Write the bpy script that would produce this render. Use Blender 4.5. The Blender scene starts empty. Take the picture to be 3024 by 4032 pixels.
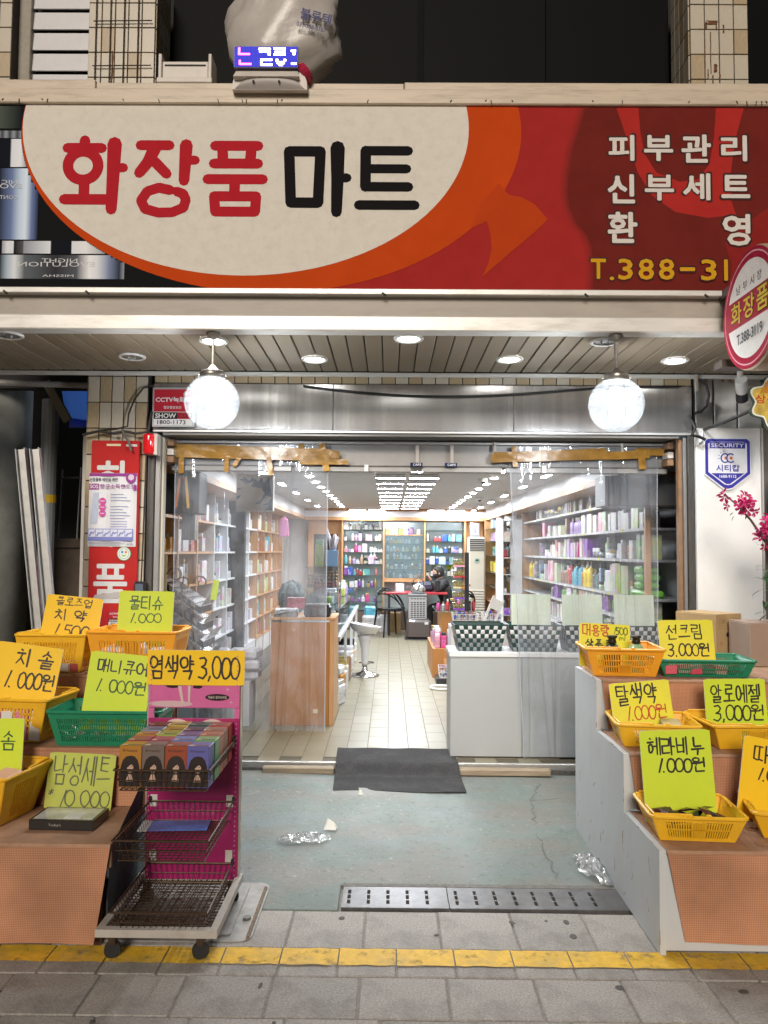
import bpy, bmesh, math, random
from mathutils import Matrix, Vector
R = math.radians
PI = math.pi
scn = bpy.context.scene
COL = scn.collection
random.seed(7)

# ------------------------------------------------------------------ camera
cd = bpy.data.cameras.new('camera'); cam = bpy.data.objects.new('camera', cd); COL.objects.link(cam)
cd.sensor_fit = 'HORIZONTAL'; cd.sensor_width = 36.0; cd.lens = 36.04
cd.clip_start = 0.05; cd.clip_end = 400
cam.matrix_world = Matrix.Translation((0, 0, 1.5)) @ Matrix.Rotation(R(.43), 4, 'Z') @ Matrix.Rotation(R(92.9), 4, 'X') @ Matrix.Rotation(R(.46), 4, 'Z')
scn.camera = cam
# ------------------------------------------------------------------ night sky, weak street glow, exposure
w = bpy.data.worlds.new('World'); scn.world = w; w.use_nodes = True
nt = w.node_tree; bgn = nt.nodes['Background']
sky = nt.nodes.new('ShaderNodeTexSky'); sky.sky_type = 'NISHITA'; sky.sun_disc = False
sky.sun_elevation = R(24); sky.sun_rotation = R(187)
nt.links.new(sky.outputs[0], bgn.inputs[0]); bgn.inputs[1].default_value = 0.0045
sl = bpy.data.lights.new('street_glow', 'SUN'); sun = bpy.data.objects.new('street_glow', sl); COL.objects.link(sun)
sl.energy = 1.15; sl.angle = R(20); sl.color = (1.0, .89, .77)
sun.rotation_euler = (R(66), 0, R(-7))         # lamps across the street, behind the viewer
scn.view_settings.view_transform = 'Standard'; scn.view_settings.look = 'None'
scn.view_settings.gamma = 1; scn.view_settings.use_curve_mapping = False
scn.view_settings.exposure = 1.2
scn.render.engine = 'CYCLES'
cy = scn.cycles
cy.use_denoising = True; cy.max_bounces = 9; cy.diffuse_bounces = 4; cy.glossy_bounces = 4
cy.transmission_bounces = 6; cy.transparent_max_bounces = 24; cy.sample_clamp_indirect = 6
cy.caustics_reflective = False; cy.caustics_refractive = False

# ------------------------------------------------------------------ materials
MATS = {}
def mk(name, rgb, rough=.5, metal=0., noise=0., ns=12., bump=0., bs=60., spec=.5, dirt=None, dirt_amt=0., ds=3., stretch=(1,1,1), emis=None, estr=0., coat=0.):
    if name in MATS: return MATS[name]
    m = bpy.data.materials.new(name); m.use_nodes = True; MATS[name] = m
    t = m.node_tree; n = t.nodes; l = t.links; p = n['Principled BSDF']
    p.inputs['Base Color'].default_value = (*rgb, 1); p.inputs['Roughness'].default_value = rough
    p.inputs['Metallic'].default_value = metal; p.inputs['Specular IOR Level'].default_value = spec
    if coat: p.inputs['Coat Weight'].default_value = coat
    if emis: p.inputs['Emission Color'].default_value = (*emis, 1); p.inputs['Emission Strength'].default_value = estr
    if noise or bump or dirt_amt:
        tc = n.new('ShaderNodeTexCoord'); mp = n.new('ShaderNodeMapping'); mp.inputs['Scale'].default_value = stretch
        l.new(tc.outputs['Object'], mp.inputs[0])
    col = None
    if noise:
        a = n.new('ShaderNodeTexNoise'); a.inputs['Scale'].default_value = ns; a.inputs['Detail'].default_value = 6; a.inputs['Roughness'].default_value = .65
        l.new(mp.outputs[0], a.inputs['Vector'])
        r = n.new('ShaderNodeMapRange'); r.inputs[1].default_value = .3; r.inputs[2].default_value = .7
        r.inputs[3].default_value = 1 - noise; r.inputs[4].default_value = 1 + noise; l.new(a.outputs[0], r.inputs[0])
        v = n.new('ShaderNodeVectorMath'); v.operation = 'SCALE'; v.inputs[0].default_value = rgb
        l.new(r.outputs[0], v.inputs['Scale']); col = v.outputs[0]
    if dirt_amt:
        a = n.new('ShaderNodeTexNoise'); a.inputs['Scale'].default_value = ds; a.inputs['Detail'].default_value = 8; a.inputs['Roughness'].default_value = .7
        l.new(mp.outputs[0], a.inputs['Vector'])
        r = n.new('ShaderNodeMapRange'); r.inputs[1].default_value = .48; r.inputs[2].default_value = .75
        r.inputs[3].default_value = 0; r.inputs[4].default_value = dirt_amt; l.new(a.outputs[0], r.inputs[0])
        mx = n.new('ShaderNodeMix'); mx.data_type = 'RGBA'; l.new(r.outputs[0], mx.inputs[0])
        if col: l.new(col, mx.inputs[6])
        else: mx.inputs[6].default_value = (*rgb, 1)
        mx.inputs[7].default_value = (*dirt, 1); col = mx.outputs[2]
    if col: l.new(col, p.inputs['Base Color'])
    if bump:
        a = n.new('ShaderNodeTexNoise'); a.inputs['Scale'].default_value = bs; a.inputs['Detail'].default_value = 4
        l.new(mp.outputs[0], a.inputs['Vector'])
        b = n.new('ShaderNodeBump'); b.inputs['Strength'].default_value = bump; b.inputs['Distance'].default_value = .004
        l.new(a.outputs[0], b.inputs['Height']); l.new(b.outputs[0], p.inputs['Normal'])
    return m
def flat(rgb, rough=.55, pre='print'):
    k = '%s_%d_%d_%d' % (pre, rgb[0]*255, rgb[1]*255, rgb[2]*255)
    return mk(k, rgb, rough, noise=.05, ns=20, spec=.15)
def lamp(name, rgb, s):
    if name in MATS: return MATS[name]
    m = bpy.data.materials.new(name); m.use_nodes = True; t = m.node_tree; t.nodes.clear()
    o = t.nodes.new('ShaderNodeOutputMaterial'); e = t.nodes.new('ShaderNodeEmission')
    e.inputs[0].default_value = (*rgb, 1); e.inputs[1].default_value = s; t.links.new(e.outputs[0], o.inputs[0]); MATS[name] = m
    return m
def clear(name, tint=(1,1,1), gloss=.12, haze=.05, rough=.05, hazecol=(.9,.92,1), noise=0., translucent=False, wrinkle=0., ws=9.):
    """thin transparent sheet: straight-through light, a share of mirror reflection and a share of milky scatter"""
    if name in MATS: return MATS[name]
    m = bpy.data.materials.new(name); m.use_nodes = True; t = m.node_tree; n = t.nodes; l = t.links; n.clear(); MATS[name] = m
    o = n.new('ShaderNodeOutputMaterial'); tr = n.new('ShaderNodeBsdfTransparent'); tr.inputs[0].default_value = (*tint, 1)
    gl = n.new('ShaderNodeBsdfGlossy'); gl.inputs['Roughness'].default_value = rough
    df = n.new('ShaderNodeBsdfTranslucent' if translucent else 'ShaderNodeBsdfDiffuse'); df.inputs[0].default_value = (*hazecol, 1)
    a = n.new('ShaderNodeMixShader'); b = n.new('ShaderNodeMixShader')
    a.inputs[0].default_value = haze
    l.new(tr.outputs[0], a.inputs[1]); l.new(df.outputs[0], a.inputs[2])
    lw = n.new('ShaderNodeLayerWeight'); lw.inputs[0].default_value = .35
    mu = n.new('ShaderNodeMath'); mu.operation = 'MULTIPLY_ADD'; mu.inputs[1].default_value = .5; mu.inputs[2].default_value = gloss
    l.new(lw.outputs['Facing'], mu.inputs[0]); l.new(mu.outputs[0], b.inputs[0])
    l.new(a.outputs[0], b.inputs[1]); l.new(gl.outputs[0], b.inputs[2]); l.new(b.outputs[0], o.inputs[0])
    if noise or wrinkle:
        tc = n.new('ShaderNodeTexCoord')
    if noise:
        q = n.new('ShaderNodeTexNoise'); q.inputs['Scale'].default_value = 5; q.inputs['Detail'].default_value = 7
        l.new(tc.outputs['Object'], q.inputs['Vector'])
        r = n.new('ShaderNodeMapRange'); r.inputs[1].default_value = .35; r.inputs[2].default_value = .75
        r.inputs[3].default_value = haze*.3; r.inputs[4].default_value = haze + noise; l.new(q.outputs[0], r.inputs[0]); l.new(r.outputs[0], a.inputs[0])
    if wrinkle:
        q = n.new('ShaderNodeTexNoise'); q.inputs['Scale'].default_value = ws; q.inputs['Detail'].default_value = 3
        mp = n.new('ShaderNodeMapping'); mp.inputs['Scale'].default_value = (1, 1, .35); l.new(tc.outputs['Object'], mp.inputs[0]); l.new(mp.outputs[0], q.inputs['Vector'])
        bp = n.new('ShaderNodeBump'); bp.inputs['Strength'].default_value = wrinkle; bp.inputs['Distance'].default_value = .03
        l.new(q.outputs[0], bp.inputs['Height']); l.new(bp.outputs[0], gl.inputs['Normal'])
    return m

# ------------------------------------------------------------------ mesh builder
class B:
    def __init__(s): s.v = []; s.f = []; s.mi = []; s.mats = []; s.c = 0; s.lay = 0.; s.sm = False; s.sf = []
    def mat(s, m):
        if m not in s.mats: s.mats.append(m)
        s.c = s.mats.index(m); return s
    def add(s, vs, fs):
        o = len(s.v) if vs else 0; s.v += [tuple(p) for p in vs]
        for f in fs: s.f.append(tuple(i + o for i in f)); s.mi.append(s.c); s.sf.append(s.sm)
        return s
    def box(s, x0, x1, y0, y1, z0, z1):
        return s.add([(x0,y0,z0),(x1,y0,z0),(x1,y1,z0),(x0,y1,z0),(x0,y0,z1),(x1,y0,z1),(x1,y1,z1),(x0,y1,z1)],
                     [(0,3,2,1),(4,5,6,7),(0,1,5,4),(1,2,6,5),(2,3,7,6),(3,0,4,7)])
    def cbox(s, x0, x1, y0, y1, z0, z1, c=.004):
        c = min(c, (x1-x0)*.4, (y1-y0)*.4, (z1-z0)*.4)
        vs = []; X = (x0, x1); Y = (y0, y1); Z = (z0, z1)
        for k in range(8):
            i, j, m = k & 1, k >> 1 & 1, k >> 2
            x, y, z = X[i], Y[j], Z[m]; a = c if i == 0 else -c; b = c if j == 0 else -c; d = c if m == 0 else -c
            vs += [(x, y+b, z+d), (x+a, y, z+d), (x+a, y+b, z)]
        q = lambda k, a: 3*k + a
        fs = [(q(0,0),q(4,0),q(6,0),q(2,0)), (q(1,0),q(3,0),q(7,0),q(5,0)), (q(0,1),q(1,1),q(5,1),q(4,1)), (q(2,1),q(6,1),q(7,1),q(3,1)),
              (q(0,2),q(2,2),q(3,2),q(1,2)), (q(4,2),q(5,2),q(7,2),q(6,2))]
        for a, b2, ax in ((0,1,0),(2,3,0),(4,5,0),(6,7,0)): fs.append((q(a,1),q(a,2),q(b2,2),q(b2,1)))
        for a, b2 in ((0,2),(1,3),(4,6),(5,7)): fs.append((q(a,0),q(a,2),q(b2,2),q(b2,0)))
        for a, b2 in ((0,4),(1,5),(2,6),(3,7)): fs.append((q(a,0),q(a,1),q(b2,1),q(b2,0)))
        for k in range(8): fs.append((q(k,0),q(k,1),q(k,2)))
        return s.add(vs, fs)
    def quad(s, a, b, c, d): return s.add([a,b,c,d], [(0,1,2,3)])
    def tube(s, pts, r, n=6, cap=True, closed=False):
        pts = [Vector(p) for p in pts]; m = len(pts); rs = r if isinstance(r, (list, tuple)) else [r]*m
        vs = []; up = None
        for i in range(m):
            if closed: d = pts[(i+1) % m] - pts[i-1]
            else: d = pts[min(i+1, m-1)] - pts[max(i-1, 0)]
            d = d.normalized() if d.length > 1e-9 else Vector((0,0,1))
            if up is None: up = Vector((0,0,1)) if abs(d.z) < .9 else Vector((1,0,0))
            a = d.cross(up)
            if a.length < 1e-4: a = d.orthogonal()
            a.normalize(); b = a.cross(d).normalized(); up = b
            for k in range(n):
                t = 2*PI*k/n + PI/n; vs.append(pts[i] + (a*math.cos(t) + b*math.sin(t))*rs[i])
        fs = []
        for i in range(m if closed else m-1):
            j = (i+1) % m
            for k in range(n): fs.append((i*n+k, i*n+(k+1) % n, j*n+(k+1) % n, j*n+k))
        if cap and not closed: fs.append(tuple(range(n))[::-1]); fs.append(tuple((m-1)*n+k for k in range(n)))
        return s.add(vs, fs)
    def lathe(s, prof, n=16, c=(0,0,0), sx=1, sy=1, cap=True):
        vs = []; fs = []
        for r, z in prof:
            for k in range(n):
                t = 2*PI*k/n; vs.append((c[0]+r*math.cos(t)*sx, c[1]+r*math.sin(t)*sy, c[2]+z))
        m = len(prof)
        for i in range(m-1):
            for k in range(n): fs.append((i*n+k, i*n+(k+1) % n, (i+1)*n+(k+1) % n, (i+1)*n+k))
        if cap and prof[0][0] > 1e-5: fs.append(tuple(range(n))[::-1])
        if cap and prof[-1][0] > 1e-5: fs.append(tuple((m-1)*n+k for k in range(n)))
        return s.add(vs, fs)
    def prism(s, poly, z0, z1):
        n = len(poly)
        vs = [(x, y, z0) for x, y in poly] + [(x, y, z1) for x, y in poly]
        return s.add(vs, [tuple(range(n))[::-1], tuple(range(n, 2*n))] + [(i, (i+1) % n, n+(i+1) % n, n+i) for i in range(n)])
    # ---- flat print in the local xy plane, each layer a hair above the last
    def up(s, d=.0004): s.lay += d; return s
    def poly(s, pts): s.up(.00005); return s.add([(x, y, s.lay) for x, y in pts], [tuple(range(len(pts)))])
    def rect(s, x0, y0, x1, y1): return s.poly([(x0,y0),(x1,y0),(x1,y1),(x0,y1)])
    def disc(s, cx, cy, rx, ry=None, n=28):
        ry = rx if ry is None else ry
        return s.poly([(cx+rx*math.cos(2*PI*k/n), cy+ry*math.sin(2*PI*k/n)) for k in range(n)])
    def capsule(s, a, b, w0, w1=None):
        w1 = w0 if w1 is None else w1
        dx, dy = b[0]-a[0], b[1]-a[1]; t = math.atan2(dy, dx); pts = []
        for k in range(5): q = t + PI/2 + PI*k/4; pts.append((a[0]+w0/2*math.cos(q), a[1]+w0/2*math.sin(q)))
        for k in range(5): q = t - PI/2 + PI*k/4; pts.append((b[0]+w1/2*math.cos(q), b[1]+w1/2*math.sin(q)))
        s.up(.00002); return s.add([(x, y, s.lay) for x, y in pts], [tuple(range(10))])
    def stroke(s, pts, w, w1=None, closed=False):
        pts = list(pts) + ([pts[0]] if closed else []); n = len(pts)-1; w1 = w if w1 is None else w1
        for i in range(n): s.capsule(pts[i], pts[i+1], w+(w1-w)*i/n, w+(w1-w)*(i+1)/n)
        return s
    def text(s, body, x0, y0, x1, y1, bold=0., fit=True):
        """printed lettering stretched into a box (fit) or scaled by height and centred"""
        c = bpy.data.curves.new('lettering', 'FONT'); c.body = body; c.resolution_u = 2
        o = bpy.data.objects.new('lettering', c); me = bpy.data.meshes.new_from_object(o)
        if len(me.vertices):
            xs = [q.co.x for q in me.vertices]; ys = [q.co.y for q in me.vertices]
            a, b, d, e = min(xs), max(xs), min(ys), max(ys)
            sy = (y1-y0)/max(e-d, 1e-6); sx = (x1-x0)/max(b-a, 1e-6)
            if not fit: sx = min(sx, sy); sy = sx
            q = bold*.6*abs(sy)       # heavier weight: the letter laid down again around itself, inside the same box
            if bold: kx, ky = max(.5, 1-2*q/abs(x1-x0)), max(.5, 1-2*q/abs(y1-y0)); sx *= kx; sy *= ky
            ox = (x0+x1)/2 - (a+b)/2*sx; oy = (y0+y1)/2 - (d+e)/2*sy; s.up(.0002)
            fs = [tuple(p.vertices) for p in me.polygons]; co = [(ox+v.co.x*sx, oy+v.co.y*sy) for v in me.vertices]
            for i in range(9 if bold else 1):
                t = PI/4*i; dx, dy = (q*math.cos(t), q*math.sin(t)) if i < 8 and bold else (0, 0); s.up(.00002)
                s.add([(x+dx, y+dy, s.lay) for x, y in co], fs)
        bpy.data.objects.remove(o); bpy.data.curves.remove(c); bpy.data.meshes.remove(me)
        return s
    def mesh(s, name):
        me = bpy.data.meshes.new(name); me.from_pydata(s.v, [], s.f)
        for m in s.mats: me.materials.append(m)
        if len(s.mats) > 1: me.polygons.foreach_set('material_index', s.mi)
        if any(s.sf): me.polygons.foreach_set('use_smooth', s.sf)
        if me.validate(verbose=False): print('INVALID MESH', name)
        me.update(); return me
    def build(s, name, parent=None, m=None, loc=(0,0,0), rot=(0,0,0)):
        if m is not None: s.mats = [m]; s.mi = [0]*len(s.f)
        o = bpy.data.objects.new(name, s.mesh(name)); COL.objects.link(o); o.location = loc; o.rotation_euler = rot
        if parent is not None: o.parent = parent
        return o
def link(name, me, parent=None, loc=(0,0,0), rot=(0,0,0), scale=(1,1,1), m=None):
    o = bpy.data.objects.new(name, me); COL.objects.link(o); o.location = loc; o.rotation_euler = rot; o.scale = scale
    if parent is not None: o.parent = parent
    if m is not None and me.materials:
        o.material_slots[0].link = 'OBJECT'; o.material_slots[0].material = m
    return o
def tag(o, label=None, cat=None, group=None, kind=None):
    if label: o['label'] = label
    if cat: o['category'] = cat
    if group: o['group'] = group
    if kind: o['kind'] = kind
    return o
def thing(name, label, cat, loc=(0,0,0), rot=(0,0,0), group=None):
    o = bpy.data.objects.new(name, None); COL.objects.link(o); o.location = loc; o.rotation_euler = rot; o.empty_display_size = .1
    return tag(o, label, cat, group)
def struct(o): o['kind'] = 'structure'; return o
def bx(name, parent, m, *a, c=0.): 
    b = B(); (b.cbox(*a, c) if c else b.box(*a)); return b.build(name, parent, m)
FACE = (R(90), 0, 0)          # print plane standing upright and facing the street
ORD = ['first','second','third','fourth','fifth','sixth','seventh','eighth','ninth','tenth','eleventh','twelfth','thirteenth','fourteenth','fifteenth','sixteenth','seventeenth','eighteenth','nineteenth','twentieth','twenty-first','twenty-second','twenty-third','twenty-fourth','twenty-fifth','twenty-sixth','twenty-seventh','twenty-eighth'] + ['thirtieth' if k == 30 else ('twenty-ninth' if k == 29 else 'thirty-'+w_) for k, w_ in ((29,''),(30,''),(31,'first'),(32,'second'),(33,'third'),(34,'fourth'),(35,'fifth'),(36,'sixth'),(37,'seventh'),(38,'eighth'),(39,'ninth'))]

# ------------------------------------------------------------------ hand lettering, stroke by stroke
def circ(n=14): return [(.5+.5*math.cos(PI/2+2*PI*k/n), .5+.5*math.sin(PI/2+2*PI*k/n)) for k in range(n+1)]
CJ = {'ㄱ':[[(0,1),(.95,1),(.7,0)]], 'ㄴ':[[(0,1),(.02,.08),(.15,0),(1,.06)]], 'ㄷ':[[(0,1),(1,1)],[(.04,1),(.04,.05),(1,0)]],
 'ㄹ':[[(0,1),(1,1),(.95,.55)],[(0,.52),(.95,.55)],[(.02,.52),(.02,0),(1,.02)]], 'ㅁ':[[(0,1),(.04,0)],[(0,1),(1,.98),(.94,.02)],[(.04,0),(.96,.02)]],
 'ㅂ':[[(0,1),(.06,0)],[(1,1),(.94,0)],[(.03,.52),(.97,.52)],[(.05,0),(.95,.02)]], 'ㅅ':[[(.55,1),(.4,.5),(0,0)],[(.48,.62),(1,.02)]],
 'ㅇ':[circ()], 'ㅈ':[[(.05,1),(.95,1)],[(.62,1),(.4,.45),(0,0)],[(.5,.55),(1,.02)]],
 'ㅊ':[[(.4,1.02),(.62,.95)],[(.05,.74),(.95,.76)],[(.6,.75),(.4,.35),(0,0)],[(.5,.42),(1,.02)]],
 'ㅋ':[[(0,1),(.95,1),(.7,0)],[(.02,.52),(.85,.56)]], 'ㅌ':[[(0,1),(1,1)],[(.02,.52),(.95,.54)],[(.03,1),(.03,.03),(1,0)]],
 'ㅍ':[[(0,1),(1,1)],[(.3,1),(.34,.03)],[(.7,1),(.66,.03)],[(0,0),(1,.03)]],
 'ㅎ':[[(.38,1.05),(.62,.98)],[(.02,.76),(.98,.78)],[(.5+.36*math.cos(PI/2+2*PI*k/12), .3+.31*math.sin(PI/2+2*PI*k/12)) for k in range(13)]]}
CJ['ㄸ'] = [[(x*.42+o, y) for x, y in s] for o in (0, .55) for s in CJ['ㄷ']]
CJ['ㅆ'] = [[(x*.5+o, y) for x, y in s] for o in (0, .5) for s in CJ['ㅅ']]
CHO = 'ㄱㄲㄴㄷㄸㄹㅁㅂㅃㅅㅆㅇㅈㅉㅊㅋㅌㅍㅎ'
JUNG = 'ㅏㅐㅑㅒㅓㅔㅕㅖㅗㅘㅙㅚㅛㅜㅝㅞㅟㅠㅡㅢㅣ'
JONG = ['','ㄱ','ㄲ','ㄳ','ㄴ','ㄵ','ㄶ','ㄷ','ㄹ','ㄺ','ㄻ','ㄼ','ㄽ','ㄾ','ㄿ','ㅀ','ㅁ','ㅂ','ㅄ','ㅅ','ㅆ','ㅇ','ㅈ','ㅊ','ㅋ','ㅌ','ㅍ','ㅎ']
V = lambda x: [(x,1),(x,0)]
JV = {'ㅏ':[V(.3),[(.3,.5),(.95,.5)]], 'ㅐ':[V(.15),[(.15,.5),(.8,.5)],V(.85)], 'ㅑ':[V(.3),[(.3,.62),(.95,.62)],[(.3,.4),(.95,.4)]],
 'ㅓ':[V(.75),[(.1,.5),(.75,.5)]], 'ㅔ':[V(.5),[(0,.5),(.5,.5)],V(.95)], 'ㅕ':[V(.75),[(.1,.62),(.75,.62)],[(.1,.4),(.75,.4)]],
 'ㅖ':[V(.5),[(0,.62),(.5,.62)],[(0,.38),(.5,.38)],V(.95)], 'ㅣ':[V(.5)],
 'ㅗ':[[(.5,1),(.5,.2)],[(0,.15),(1,.2)]], 'ㅛ':[[(.35,1),(.35,.2)],[(.65,1),(.65,.2)],[(0,.15),(1,.2)]],
 'ㅜ':[[(0,.8),(1,.85)],[(.5,.8),(.46,0)]], 'ㅠ':[[(0,.8),(1,.85)],[(.35,.8),(.28,0)],[(.65,.8),(.66,0)]], 'ㅡ':[[(0,.45),(1,.52)]]}
def glyph(ch):
    """strokes of one handwritten syllable, digit or mark in a unit cell -> (advance, strokes)"""
    o = ord(ch) - 0xAC00
    def inbox(ss, x0, y0, x1, y1): return [[(x0+(x1-x0)*a, y0+(y1-y0)*b) for a, b in s] for s in ss]
    if 0 <= o < 11172:
        c, v, j = CHO[o//588], JUNG[o % 588//28], JONG[o % 28]
        d = {'ㅘ':('ㅗ','ㅏ'),'ㅝ':('ㅜ','ㅓ'),'ㅚ':('ㅗ','ㅣ'),'ㅟ':('ㅜ','ㅣ'),'ㅢ':('ㅡ','ㅣ')}.get(v)
        lo = .40 if j else 0.; st = []
        if d:
            st += inbox(CJ[c], .08, lo+(1-lo)*.52, .56, 1) + inbox(JV[d[0]], 0, lo+(1-lo)*.08, .66, lo+(1-lo)*.44) + inbox(JV[d[1]], .62, lo-.05, .98, 1)
        elif v in 'ㅗㅛㅜㅠㅡ':
            st += inbox(CJ[c], .22, lo+(1-lo)*.5, .78, 1) + inbox(JV[v], .02, lo+(0 if not j else .02), .98, lo+(1-lo)*.42)
        else:
            wide = v in 'ㅐㅔㅖ'
            st += inbox(CJ[c], .02, lo+(1-lo)*.12, .46 if wide else .56, lo+(1-lo)*.95) + inbox(JV[v], .5 if wide else .6, lo if j else 0, .98, 1.02)
        if j: st += inbox(CJ[j], .24, 0, .86, .33)
        return 1.08, st
    D = {'1':(.42, [[(.45,1),(.2,0)]]), '0':(.6, [[(.3+.3*math.cos(PI/2+2*PI*k/14), .5+.5*math.sin(PI/2+2*PI*k/14)) for k in range(15)]]),
     '3':(.62, [[(.08,.95),(.4,1),(.55,.85),(.45,.62),(.2,.52),(.5,.45),(.55,.2),(.3,0),(.0,.08)]]), '5':(.6, [[(.52,.98),(.14,.98),(.08,.55),(.4,.58),(.52,.3),(.35,.02),(.0,.05)]]),
     '.':(.34, [[(.1,.02),(.12,0)]]), ',':(.3, [[(.14,.1),(.06,-.1)]]), ' ':(.35, []), 'm':(.7, [[(0,.5),(.02,0)],[(.02,.4),(.2,.5),(.3,.35),(.3,0)],[(.3,.4),(.48,.5),(.58,.35),(.58,0)]]),
     'l':(.3, [[(.12,1),(.08,0)]]), '*':(.5, [[(0,.3),(.4,.8)],[(0,.7),(.4,.4)],[(.2,.9),(.15,.2)]])}
    return D[ch]
def hand(b, text, x0, y0, x1, y1, wd, rng, jit=.02):
    gs = [glyph(c) for c in text]; tot = sum(g[0] for g in gs); sx = (x1-x0)/tot; h = y1-y0; x = x0
    for adv, ss in gs:
        dy = rng.uniform(-.03, .03)*h; sl = rng.uniform(-.03, .05)
        for s in ss:
            pts = [(x + (p[0]*.96 + sl*p[1] + rng.uniform(-jit, jit))*sx, y0 + dy + (p[1] + rng.uniform(-jit, jit))*h) for p in s]
            k = rng.uniform(.85, 1.1); b.stroke(pts, wd*k, wd*k*rng.uniform(.7, 1.))
        x += adv*sx
    return b

# ================================================================== GROUND
M_stone = mk('paving_granite', (.35,.325,.295), .75, noise=.34, ns=130, dirt=(.15,.14,.13), dirt_amt=.75, ds=5, bump=.25, bs=180)
M_stone2 = mk('paving_granite_warm', (.31,.29,.265), .78, noise=.34, ns=120, dirt=(.13,.115,.10), dirt_amt=.8, ds=6, bump=.25, bs=180)
M_grout = mk('sandy_joint', (.25,.23,.20), .9, noise=.3, ns=60)
ground = struct(B().box(-60, 60, -40, 60, -.2, -.012).build('street_ground', None, M_grout)); tag(ground, 'sandy grey ground under the paving of the market street', 'ground')
pav = struct(bx('paving', None, M_grout, -4.2, 4.2, -2.5, 3.29, -.0115, -.006)); tag(pav, 'grey granite paving in front of the shop', 'paving')
SM = {}
def stone(wd, dp, k):
    if (wd, dp, k) not in SM: SM[(wd, dp, k)] = B().mat((M_stone, M_stone2)[k]).cbox(-wd/2+.003, wd/2-.003, -dp/2+.003, dp/2-.003, -.03, 0, .004).mesh('paving_stone')
    return SM[(wd, dp, k)]
rg = random.Random(3)
for y0, y1, x0, wd in ((2.98,3.285,-.385,.297), (2.79,2.98,-.176,.213), (2.545,2.79,-.093,.304), (2.30,2.545,-.02,.304), (2.05,2.30,-.2,.304), (1.80,2.05,-.1,.304)):
    k0 = int((-2.9-x0)/wd)
    for k in range(k0, int((2.9-x0)/wd)):
        o = link('paving_stone', stone(wd, y1-y0, rg.random() < .35), pav, (x0+wd*(k+.5), (y0+y1)/2, rg.uniform(-.002,.0015)), (rg.uniform(-.004,.004), rg.uniform(-.004,.004), rg.uniform(-.004,.004)))
gm = B().mat(mk('gum_grey', (.09,.085,.08), .8)).lathe([(.02,0),(.019,.0012),(0,.0016)], 9).mesh('gum_spot')
for k in range(26): link('gum_spot', gm, pav, (rg.uniform(-1.6,1.6), rg.choice((rg.uniform(2.45,2.8), rg.uniform(3.0,3.26))), .0012), (0,0,rg.uniform(0,6)), (rg.uniform(.3,1.1), rg.uniform(.3,.9), 1))
# worn yellow line painted over the middle row
def paint_mat():
    m = mk('road_paint_yellow', (.74,.44,.025), .6, noise=.18, ns=30, dirt=(.3,.24,.12), dirt_amt=.6, ds=6)
    t = m.node_tree; n = t.nodes; l = t.links; p = n['Principled BSDF']
    tc = n.new('ShaderNodeTexCoord'); a = n.new('ShaderNodeTexNoise'); a.inputs['Scale'].default_value = 11; a.inputs['Detail'].default_value = 9; a.inputs['Roughness'].default_value = .75
    l.new(tc.outputs['Object'], a.inputs[0]); r = n.new('ShaderNodeMapRange'); r.inputs[1].default_value = .33; r.inputs[2].default_value = .46; r.inputs[3].default_value = .1; r.inputs[4].default_value = .97
    l.new(a.outputs[0], r.inputs[0]); l.new(r.outputs[0], p.inputs['Alpha']); return m
b = B()
for k in range(-14, 14):
    x0 = -.176+.213*k+.0025; x1 = x0+.208
    if 1.16 < x0 < 1.3: x1 -= .12
    nseg = 6; xs = [x0+(x1-x0)*i/nseg for i in range(nseg+1)]
    lo = [2.858+rg.uniform(-.004,.004) for _ in xs]; hi = [2.972+rg.uniform(-.004,.003) for _ in xs]
    for i in range(nseg): b.quad((xs[i],lo[i],.005),(xs[i+1],lo[i+1],.005),(xs[i+1],hi[i+1],.005),(xs[i],hi[i],.005))
yl = struct(b.build('yellow_line', pav, paint_mat())); 

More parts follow.
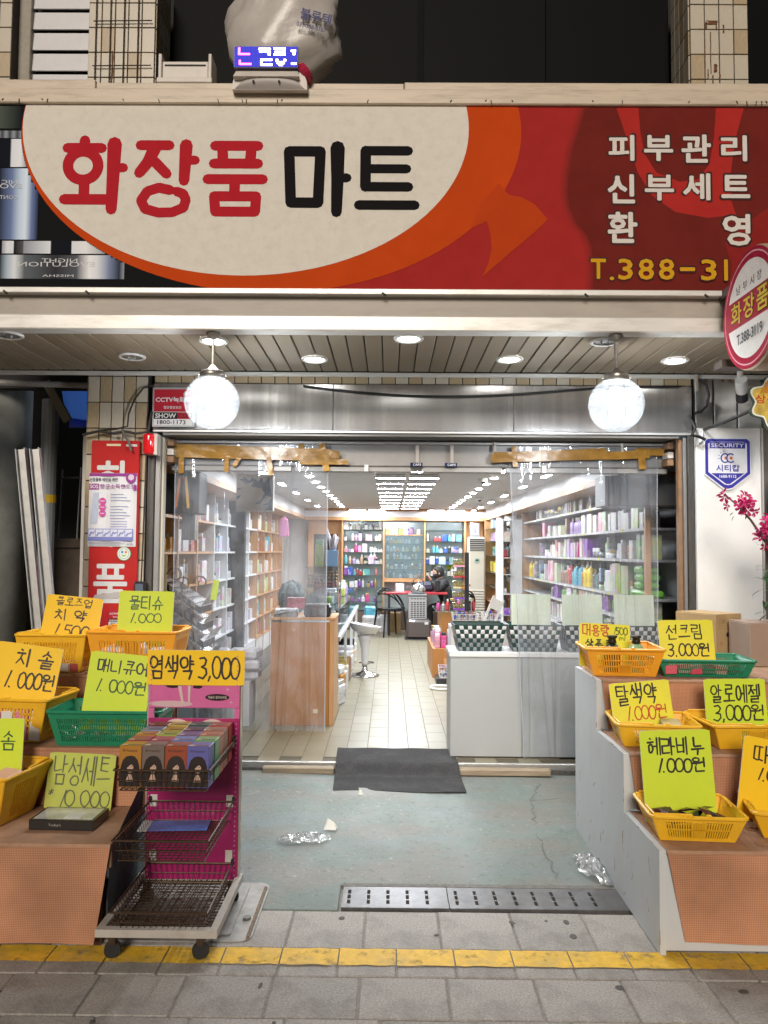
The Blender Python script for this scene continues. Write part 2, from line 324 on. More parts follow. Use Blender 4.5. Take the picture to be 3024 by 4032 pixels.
# concrete forecourt, green paint worn through to grey
def forecourt_mat():
    m = mk('worn_green_concrete', (.3,.33,.3), .7); t = m.node_tree; n = t.nodes; l = t.links; p = n['Principled BSDF']
    tc = n.new('ShaderNodeTexCoord')
    def noise(s, d=8, r=.6, st=(1,1,1)):
        mp = n.new('ShaderNodeMapping'); mp.inputs['Scale'].default_value = st; l.new(tc.outputs['Object'], mp.inputs[0])
        a = n.new('ShaderNodeTexNoise'); a.inputs['Scale'].default_value = s; a.inputs['Detail'].default_value = d; a.inputs['Roughness'].default_value = r; l.new(mp.outputs[0], a.inputs[0]); return a.outputs[0]
    def ramp(src, a, b2):
        r = n.new('ShaderNodeMapRange'); r.inputs[1].default_value = a; r.inputs[2].default_value = b2; l.new(src, r.inputs[0]); return r.outputs[0]
    def mix(f, c1, c2):
        x = n.new('ShaderNodeMix'); x.data_type = 'RGBA'; l.new(f, x.inputs[0])
        for i, c in ((6, c1), (7, c2)):
            if isinstance(c, tuple): x.inputs[i].default_value = (*c, 1)
            else: l.new(c, x.inputs[i])
        return x.outputs[2]
    c = mix(ramp(noise(1.6, 6, .6, (1,1.6,1)), .44, .56), (.15,.185,.165), (.178,.172,.15))
    c = mix(ramp(noise(2.2, 8, .65, (.7,1.4,1)), .5, .62), c, (.16,.19,.185))
    c = mix(ramp(noise(3.5, 9, .7, (.8,1.8,1)), .62, .74), c, (.31,.30,.26))
    c = mix(ramp(noise(7, 9, .75), .55, .75), c, (.13,.14,.125))
    c = mix(ramp(noise(22, 6, .7), .56, .66), c, (.115,.118,.105))
    c = mix(ramp(noise(34, 6, .7), .60, .68), c, (.33,.32,.28))
    c = mix(ramp(noise(60, 5, .6), .64, .70), c, (.06,.06,.055))
    c = mix(ramp(noise(150, 3, .6), .45, .95), c, (.19,.20,.188))
    l.new(c, p.inputs['Base Color'])
    rr = ramp(noise(4, 5), .2, .9); q = n.new('ShaderNodeMapRange'); q.inputs[3].default_value = .45; q.inputs[4].default_value = .8; l.new(rr, q.inputs[0]); l.new(q.outputs[0], p.inputs['Roughness'])
    bp = n.new('ShaderNodeBump'); bp.inputs['Strength'].default_value = .6; bp.inputs['Distance'].default_value = .008; l.new(noise(40, 8, .7), bp.inputs['Height']); l.new(bp.outputs[0], p.inputs['Normal'])
    return m
M_fc = forecourt_mat()
b = B(); nx, ny = 44, 22; gx0, gx1, gy0, gy1 = -2.05, 2.6, 3.545, 5.31
for j in range(ny+1):
    for i in range(nx+1):
        x = gx0+(gx1-gx0)*i/nx; y = gy0+(gy1-gy0)*j/ny
        b.v.append((x, y, .002+.006*math.sin(x*2.1+y*3)+.004*math.sin(y*7+x*4)))
b.sm = True; b.add([], [(j*(nx+1)+i, j*(nx+1)+i+1, (j+1)*(nx+1)+i+1, (j+1)*(nx+1)+i) for j in range(ny) for i in range(nx)])
fc = struct(b.build('concrete_forecourt', None, M_fc)); tag(fc, 'worn green-grey concrete apron before the doorway', 'forecourt')
struct(bx('concrete_patch', None, M_fc, -.655, -.205, 3.292, 3.545, -.05, .0005, c=.003)); tag(bpy.data.objects['concrete_patch'], 'square concrete patch beside the drain', 'forecourt')
M_crack = mk('crack_dirt', (.05,.048,.042), .95); M_crk0 = mk('hairline_crack', (.11,.105,.095), .95)
def wig(p0, p1, n, a, r): return [(p0[0]+(p1[0]-p0[0])*i/n+r.uniform(-a,a), p0[1]+(p1[1]-p0[1])*i/n+r.uniform(-a*.4,a*.4), .0105) for i in range(n+1)]
b = B(); r5 = random.Random(11)
for p0, p1, wd in (((.98,5.05),(.86,4.7),.0025), ((.86,4.7),(.80,4.25),.003), ((.80,4.25),(.78,3.6),.0028), ((.86,4.7),(1.05,4.75),.002)):
    b.tube(wig(p0, p1, 14, .013, r5), wd*.45, 4)
b.build('crack', fc, M_crk0)
# iron drain cover, two plates with slots
M_iron = mk('drain_iron', (.16,.155,.155), .42, metal=.75, noise=.25, ns=14, dirt=(.1,.085,.07), dirt_amt=.6, ds=6)
M_pit = mk('pit_dark', (.012,.011,.01), .9)
dr = thing('drain_cover', 'long iron drain cover with three rows of slots along the forecourt edge', 'drain', (0,3.41,0))
bx('channel', dr, M_pit, -.196, 2.3, -.10, .10, -.06, -.032)
bx('kerb_strip', dr, mk('drain_kerb', (.16,.15,.135), .85, noise=.3, ns=40), -.2, 2.3, .1035, .134, -.05, .004)
def plate(x0, x1, cols):
    b = B(); xs = [x0]; 
    for c in cols: xs += [c-.007, c+.007]
    xs += [x1]; ys = [-.098, -.068, -.030, -.020, .018, .028, .066, .098]
    for i in range(len(xs)-1):
        for j in range(len(ys)-1):
            if i % 2 == 1 and j in (1, 3, 5):
                X0, X1, Y0, Y1 = xs[i], xs[i+1], ys[j], ys[j+1]
                b.quad((X0,Y0,.004),(X0,Y1,.004),(X0,Y1,-.02),(X0,Y0,-.02)); b.quad((X1,Y1,.004),(X1,Y0,.004),(X1,Y0,-.02),(X1,Y1,-.02))
                b.quad((X0,Y1,.004),(X1,Y1,.004),(X1,Y1,-.02),(X0,Y1,-.02)); b.quad((X1,Y0,.004),(X0,Y0,.004),(X0,Y0,-.02),(X1,Y0,-.02)); continue
            b.quad((xs[i],ys[j],.004),(xs[i+1],ys[j],.004),(xs[i+1],ys[j+1],.004),(xs[i],ys[j+1],.004))
    b.box(x0, x1, -.102, -.0985, -.025, .0035); b.box(x0-.002, x0, -.098, .098, -.025, .0035)
    return b.build('cover_plate', dr, M_iron)
plate(-.19, .262, [-.163+.084*k for k in range(5)])
plate(.268, 1.02, [.30+.084*k for k in range(8)])
plate(1.026, 1.9, [1.06+.084*k for k in range(9)])
# steel hatch in the pavement beside the rack
M_hatch = mk('hatch_steel', (.34,.33,.31), .5, metal=.5, noise=.2, ns=18, dirt=(.2,.17,.13), dirt_amt=.5, ds=7)
ht = thing('utility_hatch', 'worn steel utility hatch with rounded corner half under the rack', 'hatch', (-.86,3.27,0))
def rrect(x0, y0, x1, y1, r, n=6):
    p = []
    for cx, cy, a in ((x1-r,y0+r,-PI/2),(x1-r,y1-r,0),(x0+r,y1-r,PI/2),(x0+r,y0+r,PI)):
        for k in range(n+1): q = a+PI/2*k/n; p.append((cx+r*math.cos(q), cy+r*math.sin(q)))
    return p
B().prism(rrect(-.33,-.26,.34,.26,.05), -.02, .007).build('frame', ht, M_hatch)
B().prism(rrect(-.29,-.22,.255,.22,.012), .0075, .013).build('lid', ht, M_hatch)
b = B()
for i in range(7):
    for j in range(6):
        b.box(-.26+i*.07, -.22+i*.07, -.19+j*.065, -.165+j*.065, .0132, .018)
        if (i+j) % 2: b.box(-.24+i*.07, -.228+i*.07, -.19+j*.065, -.14+j*.065, .0132, .0185)
b.build('tread_pattern', ht, M_hatch)['kind'] = 'stuff'
B().tube([(.326+.0*k, -.24+.44*k/8, .012) for k in range(9)], .007, 6).build('hinge_bar', ht, mk('hatch_rust', (.2,.14,.09), .8, noise=.4, ns=50))
B().lathe([(.016,.0),(.016,.009),(.0,.009)], 12, (.295,-.08,.0075)).build('bolt', ht, mk('bolt_grey', (.2,.2,.19), .6, metal=.6))

# ================================================================== INTERIOR SHELL
M_floor = mk('vinyl_tile', (.225,.20,.135), .36, noise=.06, ns=3, dirt=(.17,.15,.11), dirt_amt=.35, ds=2.2)
M_floor2 = mk('vinyl_tile_pale', (.24,.215,.147), .36, noise=.06, ns=3, dirt=(.18,.16,.115), dirt_amt=.35, ds=2.2)
M_joint = mk('tile_joint', (.10,.085,.055), .8)
fl = struct(bx('shop_floor', None, M_joint, -2.15, 2.3, 5.30, 14.4, -.01, .056)); tag(fl, 'cream tiled floor inside the shop', 'floor')
tm = [B().mat(m).cbox(-.0735, .0735, -.1485, .1485, 0, .004, .0012).mesh('floor_tile') for m in (M_floor, M_floor2)]
rest = B().mat(M_floor)
xs = [-1.5+.15*i for i in range(18)]; cnt = 0
for i, x in enumerate(xs):
    for j in range(30):
        y = 5.302+.15+.30*j+(.15 if i % 2 else 0)
        if y > 14.2: continue
        vis = -1.45 < x < .62 and (y < 10.2)
        if vis and not (x < -.5 and 6.5 < y) and cnt < 290:
            link('floor_tile', tm[rg.random() < .4], fl, (x+.075, y, .0562+rg.uniform(0,.0006))); cnt += 1
        else: rest.box(x+.0015, x+.1485, y-.1485, y+.1485, .0565, .0602)
o = rest.build('floor_tiles', fl); o['kind'] = 'stuff'
M_ceil = mk('shop_ceiling', (.60,.59,.59), .75, noise=.04, ns=3)
ce = struct(bx('shop_ceiling', None, M_ceil, -2.15, 2.3, 5.46, 14.4, 2.27, 2.32)); tag(ce, 'pale grey ceiling of the lit shop', 'ceiling')
M_iw = mk('shop_wall', (.62,.60,.58), .7)
for nm, a in (('wall_left', (-2.2,-2.151,5.46,14.4,.0,2.32)), ('wall_right', (2.301,2.35,5.46,14.4,.0,2.32)), ('wall_back', (-2.15,2.3,14.401,14.45,.0,2.32))):
    tag(struct(bx(nm, None, M_iw, *a)), {'wall_left':'plain wall behind the left shelves','wall_right':'plain wall behind the right shelves','wall_back':'back wall of the shop behind the mirrors'}[nm], 'wall')

# ================================================================== PILLARS AND UPPER STOREY
M_tile = mk('facade_tile', (.50,.45,.36), .35, noise=.12, ns=9, dirt=(.26,.19,.11), dirt_amt=.7, ds=5, stretch=(2.2,1,.6))
M_tileB = mk('facade_tile_stained', (.40,.31,.19), .4, noise=.2, ns=9, dirt=(.17,.09,.04), dirt_amt=.8, ds=6, stretch=(2.5,1,.5))
M_mortar = mk('dark_mortar', (.06,.05,.042), .9)
TM = {}
def tiles(parent, x0, x1, z0, z1, y, nx, tz, rr, stained=.2, face='y'):
    tw = (x1-x0)/nx
    for i in range(nx):
        z = z0
        while z < z1-.02:
            h = min(tz, z1-z); k = rr.random() < stained; key = (round(tw,4), round(h,3), k)
            if key not in TM: TM[key] = B().mat((M_tile, M_tileB)[k]).cbox(-tw/2+.0035, tw/2-.0035, -.004, .006, .0035, h-.0035, .002).mesh('wall_tile')
            loc = (x0+tw*(i+.5), y, z) if face == 'y' else (y, x0+tw*(i+.5), z)
            link('wall_tile', TM[key], parent, (loc[0], loc[1]+rr.uniform(-.001,.001) if face == 'y' else loc[1], loc[2]), (0,0,0) if face == 'y' else (0,0,R(90)))
            z += tz
def pillar(label, x0, x1, z0, z1, nx, seed, st, side=None):
    p = thing('tiled_pillar', label, 'pillar', ((x0+x1)/2, 5.16, z0)); cx = (x0+x1)/2; h = z1-z0
    bx('core', p, M_mortar, x0-cx, x1-cx, .002, .34, 0, h)
    r = random.Random(seed); tiles(p, x0-cx, x1-cx, 0, h, -.003, nx, .178, r, st)
    if side: tiles(p, .004, .334, 0, h, (x0-cx-.002) if side < 0 else (x1-cx+.002), 4, .178, r, st, 'x')
    return p
pillar('stained beige tiled pillar carrying the red banner left of the doorway', -2.055, -1.645, 0, 2.69, 5, 1, .22, side=-1)
pu = pillar('upper beige tiled pillar with rust streaks above the left end of the sign', -2.12, -1.655, 4.05, 5.6, 5, 2, .3, side=1)
pr = pillar('upper beige tiled pillar above the right end of the sign', 2.05, 2.45, 4.05, 5.6, 4, 3, .3, side=-1)
M_rust = mk('rust_stain', (.13,.055,.02), .9, noise=.5, ns=40)
def stain(parent, pts, y=-.0085):
    b = B(); r = random.Random(len(pts)*7+int(pts[0][0]*1000))
    for x, z, h, wd in pts:
        n = 7; L = [(x-wd/2*r.uniform(.3,1), z-h*i/n) for i in range(n+1)]; Q = [(x+wd/2*r.uniform(.3,1), z-h*i/n) for i in range(n+1)]
        for i in range(n): b.quad((L[i+1][0],y,L[i+1][1]),(Q[i+1][0],y,Q[i+1][1]),(Q[i][0],y,Q[i][1]),(L[i][0],y,L[i][1]))
    return b.build('rust_stain', parent, M_rust)
stain(pr, [(-.09,1.12,.05,.02),(-.02,1.12,.06,.015),(-.06,1.05,.3,.012),(-.1,1.0,.2,.01),(.03,1.1,.06,.014),(-.055,1.13,.03,.12)])
stain(pr, [(-.08,.78,.07,.012),(-.05,.74,.35,.015),(.0,.76,.06,.02),(-.03,.82,.06,.03)])
stain(pu, [(-.06,.9,.35,.02),(.06,.62,.06,.03),(-.02,.65,.25,.013)])
b = B()
for x in (-.175,-.075,.02,.118): b.tube([(x,-.02,.02),(x,-.02,1.5)], .004, 5)
for z in (.12,.45,.78,1.1): b.tube([(-.19,-.028,z),(.215,-.028,z+.005)], .004, 5)
b.build('rusty_grille', pu, mk('grille_rust', (.05,.03,.02), .8, noise=.4, ns=60))
# far-left pillar sliver, louvred window, dark glazing
pillar('beige tiled pillar at the top left corner of the photo', -3.1, -2.655, 4.05, 5.6, 5, 4, .35)
lw = thing('louvre_window', 'window with white louvre slats between tiled pillars at the top left', 'window', (-2.4,5.3,4.1))
M_lf = mk('louvre_frame', (.30,.27,.22), .6, noise=.15, ns=20); M_ls = mk('louvre_slat', (.62,.62,.64), .45, noise=.06, ns=8)
bx('frame', lw, M_lf, -.255, -.17, -.05, .06, 0, 1.5, c=.004); bx('frame', lw, M_lf, .245, .29, -.05, .06, 0, 1.5, c=.004)
bx('backing', lw, M_pit, -.17, .245, .1, .12, 0, 1.5)
for k in range(9):
    B().add([(-.169,-.02,0),(.244,-.02,0),(.244,-.006,.132),(-.169,-.006,.132),(-.169,-.012,-.002),(.244,-.012,-.002),(.244,.002,.13),(-.169,.002,.13)], [(0,1,2,3),(7,6,5,4),(0,4,5,1),(1,5,6,2),(2,6,7,3),(3,7,4,0)]).build('slat', lw, M_ls, (0,0,.03+.152*k))
uw = thing('dark_glazing', 'unlit dark window band of the upper floor behind the sign', 'window', (0,5.56,3.9))
M_dg = mk('night_glass', (.004,.004,.004), .5, spec=.05); M_df = mk('dark_window_frame', (.006,.006,.006), .6, spec=.05)
for x0, x1 in ((-1.65,-.75),(-.745,.2),(.205,1.15),(1.155,2.05),(2.46,3.6)): bx('pane', uw, M_dg, x0, x1, 0, .02, 0, 1.9)
for x in (-.7475,.2025,1.1525): bx('mullion', uw, M_df, x-.02, x+.02, -.03, -.001, 0, 1.9)
bx('sill', uw, M_df, -1.66, 2.04, -.05, -.001, -.02, .25)
uwl = struct(bx('upper_wall', None, mk('upper_wall', (.02,.02,.02), .9), -5, 5, 5.7, 5.8, 2.7, 7.5)); tag(uwl, 'dark upper wall of the building', 'wall')

# ================================================================== CANOPY (sign box underside) AND SOFFIT
M_alu = mk('aluminium_trim', (.70,.69,.66), .38, metal=.25, noise=.08, ns=10, dirt=(.3,.26,.2), dirt_amt=.5, ds=9, stretch=(.4,1,2))
M_fas = mk('fascia_paint', (.40,.36,.315), .5, noise=.07, ns=6, dirt=(.24,.21,.17), dirt_amt=.5, ds=5, stretch=(.5,1,2))
cn = thing('canopy', 'wide beige canopy of slatted panels under the big shop sign', 'canopy', (0,4.15,2.7))
bx('fascia_beam', cn, M_fas, -3.6, 3.6, .02, .10, .083, .205, c=.004)
bx('lower_trim', cn, M_alu, -3.6, 3.6, -.012, .09, 0, .083, c=.006)
bx('rear_trim', cn, M_alu, -3.6, 3.6, .965, .985, -.03, -.002, c=.003)
bx('deck', cn, M_mortar, -3.6, 3.6, .104, 1.0, .016, .04)
M_sof = [mk('soffit_panel_%d' % k, c, .42, noise=.06, ns=4, dirt=(.16,.145,.12), dirt_amt=.35, ds=4) for k, c in enumerate([(.25,.20,.135), (.225,.178,.118), (.27,.215,.15)])]
sm = [B().mat(m).cbox(-.0472, .0472, .094, .962, .002, .014, .003).mesh('soffit_panel') for m in M_sof]
for k in range(-34, 35): link('soffit_panel', sm[rg.randrange(3)], cn, (k*.1025, 0, rg.uniform(0,.001)))
# recessed downlights: ring, well, lamp
M_ring = mk('white_ring', (.75,.75,.73), .4); M_well = mk('reflector', (.7,.7,.7), .25, metal=.8)
L_dn = lamp('downlight_on', (1,.97,.9), 9); M_off = mk('downlight_off', (.42,.42,.41), .35)
for x, y, on, lab in ((-2.16,4.262,0,'unlit round downlight at the far left of the canopy'), (-1.02,4.36,1,'lit round downlight above the left globe lamp'), (-1.617,4.734,0,'unlit round downlight between the left edge and the left globe'),
                      (-.479,4.775,1,'lit round downlight right of the left globe'), (.099,4.29,1,'lit round downlight at the middle front of the canopy'), (.74,4.745,1,'lit round downlight left of the right globe'),
                      (1.217,4.33,0,'unlit round downlight above the right globe lamp'), (1.771,4.754,1,'lit round downlight right of the right globe'), (2.62,4.40,1,'lit round downlight over the flowering shrub at the right end of the canopy'), (2.95,4.75,1,'lit round downlight of the neighbouring shop at the far right')):
    d = thing('downlight', lab, 'downlight', (x, y, 2.7), group='downlights set in the canopy')
    B().lathe([(.063,-.006),(.078,-.010),(.085,-.004),(.085,.002)], 24, cap=False).build('ring', d, M_ring)
    if on:
        B().lathe([(.058,-.006),(.064,-.002)], 24).build('lamp', d, L_dn)
        al_ = bpy.data.lights.new('downlight_beam', 'AREA'); al_.shape = 'DISK'; al_.size = .11; al_.energy = 5.0 if x < 1.7 else (3.4 if x < 2.5 else 1.3); al_.spread = R(118); al_.color = (.95,.98,1)
        ao = bpy.data.objects.new('downlight_beam', al_); COL.objects.link(ao); ao.location = (0,0,-.012); ao.parent = d
    else:
        B().lathe([(.02,.0012),(.062,-.001)], 24).build('reflector', d, M_well)
        B().tube([(-.02,0,-.004),(-.02,0,-.018),(.02,0,-.018),(.02,0,-.004)], .007, 8).build('lamp', d, M_off)
# ================================================================== GLOBE LAMPS
M_gmetal = mk('globe_metal', (.34,.32,.29), .35, metal=.8, noise=.25, ns=30, dirt=(.1,.08,.06), dirt_amt=.5, ds=12)
M_globe = clear('globe_glass', (.97,.985,1), gloss=.05, haze=.043, rough=.02, hazecol=(.88,.94,1), translucent=True)
L_bulb = lamp('globe_bulb', (.93,.97,1), 80)
for x, lab in ((-.985,'left glowing glass globe lamp hanging from the canopy edge'), (1.24,'right glowing glass globe lamp hanging from the canopy edge')):
    g = thing('globe_lamp', lab, 'lamp', (x,4.20,2.312), group='globe lamps hanging from the canopy')
    B().lathe([(.038,.388),(.042,.375),(.03,.36),(.012,.352),(0,.352)][::-1], 16).build('ceiling_rose', g, M_gmetal)
    B().tube([(0,0,.36),(0,0,.20)], .009, 8).build('rod', g, M_gmetal)
    b = B(); b.sm = True; b.lathe([(.069,.128),(.071,.15),(.071,.165),(.062,.172),(.035,.178),(.012,.205),(0,.205)], 24).build('cap', g, M_gmetal)
    b = B(); b.sm = True; pr_ = [(.15*math.sin(PI*t/20), -.15*math.cos(PI*t/20)) for t in range(0, 18)]; b.lathe(pr_, 36).build('globe', g, M_globe)
    for s in (-1, 1): B().lathe([(0,-.008),(.008,-.004),(.008,.004),(0,.008)], 8, (s*.074,-.01,.148)).build('screw', g, M_well)
    b = B()
    for k in range(3):
        a = 2*PI*k/3; cx, cy_ = .024*math.cos(a), .024*math.sin(a)
        b.tube([(cx,cy_,.09),(cx,cy_,-.075),(cx*.2,cy_*.2,-.088),(-cx*.6,-cy_*.6,-.075)], .0145, 8)
    b.build('bulb', g, L_bulb)

# ================================================================== BIG SHOP SIGN
def clip(poly, x0, y0, x1, y1):
    for ax, lim, sg in ((0,x0,1),(0,x1,-1),(1,y0,1),(1,y1,-1)):
        out = []
        for i in range(len(poly)):
            a, b2 = poly[i-1], poly[i]; da, db = (a[ax]-lim)*sg, (b2[ax]-lim)*sg
            if (da >= 0) != (db >= 0):
                t = da/(da-db); out.append((a[0]+(b2[0]-a[0])*t, a[1]+(b2[1]-a[1])*t))
            if db >= 0: out.append(b2)
        poly = out
        if not poly: return []
    return poly
def gradmat(name, rough=.85):
    if name in MATS: return MATS[name]
    m = bpy.data.materials.new(name); m.use_nodes = True; n = m.node_tree.nodes; p = n['Principled BSDF']; p.inputs['Roughness'].default_value = rough; p.inputs['Specular IOR Level'].default_value = 0
    a = n.new('ShaderNodeAttribute'); a.attribute_name = 'Ink'; m.node_tree.links.new(a.outputs[0], p.inputs['Base Color']); MATS[name] = m; return m
def inked(name, parent, polys, loc, rot, m):
    """printed colour gradients: every polygon carries an ink colour at each corner"""
    vs, fs, cs = [], [], []
    for pts, cols, z in polys:
        o = len(vs); vs += [(x, y, z) for x, y in pts]; cs += cols; fs.append(tuple(range(o, o+len(pts))))
    me = bpy.data.meshes.new(name); me.from_pydata(vs, [], fs); ca = me.color_attributes.new('Ink', 'FLOAT_COLOR', 'POINT')
    for i, c in enumerate(cs): ca.data[i].color = (*c, 1)
    me.materials.append(m); return link(name, me, parent, loc, rot)
def strip(x0, x1, y0, y1, stops, z):
    out = []
    for (a, c), (b2, d) in zip(stops, stops[1:]): 
        out.append(([(x0+(x1-x0)*a,y0),(x0+(x1-x0)*b2,y0),(x0+(x1-x0)*b2,y1),(x0+(x1-x0)*a,y1)], [c,d,d,c], z))
    return out
sg = thing('shop_sign', 'wide shop sign with red and black Korean lettering on a cream oval', 'sign', (0,4.15,2.9))
SY = 2.9
M_sbox = mk('sign_box', (.45,.42,.36), .5, noise=.1, ns=6)
bx('box', sg, M_sbox, -2.9, 2.9, .004, .40, .028, 1.07)
M_rail = mk('sign_rail_cream', (.56,.47,.36), .45, noise=.06, ns=8, dirt=(.25,.19,.13), dirt_amt=.7, ds=10, stretch=(.35,1,3))
bx('top_rail', sg, M_rail, -2.9, 2.9, -.02, .05, 1.068, 1.155, c=.006)
for x0, x1, z in ((-2.9,-1.66,1.215),(-1.655,.06,1.197),(.064,2.9,1.205)): bx('flashing', sg, M_rail, x0, x1, .0, .42, 1.157, z, c=.004)
bx('bottom_rail', sg, M_alu, -2.9, 2.9, -.028, .05, -.004, .028, c=.004)
X0, X1, Y0, Y1 = -2.88, 2.88, .0285+SY, 1.0675+SY
P = lambda px, py: (-2.172+px*.0012776, 3.988-py*.001307)
def art(b, pts): 
    q = clip(pts, X0, Y0, X1, Y1)
    if len(q) > 2: b.up(.0002); b.poly(q)
def ell(cx, cy, a, c, n=120): return [P(cx+a*math.cos(2*PI*k/n), cy+c*math.sin(2*PI*k/n)) for k in range(n)]
FL = (0, 0, -SY)      # sign print is laid out in heights above the ground
M_red = mk('sign_red', (.36,.028,.026), .85, spec=.0, noise=.06, ns=9, dirt=(.25,.03,.03), dirt_amt=.2, ds=3)
M_dred = mk('sign_dark_red', (.155,.022,.018), .85, spec=.0, noise=.1, ns=5); M_mred = mk('sign_bright_red', (.40,.03,.026), .85, spec=.0, noise=.08, ns=6)
M_or = mk('sign_orange', (.52,.064,.012), .85, spec=.0, noise=.08, ns=4); M_or2 = mk('sign_leaf_orange', (.47,.055,.013), .85, spec=.0, noise=.06, ns=6)
M_cream = mk('sign_cream', (.70,.665,.60), .85, spec=.0, noise=.04, ns=14, dirt=(.46,.42,.35), dirt_amt=.3, ds=20)
b = B(); b.mat(mk('sign_black', (.012,.013,.014), .85, spec=.0)); b.rect(X0, Y0, X1, Y1)
b.mat(M_red); art(b, [P(1171,-200), P(4400,-200), P(4400,1200), P(1171,1200)])
# dark red swirls of the right half
for dx_, cc in ((-34,(.32,.027,.025)),(-22,(.27,.026,.024)),(-10,(.21,.024,.021))): b.mat(mk('sign_red_blend_%d' % -dx_, cc, .85, spec=.0, noise=.06, ns=6)); art(b, [P(1659+dx_+x, y) for x, y in ((875,20),(850,110),(822,200),(803,300),(797,380),(805,450),(835,520),(880,570),(900,620),(906,700),(906,860),(2800,860),(2800,20))])
b.mat(M_dred); art(b, [P(1659+x, y) for x, y in ((875,20),(850,110),(822,200),(803,300),(797,380),(805,450),(835,520),(880,570),(900,620),(906,700),(906,860),(2800,860),(2800,20))])
b.mat(M_mred)
art(b, [P(1659+x, y) for x, y in ((1010,20),(1105,20),(1112,120),(1130,220),(1180,300),(1280,340),(1360,330),(1410,260),(1430,150),(1440,20),(1560,20),(1520,160),(1500,300),(1500,420),(1520,480),(1400,495),(1260,470),(1160,400),(1100,300),(1070,200),(1040,110))])
b.mat(mk('sign_mid_red', (.24,.022,.02), .85, spec=.0, noise=.1, ns=5)); art(b, [P(1659+x, y) for x, y in ((1470,600),(1500,700),(1480,860),(2800,860),(2800,380),(1700,420),(1560,520))])
b.mat(M_or); art(b, ell(1171, 130, 1086, 695))
b.mat(M_or2); art(b, [P(1659+x, y) for x, y in ((545,400),(600,410),(655,440),(712,505),(650,565),(560,640),(430,752),(458,690),(470,630),(465,570),(450,515),(380,545),(420,440),(500,350))])
b.mat(M_cream); art(b, ell(1060, 115, 970, 637))
b.build('print_ground', sg, None, (0,0,-SY), FACE)
# glass jars printed at the left end
J = []
def jar(x0, x1, y0, y1, stops, z): 
    a, c = P(x0, y1), P(x1, y0); J.extend(strip(a[0], c[0], a[1], c[1], stops, z))
k0 = (.012,.014,.02); wh = (.72,.76,.82); bl = (.16,.22,.42); gr = (.3,.33,.38)
jar(-560,86,-20,120,[(0,k0),(.3,(.03,.05,.04)),(.75,(.12,.15,.12)),(1,k0)], .0010)
jar(-560,100,130,162,[(i/40., (gr if i % 2 else (.05,.06,.07))) for i in range(41)], .0011)
jar(-560,112,166,288,[(0,k0),(.3,k0),(.32,wh),(.55,bl),(.8,k0),(.89,k0),(.9,wh),(.96,(.8,.84,.9)),(1,gr)], .0012)
jar(-560,168,294,602,[(0,k0),(.2,bl),(.3,wh),(.42,k0),(.76,k0),(.84,bl),(.89,(.55,.68,.85)),(.925,(.7,.82,.95)),(.96,bl),(1,(.02,.025,.06))], .0013)
jar(16,470,608,662,[(0,gr),(.05,wh),(.11,wh),(.115,k0),(.2,(.1,.1,.1)),(.21,gr),(.46,wh),(.47,k0),(.66,k0),(.67,wh),(.8,(.8,.82,.85)),(1,gr)], .0014)
jar(8,548,668,770,[(0,k0),(.06,(.4,.5,.6)),(.12,wh),(.2,(.12,.14,.16)),(.45,(.04,.04,.05)),(.62,(.1,.11,.13)),(.72,(.85,.87,.9)),(.78,wh),(.88,(.2,.25,.4)),(.96,(.03,.04,.06)),(1,gr)], .0015)
# only the part left of the oval shows
J2 = []
for pts, cols, z in J:
    n = 10
    for i in range(n):
        ya = pts[0][1]+(pts[3][1]-pts[0][1])*i/n; yb = pts[0][1]+(pts[3][1]-pts[0][1])*(i+1)/n
        py = (3.988-(ya+yb)/2)/.001307; q = 1-((py-130)/697)**2
        lim = P(1171-1086*math.sqrt(max(q, 0))-2, 0)[0] if q > 0 and py > 120 else (P(88,0)[0] if py <= 130 else 9)
        xa, xb = pts[0][0], pts[1][0]
        if xa >= lim or ya < Y0 or yb > Y1: continue
        t = min(1, (lim-xa)/(xb-xa)); cb = tuple(cols[0][j]+(cols[1][j]-cols[0][j])*t for j in range(3)); xb = xa+(xb-xa)*t
        J2.append(([(xa,ya),(xb,ya),(xb,yb),(xa,yb)], [cols[0],cb,cb,cols[0]], z))
inked('jar_print', sg, J2, (0,0,-SY), FACE, gradmat('jar_ink'))
b = B(); b.lay = .002; b.mat(flat((.6,.62,.64)))
for tx, x0, x1, y0, y1 in (('NIGHT', 345, 190, 683, 700), ('EVOLUTION', 420, 88, 698, 718), ('MISSHA', 330, 195, 752, 762), ('NIC', 75, 5, 345, 362), ('EVOL', 95, -30, 362, 382), ('CONTOUR', 78, -60, 412, 428)):
    a, c = P(x0, y1), P(x1, y0); b.text(tx, a[0], a[1], c[0], c[1])
b.build('jar_lettering', sg, None, (0,0,-SY), FACE)
